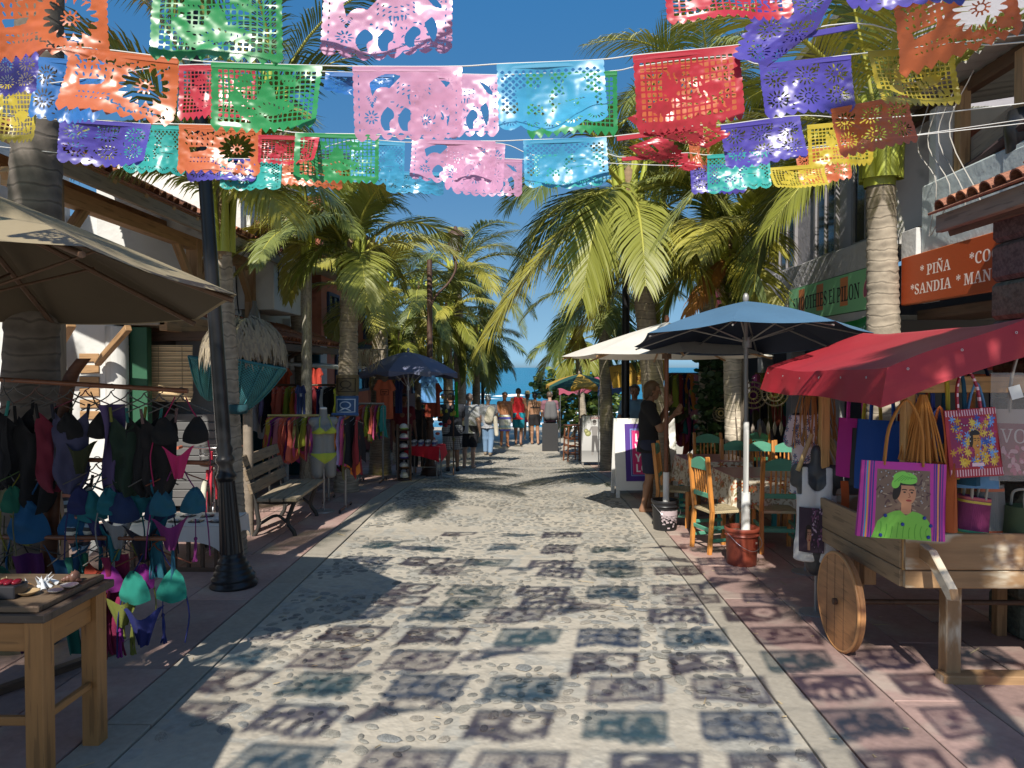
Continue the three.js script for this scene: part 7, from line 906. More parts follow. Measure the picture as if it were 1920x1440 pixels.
rack('rail of small bright garments between the bench and the mannequin', 502, 618, 779, 10.6, 17, 0.62, 'garments on the rail behind the bench', mat([0.5, 0.42, 0.16], 0.5), [0.02, 0.98], 'the rail behind the bench');
rack('blue rail of bright beachwear right of the green bikini mannequin', 622, 672, 777, 9.9, 9, 0.72, 'garments on the blue rail', mat([0.05, 0.12, 0.3], 0.5), [0.5], 'the blue rail right of the mannequin');
rack('low rail of dark garments behind the palm with signs', 672, 720, 757, 13.2, 9, 0.7, 'garments on the low rail by the palm', M.steel, [0.05, 0.95], 'the low rail behind the signed palm');
rack('upper rail of shirts inside the dim clothes shop', 478, 640, 722, 11.9, 14, 0.75, 'shirts hung in the dim shop', M.woodD, [], 'the rail inside the dim shop');
{ // tee shirts shown flat
  const tee = (label, px0, px1, y0, y1, d, c, turn, print) => { const w = (px1 - px0) / FOC * d, h = (y1 - y0) / FOC * d, p = at((px0 + px1) / 2, y0, d), t = thing('display_shirt', label, 't-shirt', p.toArray(), turn, 'shirts displayed around the stalls'); const q = sheet((u, v) => { const sl = v < 0.3 ? 1 : 0.72, taper = v < 0.3 ? lerp(0.62, 1, Math.min(1, v / 0.22)) : sl; const x = (u - 0.5) * w * (v < 0.3 ? taper : lerp(0.72, 0.76, v)); const dip = v < 0.05 ? -0.25 * (1 - Math.abs(u - 0.5) * 4 > 0 ? 1 - Math.abs(u - 0.5) * 4 : 0) * h * 0.3 * (1 - v * 20) : 0; return [x, -v * h + dip, 0.02 * Math.sin(u * 8 + px0) * v + 0.012 * Math.sin(u * 17)]; }, 24, 20); mesh('shirt', q, cloth(c), t); if (print) { const x = canvasTex(128, 128, g => { g.clearRect(0, 0, 128, 128); g.fillStyle = `rgb(${c.map(sr).join(',')})`; g.fillRect(0, 0, 128, 128); print(g); }); mesh('print', sheet((u, v) => [(u - 0.5) * w * 0.42, -h * lerp(0.42, 0.22, 1 - v) , 0.012 + 0.02 * Math.sin((0.29 + 0.42 * u) * 8 + px0) * 0.32 + 0.012 * Math.sin((0.29 + 0.42 * u) * 17)], 10, 6).translate(0, 0, 0.006), mat([1, 1, 1], 0.85, { map: x }), t); } return t; };
  tee('orange tee with a black framed print under the navy umbrella', 700, 742, 712, 786, 13.9, [0.55, 0.13, 0.06], 0.1, g => { g.strokeStyle = '#3a1410'; g.lineWidth = 9; g.strokeRect(14, 22, 100, 84); g.fillStyle = '#3a1410'; g.fillRect(34, 48, 60, 10); g.fillRect(28, 68, 72, 14); g.beginPath(); g.moveTo(64, 30); g.lineTo(80, 44); g.lineTo(48, 44); g.fill(); });
  tee('sky blue tee with a dark ornament under the navy umbrella', 783, 822, 704, 755, 13.7, [0.12, 0.30, 0.60], -0.25, g => { g.fillStyle = '#16243a'; for (let i = 0; i < 7; i++) { g.beginPath(); g.ellipse(64 + (i % 2 ? 10 : -10) * (i / 3), 20 + i * 14, 8 + i * 2, 8, 0, 0, 7); g.fill(); } });
  tee('brick red shirt hanging behind the sky blue tee', 792, 830, 718, 782, 14.3, [0.24, 0.04, 0.02], 0.2); tee('navy shirt hanging behind the orange tee', 738, 758, 712, 775, 14.4, [0.02, 0.03, 0.10], 0.5); tee('navy tee with pale lettering in the dim shop', 553, 575, 722, 778, 11.2, [0.015, 0.03, 0.12], 0.3, g => { g.fillStyle = '#b9c0cc'; g.fillRect(34, 30, 60, 14); g.fillRect(40, 56, 48, 10); g.fillRect(30, 76, 70, 8); }); tee('orange tee high in the dim shop', 510, 548, 690, 742, 12.2, [0.42, 0.08, 0.03], 0.2); tee('red orange tee beside it high in the dim shop', 578, 606, 690, 742, 12.4, [0.45, 0.05, 0.03], 0.1);
}
{ // mannequin in a lime bikini
  const d = 9.7, t = thing('mannequin', 'grey torso mannequin in a lime green bikini beside the clothes rail', 'mannequin', [XA(606, d), ground(d) , -d], 0.5), gm = mat([0.20, 0.21, 0.21], 0.5); const y0 = 0.62, P = (x, y, z) => V(x, y0 + y, z);
  const tor = g => [cap(P(0.07, 0.1, 0), P(0.055, 0.3, 0), 0.095 + g, 0.075 + g), cap(P(-0.07, 0.1, 0), P(-0.055, 0.3, 0), 0.095 + g, 0.075 + g), cap(P(0.055, 0.3, 0), P(0.07, 0.5, 0), 0.075 + g, 0.085 + g), cap(P(-0.055, 0.3, 0), P(-0.07, 0.5, 0), 0.075 + g, 0.085 + g), cap(P(0.14, 0.58, 0), P(-0.14, 0.58, 0), 0.055 + g), ell(P(0.075, 0.47, 0.085), 0.07 + g, 0.065 + g, 0.06 + g), ell(P(-0.075, 0.47, 0.085), 0.07 + g, 0.065 + g, 0.06 + g)];
  mesh('torso', nets([...tor(0), cap(P(0, 0.58, 0), P(0, 0.72, -0.01), 0.055, 0.05), cap(P(0.08, 0.1, 0), P(0.09, -0.1, 0), 0.09, 0.075), cap(P(-0.08, 0.1, 0), P(-0.09, -0.1, 0), 0.09, 0.075)], 0.014), gm, t); new MB().sph(0, y0 + 0.745, -0.01, 0.05, 0.02, 0.05).build('neck_cap', M.pvc, t);
  const lime = cloth([0.38, 0.46, 0.06]); mesh('bikini_top', nets(tor(0.007), 0.012, [(x, y, z) => Math.max(y - y0 - 0.52 + Math.abs(Math.abs(x) - 0.08) * 0.9, y0 + 0.42 - y, (y > y0 + 0.45 ? 0.02 - z : -1))]), lime, t); mesh('bikini_bottom', nets([...tor(0.007), cap(P(0.08, 0.1, 0), P(0.09, -0.1, 0), 0.097, 0.08), cap(P(-0.08, 0.1, 0), P(-0.09, -0.1, 0), 0.097, 0.08)], 0.012, [(x, y) => Math.max(y - y0 - 0.17, y0 + 0.02 + Math.abs(x) * 0.75 - y)]), lime, t);
  const st = new MB(); for (const q of [-1, 1]) st.tube([P(q * 0.08, 0.52, 0.13), P(q * 0.06, 0.62, 0.06), P(0, 0.68, -0.04)], 0.006, 5, 8); st.build('strap', lime, t); new MB().cyl([0, 0, 0], [0, y0 + 0.1, 0], 0.014).cyl([0, 0, 0], [0, 0.03, 0], 0.14, 0.13, 18).build('stand', M.pole, t);
}
{ // things under the navy umbrella
  const d = 14.2, cs = thing('cap_tower', 'narrow wooden tower of caps under the navy umbrella', 'display stand', [XA(757, 13.6), ground(13.6), -13.6], 0.3); for (const x of [-0.11, 0.11]) new MB().box(x, 0.52, 0, 0.025, 1.05, 0.22).build('side_board', M.woodD, cs); for (let i = 0; i < 6; i++) new MB().box(0, 0.06 + i * 0.175, 0, 0.19, 0.016, 0.22).build('shelf', M.woodD, cs);
  [['lime', [0.35, 0.5, 0.05]], ['pink', [0.6, 0.08, 0.25]], ['crimson', [0.35, 0.02, 0.06]], ['purple', [0.12, 0.06, 0.35]], ['brown', [0.2, 0.1, 0.05]], ['white', [0.65, 0.65, 0.63]]].forEach(([n, c], i) => { const k = thing('baseball_cap', `white cap with a ${n} peak on the wooden cap tower`, 'cap', [cs.position.x, ground(13.6) + 0.07 + (5 - i) * 0.175, -13.6 + 0.04], 0.3, 'caps on the tower'); mesh('crown', nets([ell(V(0, 0.04, 0), 0.08, 0.075, 0.09)], 0.012, [(x, y) => 0.03 - y]), mat([0.66, 0.65, 0.63], 0.8), k); mesh('peak', sheet((u, v) => { const a = lerp(-1.2, 1.2, u); return [Math.sin(a) * lerp(0.07, 0.085, v), 0.032 - 0.01 * v, 0.03 + Math.cos(a) * lerp(0.05, 0.14, v)]; }, 10, 3), mat(c, 0.7), k); });
  const tb = thing('stall_table', 'folding table under a red cloth at the shirt stall', 'table', [XA(797, d), ground(d), -d], -0.1); new MB().box(0, 0.62, 0, 0.62, 0.03, 0.5).build('tabletop', M.woodD, tb); for (const x of [-0.27, 0.27]) for (const z of [-0.2, 0.2]) new MB().cyl([x, 0, z], [x * 0.95, 0.61, z], 0.013).build('leg', M.pole, tb); new MB().cyl([-0.27, 0.25, 0.2], [0.27, 0.25, 0.2], 0.008).build('brace', M.pole, tb);
  const rc = thing('red_tablecloth', 'bright red cloth over the stall table under the navy umbrella', 'tablecloth', [XA(797, d), ground(d), -d], -0.1); new MB().box(0, 0.64, 0, 0.66, 0.008, 0.54).sheet((u, v) => [(u - 0.5) * 0.67, 0.64 - v * (0.15 + 0.13 * u * u), 0.275 + v * (0.03 + 0.02 * Math.sin(u * 20))], 30, 4).sheet((u, v) => [0.335 + v * 0.04, 0.64 - v * (0.28 - 0.1 * u), lerp(0.27, -0.27, u)], 12, 4).build('cloth', cloth([0.58, 0.015, 0.03]), rc);
  for (let i = 0; i < 8; i++) { const c = thing('printed_mug', `printed mug, ${NTH[i % 4]} from the left in the ${i < 4 ? 'front' : 'back'} row on the red cloth`, 'mug', [tb.position.x - 0.2 + (i % 4) * 0.13, ground(d) + 0.645, -d + (i < 4 ? 0.16 : -0.02)], 1.2, 'mugs on the red cloth'); new MB().lathe([[0, 0], [0.04, 0], [0.042, 0.1], [0.037, 0.1], [0.036, 0.01]], 0, 0, 0, 14).build('cup', mat([0.6, 0.62, 0.65], 0.2), c); new MB().lathe([[0.0425, 0.03], [0.0435, 0.075]], 0, 0, 0, 14).build('print_band', mat(i % 2 ? [0.05, 0.1, 0.3] : [0.1, 0.12, 0.15], 0.3), c); new MB().put(new THREE.TorusGeometry(0.026, 0.006, 6, 12), 0.05, 0.05, 0).build('handle', mat([0.6, 0.62, 0.65], 0.2), c); }
  const r = rng(11), fr = thing('trinket_frame', 'hanging frame crowded with bright trinkets right of the sky blue tee', 'display stand', [XA(822, 15.3), ground(15.3), -15.3], -0.2); new MB().cyl([-0.35, 0, 0], [-0.35, 1.75, 0], 0.014).cyl([0.32, 0, 0], [0.32, 1.75, 0], 0.014).cyl([-0.4, 1.74, 0], [0.38, 1.74, 0], 0.012).cyl([-0.4, 1.5, 0], [0.38, 1.5, 0], 0.01).build('frame', M.woodD, fr); for (let i = 0; i < 34; i++) { const c = HUES[Math.floor(r() * HUES.length)][1], x = rr(-0.36, 0.34, r), y = rr(0.7, 1.65, r), m = new MB(); m.cyl([x, y, 0], [x, y + 0.09, 0], 0.002, 0.002, 3); m.sph(x, y, 0.01, 0.03 + 0.025 * r(), 0.03 + 0.03 * r(), 0.02, 8, 6); m.build('trinket', mat(c, 0.5), fr); }
  const gs = thing('green_scarf', 'long green scarf hanging from the corner of the navy umbrella', 'scarf', at(856, 716, 15.2).toArray()); new MB().sheet((u, v) => [(u - 0.5) * 0.07 * (0.6 + 0.6 * v), -v * 0.72, 0.02 * Math.sin(u * 6 + v * 4)], 5, 12).build('scarf', cloth([0.03, 0.40, 0.05]), gs);
  const pole = thing('signed_palm_band', 'printed brown and blue panels wrapped round the ringed palm trunk', 'sign', [0, 0, 0]); const pc = palmAt(648, 657, 492, 11.6, 11.5); for (const [py0, py1, cc, lab] of [[703, 740, [0.16, 0.13, 0.08], 0], [742, 778, [0.05, 0.12, 0.25], 1]]) { const a = pc(py0), b = pc(py1), x = canvasTex(128, 128, g => { g.fillStyle = lab ? '#31588c' : '#5f5540'; g.fillRect(0, 0, 128, 128); g.strokeStyle = lab ? '#b9cce4' : '#2a2318'; g.lineWidth = 6; g.strokeRect(22, 22, 84, 84); g.beginPath(); g.arc(64, 60, 22, 0, 7); g.stroke(); g.beginPath(); g.moveTo(40, 98); g.lineTo(64, 80); g.lineTo(88, 98); g.stroke(); }); mesh('panel', sheet((u, v) => { const q = a.clone().lerp(b, 1 - v), t2 = lerp(-1.3, 1.3, u), R = 0.185; return [q.x + Math.sin(t2) * R, q.y, q.z + Math.cos(t2) * R]; }, 14, 1), mat([1, 1, 1], 0.6, { map: x }), pole); }
}
function palmAt(bx, tx, ty, bd, td) { const a = V(XA(bx, bd), ground(bd), -bd), b = at(tx, ty, td); return py => { const y = YA(py, (bd + td) / 2); return a.clone().lerp(b, (y - a.y) / (b.y - a.y)); }; }

// ---------- vendor cart at right ----------
{
  const t = thing('vendor_cart', 'worn wooden handcart under a red awning at the right edge', 'cart', [2.25, 0, -4.45]); // near left corner of the box
  const W = 1.15, D = 1.3, y0 = 0.59, hgt = 0.32;
  const side = (m, y, h) => { new MB().box(W / 2, y, 0, W, h, 0.035).build('front_board', M.worn, t); new MB().box(0.0, y, -D / 2 - 0.02, 0.035, h, D).build('side_board', mat([0.34, 0.23, 0.13], 0.7, { map: T.wood, bumpMap: T.woodB, bumpScale: 0.003 }), t); new MB().box(W, y, -D / 2 - 0.02, 0.035, h, D).build('side_board', M.worn, t); new MB().box(W / 2, y, -D - 0.04, W, h, 0.035).build('rear_board', M.worn, t); };
  side(0, y0 + 0.055, 0.105); side(0, y0 + 0.22, 0.215); new MB().box(W / 2, y0 + 0.16, -D / 2, W - 0.05, 0.025, D - 0.05).build('deck', M.woodD, t);
  for (const x of [0.33, W - 0.1]) { new MB().box(x, y0 / 2 + 0.02, -0.1, 0.09, y0 - 0.05, 0.09).build('leg', M.worn, t); } new MB().box(0.95, 0.03, -0.06, 1.4, 0.06, 0.11).build('foot_beam', M.worn, t);
  for (const x of [0.1, W - 0.05]) { new MB().box(x, y0 / 2, -0.85, 0.07, y0, 0.07).build('rear_leg', M.wood, t); } new MB().cyl([-0.12, 0.325, -0.58], [W + 0.12, 0.325, -0.58], 0.018).build('axle', M.woodD, t); new MB().bar([0.05, 0.45, -0.58], [0.05, 0.6, -0.58], 0.08).bar([W - 0.05, 0.45, -0.58], [W - 0.05, 0.6, -0.58], 0.08).build('axle_block', M.wood, t);
  for (const x of [-0.13, W + 0.13]) { const w = new MB(); w.put(new THREE.CylinderGeometry(0.325, 0.325, 0.05, 44), x, 0.327, -0.58, 0, 0, PI / 2); const q = w.build('wheel', mat([0.46, 0.22, 0.09], 0.5, { map: T.wood, bumpMap: T.woodB, bumpScale: 0.002 }), t); const jt = new MB(); for (const o of [-0.16, -0.03, 0.11]) jt.box(x + (x < 0 ? -0.0255 : 0.0255), 0.327, -0.58 + o, 0.002, 2 * Math.sqrt(0.32 ** 2 - o * o), 0.004, 0, 0, 0, 0.0004); jt.build('plank_joints', M.woodD, q); new MB().cyl([x - 0.05, 0.327, -0.58], [x + 0.05, 0.327, -0.58], 0.022).build('hub', M.woodD, q); new MB().put(new THREE.TorusGeometry(0.322, 0.012, 6, 44), x + (x < 0 ? -0.018 : 0.018), 0.327, -0.58, 0, PI / 2).build('rim_bevel', mat([0.50, 0.25, 0.10], 0.45), q); }
  for (const x of [0.10, W - 0.12]) { const sh = new THREE.Shape([[0, 0.06], [0.22, 0.03], [0.43, -0.13], [0.45, -0.18], [0.41, -0.19], [0.22, -0.05], [0, -0.02]].map(p => new THREE.Vector2(...p))); const g = new THREE.ExtrudeGeometry(sh, { depth: 0.035, bevelEnabled: true, bevelSize: 0.006, bevelThickness: 0.006, bevelSegments: 1 }); g.rotateY(-PI / 2); g.translate(x + 0.02, y0 + 0.22, -0.1); mesh('handle', g, M.worn, t); }
  // posts and roof frame
  const post = (x, z, h) => new MB().box(x, y0 + 0.1 + h / 2, z, 0.065, h, 0.065).build('post', M.woodY, t); post(0.03, -0.04, 1.12); post(0.03, -D + 0.02, 1.12); post(W - 0.03, -0.04, 1.12); post(W - 0.03, -D + 0.02, 1.12); new MB().box(W / 2, 1.80, -0.02, W + 0.3, 0.1, 0.035).build('roof_beam', M.woodY, t); new MB().box(W / 2, 1.80, -D, W + 0.3, 0.07, 0.035).build('roof_beam', M.woodY, t); new MB().box(0.03, 1.82, -D / 2, 0.05, 0.06, D + 0.3).build('roof_beam', M.woodY, t); new MB().box(W - 0.03, 1.82, -D / 2, 0.05, 0.06, D + 0.3).build('roof_beam', M.woodY, t);
  // red awning: gable with the ridge along the cart, hanging flaps with eyelets
  const red = phys([0.42, 0.022, 0.036], 0.5, { map: T.canvas, transmission: 0.1, thickness: 0 });
  const X0 = -0.17, X1 = 1.45, Xr = 0.64, Z0 = 0.12, Z1 = -2.0, ye = 1.905, yr = 2.19;
  const wob = (x, z) => 0.005 * Math.sin(x * 9 + z * 5) + 0.016 * (vnoise(x * 3 + 20, z * 3 + 40, 999, 3) - 0.5), roofY = (x, z) => (x < Xr ? lerp(ye, yr, (x - X0) / (Xr - X0)) : lerp(yr, ye, (x - Xr) / (X1 - Xr))) + wob(x, z) - 0.03 * Math.sin((z - Z0) / (Z1 - Z0) * PI);
  new MB().sheet((u, v) => { const x = lerp(X0, X1, u), z = lerp(Z0, Z1, v); return [x, roofY(x, z), z]; }, 40, 30).build('awning_roof', red, t);
  new MB().sheet((u, v) => { const z = lerp(Z0, Z1, u), k = Math.exp(-u * 16), f = (0.010 * Math.sin(u * 15) + 0.006 * Math.sin(u * 37)) * (1 - k); return [X0 - v * (0.06 + f), roofY(X0, z) - v * (0.185 + 0.012 * Math.sin(u * 9) * (1 - k) + 0.045 * k), z + 0.05 * v * k]; }, 60, 8).build('side_flap', red, t);
  new MB().sheet((u, v) => { const x = lerp(X0, X1, u), k = Math.exp(-u * 12), f = (0.012 * Math.sin(u * 13 + 1) + 0.007 * Math.sin(u * 31)) * (1 - k); return [x - 0.06 * v * k, roofY(x, Z0) - v * (0.215 - 0.02 * Math.sin(u * 5) * (1 - k) + 0.015 * k), Z0 + v * (0.05 + f)]; }, 70, 8).build('front_flap', red, t);
  new MB().sheet((u, v) => { const x = lerp(X0, X1, u); return [x, roofY(x, Z1) - v * 0.2, Z1 - v * 0.05]; }, 30, 4).build('rear_flap', red, t); const ey = new MB(); for (let i = 0; i < 6; i++) { const x = lerp(X0 + 0.1, X1, i / 5); ey.put(new THREE.TorusGeometry(0.006, 0.002, 5, 12), x, roofY(x, Z0) - 0.05, Z0 + 0.035); } for (let i = 0; i < 6; i++) { const z = lerp(Z0 - 0.2, Z1 + 0.1, i / 5); ey.put(new THREE.TorusGeometry(0.006, 0.002, 5, 12), X0 - 0.03, roofY(X0, z) - 0.05, z, 0, PI / 2); } ey.build('eyelet', M.steel, t);
  const rp = new MB(); for (const k of [0, 1, 2]) rp.tube([[0.06 + 0.02 * k, 1.74, 0.0], [0.07 + k * 0.03, 1.6, 0.03], [0.05 + k * 0.05, 1.45 - 0.1 * k, 0.02], [0.1 + k * 0.06, 1.3 - 0.05 * k, 0.03]], 0.004, 5, 12); rp.build('tie_rope', M.rope, t);
}
// a tote bag: front at z+, handles up
function tote(name, label, p, turn, w, h, d, m, o = {}) {
  const t = thing(name, label, 'bag', p, turn, o.group), lean = o.lean || 0; t.rotation.z = o.roll || 0;
  const f = (s) => (u, v) => { const bul = Math.sin(u * PI) * Math.sin(Math.min(1, v * 0.85 + 0.15) * PI) * d * 0.5; return [(u - 0.5) * w * (1 - 0.05 * v), v * h, s * (d * 0.2 * (1 - v) + bul + 0.004) + 0.006 * Math.sin(u * 9 + v * 5)]; };
  mesh('front', sheet(f(1), 14, 12, o.su || 1, o.sv || 1), m, t); mesh('back', sheet(f(-1), 10, 10, o.su || 1, o.sv || 1), o.back || m, t);
  new MB().sheet((u, v) => { const s = v * 2 - 1; return [-w / 2 * (1 - 0.05 * u), u * h, s * (d * 0.2 * (1 - u) + 0.004)]; }, 6, 2).sheet((u, v) => { const s = v * 2 - 1; return [w / 2 * (1 - 0.05 * u), u * h, s * (d * 0.2 * (1 - u) + 0.004)]; }, 6, 2).sheet((u, v) => [(u - 0.5) * w, 0, (v * 2 - 1) * (d * 0.2 + 0.004)], 2, 2).build('gusset', o.back || m, t);
  const L = o.handle || 0.3, hm = o.hm || m; for (const s of [-1, 1]) new MB().tube([[-w * 0.22, h - 0.02, s * 0.008], [-w * 0.17, h + L * 0.6, s * 0.006], [0, h + L, 0], [w * 0.17, h + L * 0.6, s * 0.006], [w * 0.22, h - 0.02, s * 0.008]], 0.008, 5, 18).build('handle', hm, t);
  o.extra && o.extra(t, f(1)); return t;
}
{
  const paint = draw => canvasTex(512, 512, draw), lady = (g, o) => { // generic figure
    g.fillStyle = o.skin; g.beginPath(); g.ellipse(268, 200, 58, 78, 0, 0, 7); g.fill(); g.fillRect(240, 250, 58, 90); g.fillStyle = '#241914'; g.beginPath(); g.ellipse(262, 150, 66, 44, 0, PI, 0); g.fill(); g.beginPath(); g.ellipse(212, 190, 22, 60, 0.2, 0, 7); g.fill(); g.strokeStyle = '#241914'; g.lineWidth = 6; g.beginPath(); g.moveTo(240, 180); g.quadraticCurveTo(256, 172, 270, 180); g.moveTo(284, 180); g.quadraticCurveTo(300, 172, 314, 182); g.stroke(); g.fillStyle = '#241914'; g.beginPath(); g.ellipse(256, 194, 8, 5, 0, 0, 7); g.ellipse(300, 195, 8, 5, 0, 0, 7); g.fill(); g.strokeStyle = '#8a4a36'; g.lineWidth = 4; g.beginPath(); g.moveTo(282, 198); g.lineTo(290, 224); g.lineTo(278, 228); g.stroke(); g.fillStyle = '#a03a34'; g.beginPath(); g.ellipse(282, 248, 17, 7, 0, 0, 7); g.fill(); };
  const tx = paint(g => { g.fillStyle = '#c2389a'; g.fillRect(0, 0, 512, 512); for (const [x, c] of [[20, '#5d2f8a'], [34, '#3f9ac0'], [44, '#e0a23a'], [58, '#5d2f8a'], [72, '#2d3f8a'], [438, '#5d2f8a'], [450, '#2d3f8a'], [462, '#e0a23a'], [474, '#3b3b6a'], [488, '#5d2f8a']]) { g.fillStyle = c; g.fillRect(x, 0, 8, 512); } g.fillStyle = '#7d6454'; g.fillRect(96, 50, 320, 462); const r = rng(3); for (let i = 0; i < 70; i++) { g.fillStyle = i % 3 ? '#5a3f3c' : '#a08a74'; g.beginPath(); g.ellipse(100 + r() * 310, 60 + r() * 260, 8 + r() * 14, 5, r() * 6, 0, 7); g.fill(); } lady(g, { skin: '#c98c68' }); g.fillStyle = '#7cc24a'; g.beginPath(); g.moveTo(80, 512); g.lineTo(110, 400); g.quadraticCurveTo(180, 320, 236, 318); g.lineTo(270, 350); g.lineTo(306, 318); g.quadraticCurveTo(390, 330, 420, 410); g.lineTo(430, 512); g.fill(); g.strokeStyle = '#58a034'; g.lineWidth = 5; for (let i = 0; i < 9; i++) { g.beginPath(); g.moveTo(130 + i * 34, 400 + (i % 3) * 14); g.quadraticCurveTo(140 + i * 30, 450, 120 + i * 36, 505); g.stroke(); } g.fillStyle = '#8ad654'; g.beginPath(); g.ellipse(262, 108, 74, 32, 0.15, 0, 7); g.ellipse(206, 138, 24, 36, 0.3, 0, 7); g.ellipse(300, 92, 40, 22, 0.5, 0, 7); g.ellipse(230, 84, 44, 20, -0.4, 0, 7); g.fill(); g.strokeStyle = '#5aa838'; g.lineWidth = 4; for (let i = 0; i < 7; i++) { g.beginPath(); g.moveTo(196 + i * 20, 130 - i * 4); g.quadraticCurveTo(230 + i * 14, 96, 250 + i * 14, 84 + i * 4); g.stroke(); } });
  const mg = cloth([0.42, 0.05, 0.30]); tote('pink_tote', 'bright pink striped tote with a woman in a lime headscarf and blouse', [2.16, 0.915, -4.33], -0.12, 0.48, 0.44, 0.06, mat([1, 1, 1], 0.6, { map: tx }), { back: mg, hm: cloth([0.45, 0.18, 0.04]), handle: 0.36, roll: -0.04, extra: (t, f) => { const m = new MB(), r = rng(8); for (let i = 0; i < 44; i++) { const u = 0.22 + 0.58 * r(), v = 0.4 + 0.48 * r(); if (Math.abs(u - 0.52) < 0.14 && v < 0.85) continue; const p = f(u, v); m.sph(p[0], p[1], p[2] + 0.002, 0.0045, 0.0045, 0.003, 6, 4); } m.build('sequins', M.steel, t).userData.kind = 'stuff'; const b = new MB(); for (const [u, v] of [[0.5, 0.2], [0.3, 0.3], [0.74, 0.3], [0.26, 0.04], [0.8, 0.05], [0.82, 0.2]]) { const p = f(u, v); b.sph(p[0], p[1], p[2] + 0.003, 0.011, 0.011, 0.006, 5, 4); } b.build('blue_bows', mat([0.02, 0.05, 0.3], 0.5), t); } });
  const tx2 = paint(g => { g.fillStyle = '#a41f2e'; g.fillRect(0, 0, 512, 512); for (let i = 0; i < 40; i++) { g.fillStyle = i % 2 ? '#e6c3cc' : '#9c3350'; g.fillRect(i * 13, 450, 9, 52); g.fillRect(i * 13, 6, 9, 44); } g.fillStyle = '#8c1f50'; g.fillRect(34, 64, 444, 372); const r = rng(9), cs = ['#d9b02e', '#4a7fd0', '#c9982a', '#2d4fa0', '#a82a6a', '#e0c04a', '#6aa0e0']; for (let i = 0; i < 90; i++) { const x = 40 + r() * 430, y = 70 + r() * 360; g.fillStyle = cs[Math.floor(r() * 7)]; for (let k = 0; k < 7; k++) { g.beginPath(); g.ellipse(x + 16 * Math.cos(k), y + 16 * Math.sin(k), 18, 5, k, 0, 7); g.fill(); } } g.save(); g.translate(60, 60); g.scale(0.78, 0.9); lady(g, { skin: '#c98a3a' }); g.restore(); g.fillStyle = '#e8c9d4'; g.fillRect(216, 404, 110, 26); });
  tote('collage_tote', 'red bordered tote with a flower collage hanging under the awning', [2.585, 1.275, -4.32], -0.22, 0.275, 0.39, 0.06, mat([1, 1, 1], 0.45, { map: tx2 }), { back: cloth([0.42, 0.02, 0.05]), handle: 0.24, roll: 0.10, extra: (t, f) => { const m = new MB(), r = rng(18); for (let i = 0; i < 26; i++) { const p = f(0.1 + 0.8 * r(), 0.2 + 0.66 * r()); m.sph(p[0], p[1], p[2] + 0.002, 0.005, 0.005, 0.003, 6, 4); } m.build('sequins', M.steel, t).userData.kind = 'stuff'; } });
  const tx3 = paint(g => { g.fillStyle = '#b9a8a4'; g.fillRect(0, 0, 512, 512); g.fillStyle = '#8d3048'; g.fillRect(0, 110, 512, 402); g.fillStyle = '#d9ccd0'; g.font = '150px serif'; g.fillText('VO', 60, 260); const r = rng(6); for (let i = 0; i < 60; i++) { g.fillStyle = ['#c7547f', '#a3304f', '#e0a8bc', '#7a2a30'][i % 4]; g.beginPath(); g.ellipse(60 + r() * 260, 300 + r() * 190, 30 * r() + 6, 16, r() * 6, 0, 7); g.fill(); } g.fillStyle = '#e2d6d0'; g.beginPath(); g.ellipse(440, 420, 60, 90, 0.2, 0, 7); g.fill(); });
  tote('clear_bag', 'clear plastic shopper with a pink printed insert and a white price tag', [2.86, 1.28, -4.34], -0.25, 0.31, 0.38, 0.05, mat([1, 1, 1], 0.35, { map: tx3 }), { handle: 0.36, hm: mat([0.35, 0.31, 0.27], 0.4), extra: t => { new MB().sheet((u, v) => [(u - 0.5) * 0.36, -0.03 + v * 0.62 , 0.05 + 0.01 * Math.sin(u * 9)], 10, 8).build('clear_film', phys([0.85, 0.82, 0.80], 0.15, { transmission: 0.85, thickness: 0 }), t); new MB().box(-0.06, 0.48, 0.07, 0.06, 0.075, 0.002, 0, 0, 0.3, 0.0005).build('price_tag', M.white, t); } });
  [['cobalt', [0.01, 0.06, 0.26], 2.30, 1.10, -4.85, 0.36, 0.46, -1.0], ['magenta edged', [0.42, 0.02, 0.22], 2.33, 1.12, -5.3, 0.30, 0.42, -1.1], ['yellow piped black', [0.03, 0.03, 0.03], 2.36, 1.08, -5.12, 0.30, 0.40, -1.0], ['mustard', [0.42, 0.33, 0.04], 2.47, 1.25, -4.5, 0.28, 0.40, -1.2], ['indigo striped', [0.03, 0.05, 0.20], 2.41, 1.22, -4.56, 0.3, 0.44, -1.2], ['dark teal', [0.01, 0.06, 0.10], 2.53, 1.22, -4.45, 0.3, 0.42, -1.1], ['burnt orange', [0.45, 0.11, 0.03], 2.42, 0.95, -4.40, 0.2, 0.40, -1.0], ['sky and lilac striped', [0.12, 0.28, 0.5], 2.66, 1.19, -4.45, 0.24, 0.3, -0.2], ['dark red', [0.25, 0.015, 0.03], 2.48, 1.2, -4.75, 0.3, 0.4, -1.1], ['navy', [0.01, 0.015, 0.06], 2.76, 1.22, -4.6, 0.34, 0.42, -0.2]].forEach(([n, c, x, y, z, w, h, a]) => tote('hanging_bag', `${n} bag hanging among the bags under the red awning`, [x, y, z], a, w, h, 0.08, cloth(c), { handle: 0.32, hm: cloth(n === 'magenta edged' ? [0.5, 0.03, 0.28] : n.includes('yellow') ? [0.5, 0.42, 0.05] : c.map(k => k * 1.3)), group: 'bags hung under the awning' }));
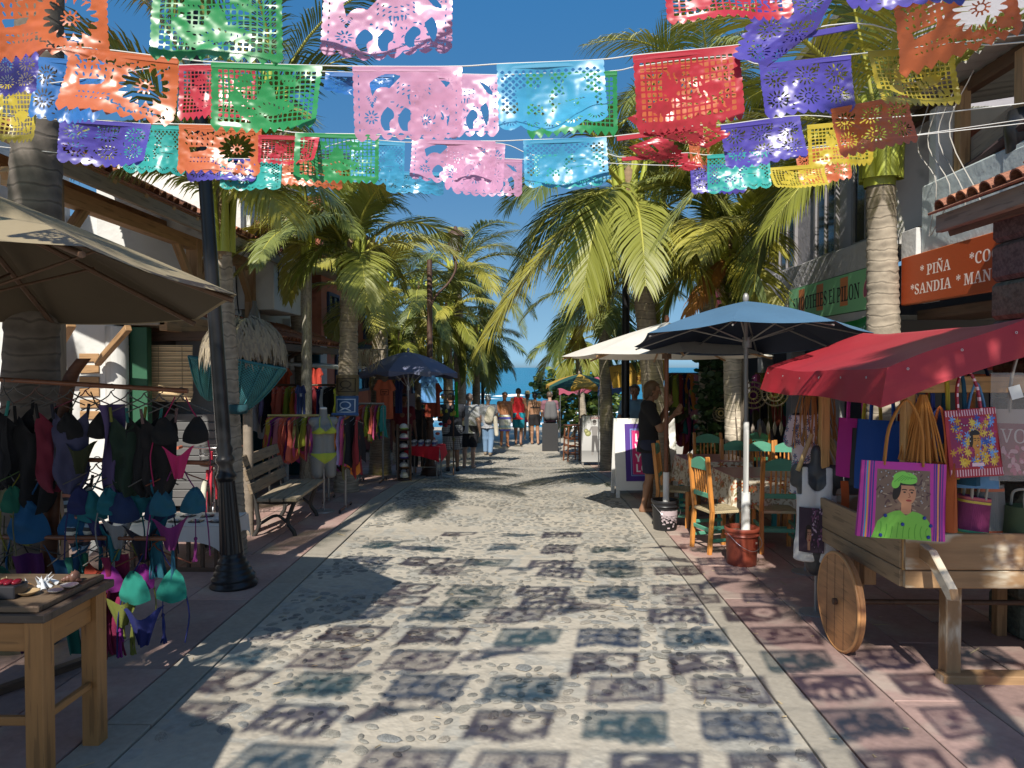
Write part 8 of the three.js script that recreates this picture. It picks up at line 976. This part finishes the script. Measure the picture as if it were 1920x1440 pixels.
  // woven plastic baskets standing in the cart
  const wv = (label, x, z, c, bands, w, h, roll) => { const t = thing('woven_bag', label, 'basket', [x, 0.84, z], -0.1); t.rotation.z = roll || 0; const s = (v, u) => { const a = u * 2 * PI, sq = Math.pow(Math.abs(Math.cos(a)), 0.6) * Math.sign(Math.cos(a)), sz = Math.pow(Math.abs(Math.sin(a)), 0.6) * Math.sign(Math.sin(a)), k = lerp(1, 0.86, v); return [sq * w / 2 * k, v * h, sz * w / 3 * k]; }; mesh('woven_body', sheet((u, v) => s(v, u), 40, 12, w * 6, h * 3), mat(c, 0.45, { bumpMap: T.weave, bumpScale: 0.012, map: tex(64, (u, v) => 0.55 + 0.6 * (0.5 + 0.5 * Math.sin(u * 8 * 2 * PI) * Math.sin(v * 8 * 2 * PI)), 6) }), t); bands.forEach(([y, cc]) => new MB().sheet((u, v) => { const p = s(y + v * 0.055, u); return [p[0] * 1.015, p[1], p[2] * 1.015]; }, 40, 1).build('colour_band', mat(cc, 0.5), t)); for (const q of [-1, 1]) new MB().tube([[-w * 0.2, h * 0.96, q * w * 0.26], [-w * 0.16, h * 1.35, q * w * 0.22], [w * 0.16, h * 1.35, q * w * 0.22], [w * 0.2, h * 0.96, q * w * 0.26]], 0.009, 6, 14).build('handle', mat([0.4, 0.36, 0.3], 0.5), t); };
  wv('pink woven shopper standing in the cart behind the pink tote', 2.70, -4.58, [0.62, 0.10, 0.32], [[0.86, [0.6, 0.45, 0.06]], [0.93, [0.5, 0.1, 0.1]], [0.16, [0.6, 0.5, 0.08]], [0.22, [0.1, 0.4, 0.2]]], 0.2, 0.28, -0.12); wv('white woven shopper standing in the cart', 2.87, -4.66, [0.62, 0.60, 0.58], [[0.88, [0.55, 0.14, 0.06]], [0.12, [0.5, 0.12, 0.06]]], 0.2, 0.34, 0.03); wv('green and gold woven basket at the right end of the cart', 3.06, -4.58, [0.20, 0.28, 0.14], [[0.1, [0.45, 0.3, 0.08]]], 0.3, 0.22, 0);
  const ch = thing('bamboo_chimes', 'bundle of bamboo chimes hanging behind the cart\'s left post', 'chimes', [2.27, 1.42, -5.85]); const r = rng(2); for (let i = 0; i < 7; i++) { const x = rr(-0.12, 0.16, r), z = rr(-0.1, 0.1, r), L = rr(0.25, 0.38, r); new MB().cyl([x * 0.6, 0.0 - 0.05 * r(), z], [x * 1.6, -L, z * 1.4], 0.016, 0.018, 10).build('bamboo_tube', mat([0.42, 0.29, 0.13], 0.5), ch); } const fr = new MB(); for (let i = 0; i < 40; i++) { const x = rr(-0.1, 0.1, r); fr.tube([[x, 0.36, rr(-0.05, 0.05, r)], [x * 1.4, 0.15, rr(-0.07, 0.07, r)], [x * 1.7, -0.05 - 0.1 * r(), rr(-0.09, 0.09, r)]], 0.005, 3, 4); } fr.build('raffia', mat([0.36, 0.18, 0.06], 0.9), ch);
  const or = thing('raffia_tassel', 'golden orange raffia tassel bundle beside the front post of the cart', 'tassel', [2.33, 1.40, -4.41]); const f2 = new MB(); for (let i = 0; i < 46; i++) { const x = rr(-0.03, 0.03, r), z = rr(-0.03, 0.03, r); f2.tube([[x * 0.4, 0.34, z * 0.4], [x * 2, 0.15, z * 2], [x * 3.4, -0.05, z * 3]], 0.006, 4, 5); } f2.build('raffia', mat([0.5, 0.2, 0.04], 0.8), or);
  // mannequin torso in a printed tank top, and one in a flowered tee
  const torso = (name, label, x, z, y0, turn, shirtM, tank, group) => { const t = thing(name, label, 'mannequin', [x, 0, z], turn), P = (a, b, c) => V(a, y0 + b, c), gm = mat([0.045, 0.048, 0.052], 0.45), bs = g => [cap(P(0.08, 0, 0), P(0.07, 0.3, 0), 0.10 + g, 0.09 + g), cap(P(-0.08, 0, 0), P(-0.07, 0.3, 0), 0.10 + g, 0.09 + g), cap(P(0.07, 0.3, 0), P(0.08, 0.48, 0), 0.09 + g, 0.10 + g), cap(P(-0.07, 0.3, 0), P(-0.08, 0.48, 0), 0.09 + g, 0.10 + g), cap(P(0.17, 0.58, 0), P(-0.17, 0.58, 0), 0.06 + g, 0.06 + g)]; mesh('torso', nets([...bs(0), cap(P(0, 0.58, 0), P(0, 0.73, 0), 0.06, 0.055), cap(P(0.18, 0.57, 0), P(0.20, 0.5, 0), 0.05, 0.042), cap(P(-0.18, 0.57, 0), P(-0.20, 0.5, 0), 0.05, 0.042), cap(P(0, -0.02, 0), P(0, -0.12, 0), 0.12, 0.1)], 0.014), gm, t); const cuts = [(a, b) => y0 - 0.1 - b, (a, b) => b - y0 - 0.62]; if (tank) cuts.push((a, b) => Math.min(Math.abs(a) - 0.135, b - (y0 + 0.41)), (a, b) => Math.min(0.078 - Math.abs(a), b - (y0 + 0.44 + 9 * a * a))); const sp = bs(0.012); sp.push(cap(P(0.08, 0, 0), P(0.085, -0.12, 0), 0.115, 0.125), cap(P(-0.08, 0, 0), P(-0.085, -0.12, 0), 0.115, 0.125)); if (!tank) sp.push(cap(P(0.18, 0.58, 0), P(0.26, 0.40, 0), 0.07, 0.075), cap(P(-0.18, 0.58, 0), P(-0.26, 0.40, 0), 0.07, 0.075)); mesh(tank ? 'tank_top' : 'tee', nets(sp, 0.013, cuts), shirtM, t); new MB().cyl([0, 0.02, 0], [0, y0, 0], 0.014).cyl([0, 0, 0], [0, 0.02, 0], 0.15, 0.15, 18).build('stand', M.pole, t); t.scale.set(0.8, 1, 0.8); return t; };
  const tk = torso('mannequin', 'black torso mannequin in a white tank with a woman\'s portrait beside the cart', XA(1533, 5.75), -5.75, 0.52, -0.3, cloth([0.66, 0.65, 0.64]), true);
  const px = paint(g => { g.fillStyle = '#3a2a38'; g.fillRect(0, 0, 512, 512); const r = rng(12); for (let i = 0; i < 60; i++) { g.fillStyle = ['#7a4a6a', '#2a1c2a', '#5a3a58', '#a08aa0'][i % 4]; g.beginPath(); g.ellipse(260 + r() * 250, r() * 512, 26 * r() + 6, 12, r() * 6, 0, 7); g.fill(); } g.save(); g.translate(-40, 60); g.scale(0.9, 1.25); lady(g, { skin: '#a5785f' }); g.restore(); });
  mesh('print', sheet((u, v) => { const x = (u - 0.5) * 0.22, y = 0.50 + v * 0.34; return [x - 0.05, y, 0.144 - 1.6 * Math.max(0, Math.abs(x - 0.05) - 0.07) ** 1.5]; }, 10, 6), mat([1, 1, 1], 0.8, { map: px }), tk);
  const fl = tex(256, (u, v) => { let c = [0.62, 0.62, 0.64]; for (let k = 0; k < 26; k++) { let dx = u - hash(k, 1, 9), dy = v - hash(k, 2, 9); dx -= Math.round(dx); dy -= Math.round(dy); const q = Math.hypot(dx, dy), a = Math.atan2(dy, dx), R = 0.09 * (0.7 + 0.3 * Math.cos(a * 6 + k)); if (q < R) c = q < R * 0.35 ? [0.45, 0.08, 0.1] : q < R * 0.7 ? [0.08, 0.25, 0.38] : [0.04, 0.06, 0.16]; } return c; }, 3);
  torso('mannequin', 'torso in a blue and red flowered tee behind the white tank mannequin', XA(1513, 6.9), -6.9, 0.85, 0.5, mat([1, 1, 1], 0.85, { map: fl }), false);
  const ob = thing('orange_sash', 'orange sash hanging behind the white tank mannequin', 'sash', [2.39, 1.05, -5.62]); new MB().sheet((u, v) => [(u - 0.5) * 0.06, -v * 0.55, 0.02 * Math.sin(v * 6)], 3, 10).build('sash', cloth([0.62, 0.12, 0.03]), ob);
}
{ // dreamcatchers and goods in the dim right hand shops
  const dream = (label, px, py, d, R) => { const p = at(px, py, d), t = thing('dreamcatcher', label, 'dreamcatcher', p.toArray(), -0.3, 'dreamcatchers in the shop front'); for (const [k, c] of [[1, [0.25, 0.2, 0.14]], [0.62, [0.35, 0.28, 0.16]], [0.3, [0.45, 0.35, 0.15]]]) new MB().put(new THREE.TorusGeometry(R * k, 0.012, 6, 36), 0, 0, 0).build('ring', mat(c, 0.8), t); const w = new MB(); for (let i = 0; i < 16; i++) { const a = i / 16 * 2 * PI; w.cyl([Math.cos(a) * R * 0.3, Math.sin(a) * R * 0.3, 0], [Math.cos(a + 0.3) * R, Math.sin(a + 0.3) * R, 0], 0.003, 0.003, 3); } w.build('web', M.rope, t); for (let i = 0; i < 3; i++) { const x = (i - 1) * R * 0.5, m = new MB(); m.cyl([x, -R * 0.8, 0], [x, -R - 0.25, 0], 0.003, 0.003, 3); m.sheet((u, v) => [x + (u - 0.5) * 0.05 * Math.sin(v * PI), -R - 0.2 - v * 0.22, 0.01 * Math.sin(u * 5)], 4, 6); m.build('feather', mat([0.3, 0.26, 0.22], 0.9), t); } };
  dream('dreamcatcher with a bright ring left of its twin behind the cart', 1412, 741, 10.8, 0.19); dream('dreamcatcher with a brown ring right of its twin behind the cart', 1453, 738, 10.4, 0.17); dream('guitar shaped dreamcatcher hanging by the vine', 1352, 775, 11.2, 0.12);
  const r = rng(30); let n = 0; for (const [x0, x1, y, d, k, h] of [[1258, 1320, 700, 12.6, 12, 0.8], [1270, 1330, 770, 12.8, 9, 0.7], [1420, 1500, 700, 12.9, 10, 0.9], [1290, 1345, 720, 14.5, 8, 0.9]]) { const where = ['upper rail behind the youth', 'lower rail behind the youth', 'rail behind the dreamcatchers', 'deep rail behind the vine'][n]; for (let i = 0; i < k; i++) { const p = at(lerp(x0, x1, (i + 0.5) / k), y, d), [nm, c] = HUES[Math.floor(r() * HUES.length)]; garment(`${nm} cloth, ${NTH[i]} from the left on the ${where}`, p.toArray(), rr(-0.6, 0.6, r), c.map(v => v * 0.6), 0.3, h * rr(0.6, 1.1, r), 'goods hung in the right hand shops'); } const a = at(x0 - 4, y, d), b = at(x1 + 4, y, d); tag(new MB().cyl(a, b, 0.012, 0.012, 6).build('shop_rail', M.woodD), `dark ${where}`, 'rail'); n++; }
  const sc = thing('red_scooter', 'red motor scooter parked in the shade beyond the far chairs', 'scooter', [XA(1358, 11.6), ground(11.6), -11.6], 0.5); const rd = mat([0.25, 0.012, 0.02], 0.3); mesh('body_shell', nets([cap(V(0, 0.45, -0.5), V(0, 0.55, -0.1), 0.16, 0.13), cap(V(0, 0.3, 0.3), V(0, 0.9, 0.45), 0.15, 0.09), cap(V(0, 0.28, -0.2), V(0, 0.28, 0.3), 0.11)], 0.02), rd, sc); for (const z of [-0.55, 0.55]) new MB().put(new THREE.TorusGeometry(0.17, 0.05, 8, 24), 0, 0.22, z, 0, PI / 2).build('wheel', M.black, sc); new MB().cyl([-0.3, 1.0, 0.38], [0.3, 1.0, 0.38], 0.015).build('handlebar', M.steel, sc); new MB().sph(0, 0.72, -0.35, 0.14, 0.06, 0.3).build('saddle', M.black, sc); new MB().sph(0, 0.93, 0.5, 0.07).build('headlamp', M.steel, sc);
}
renderer.render(scene, camera);
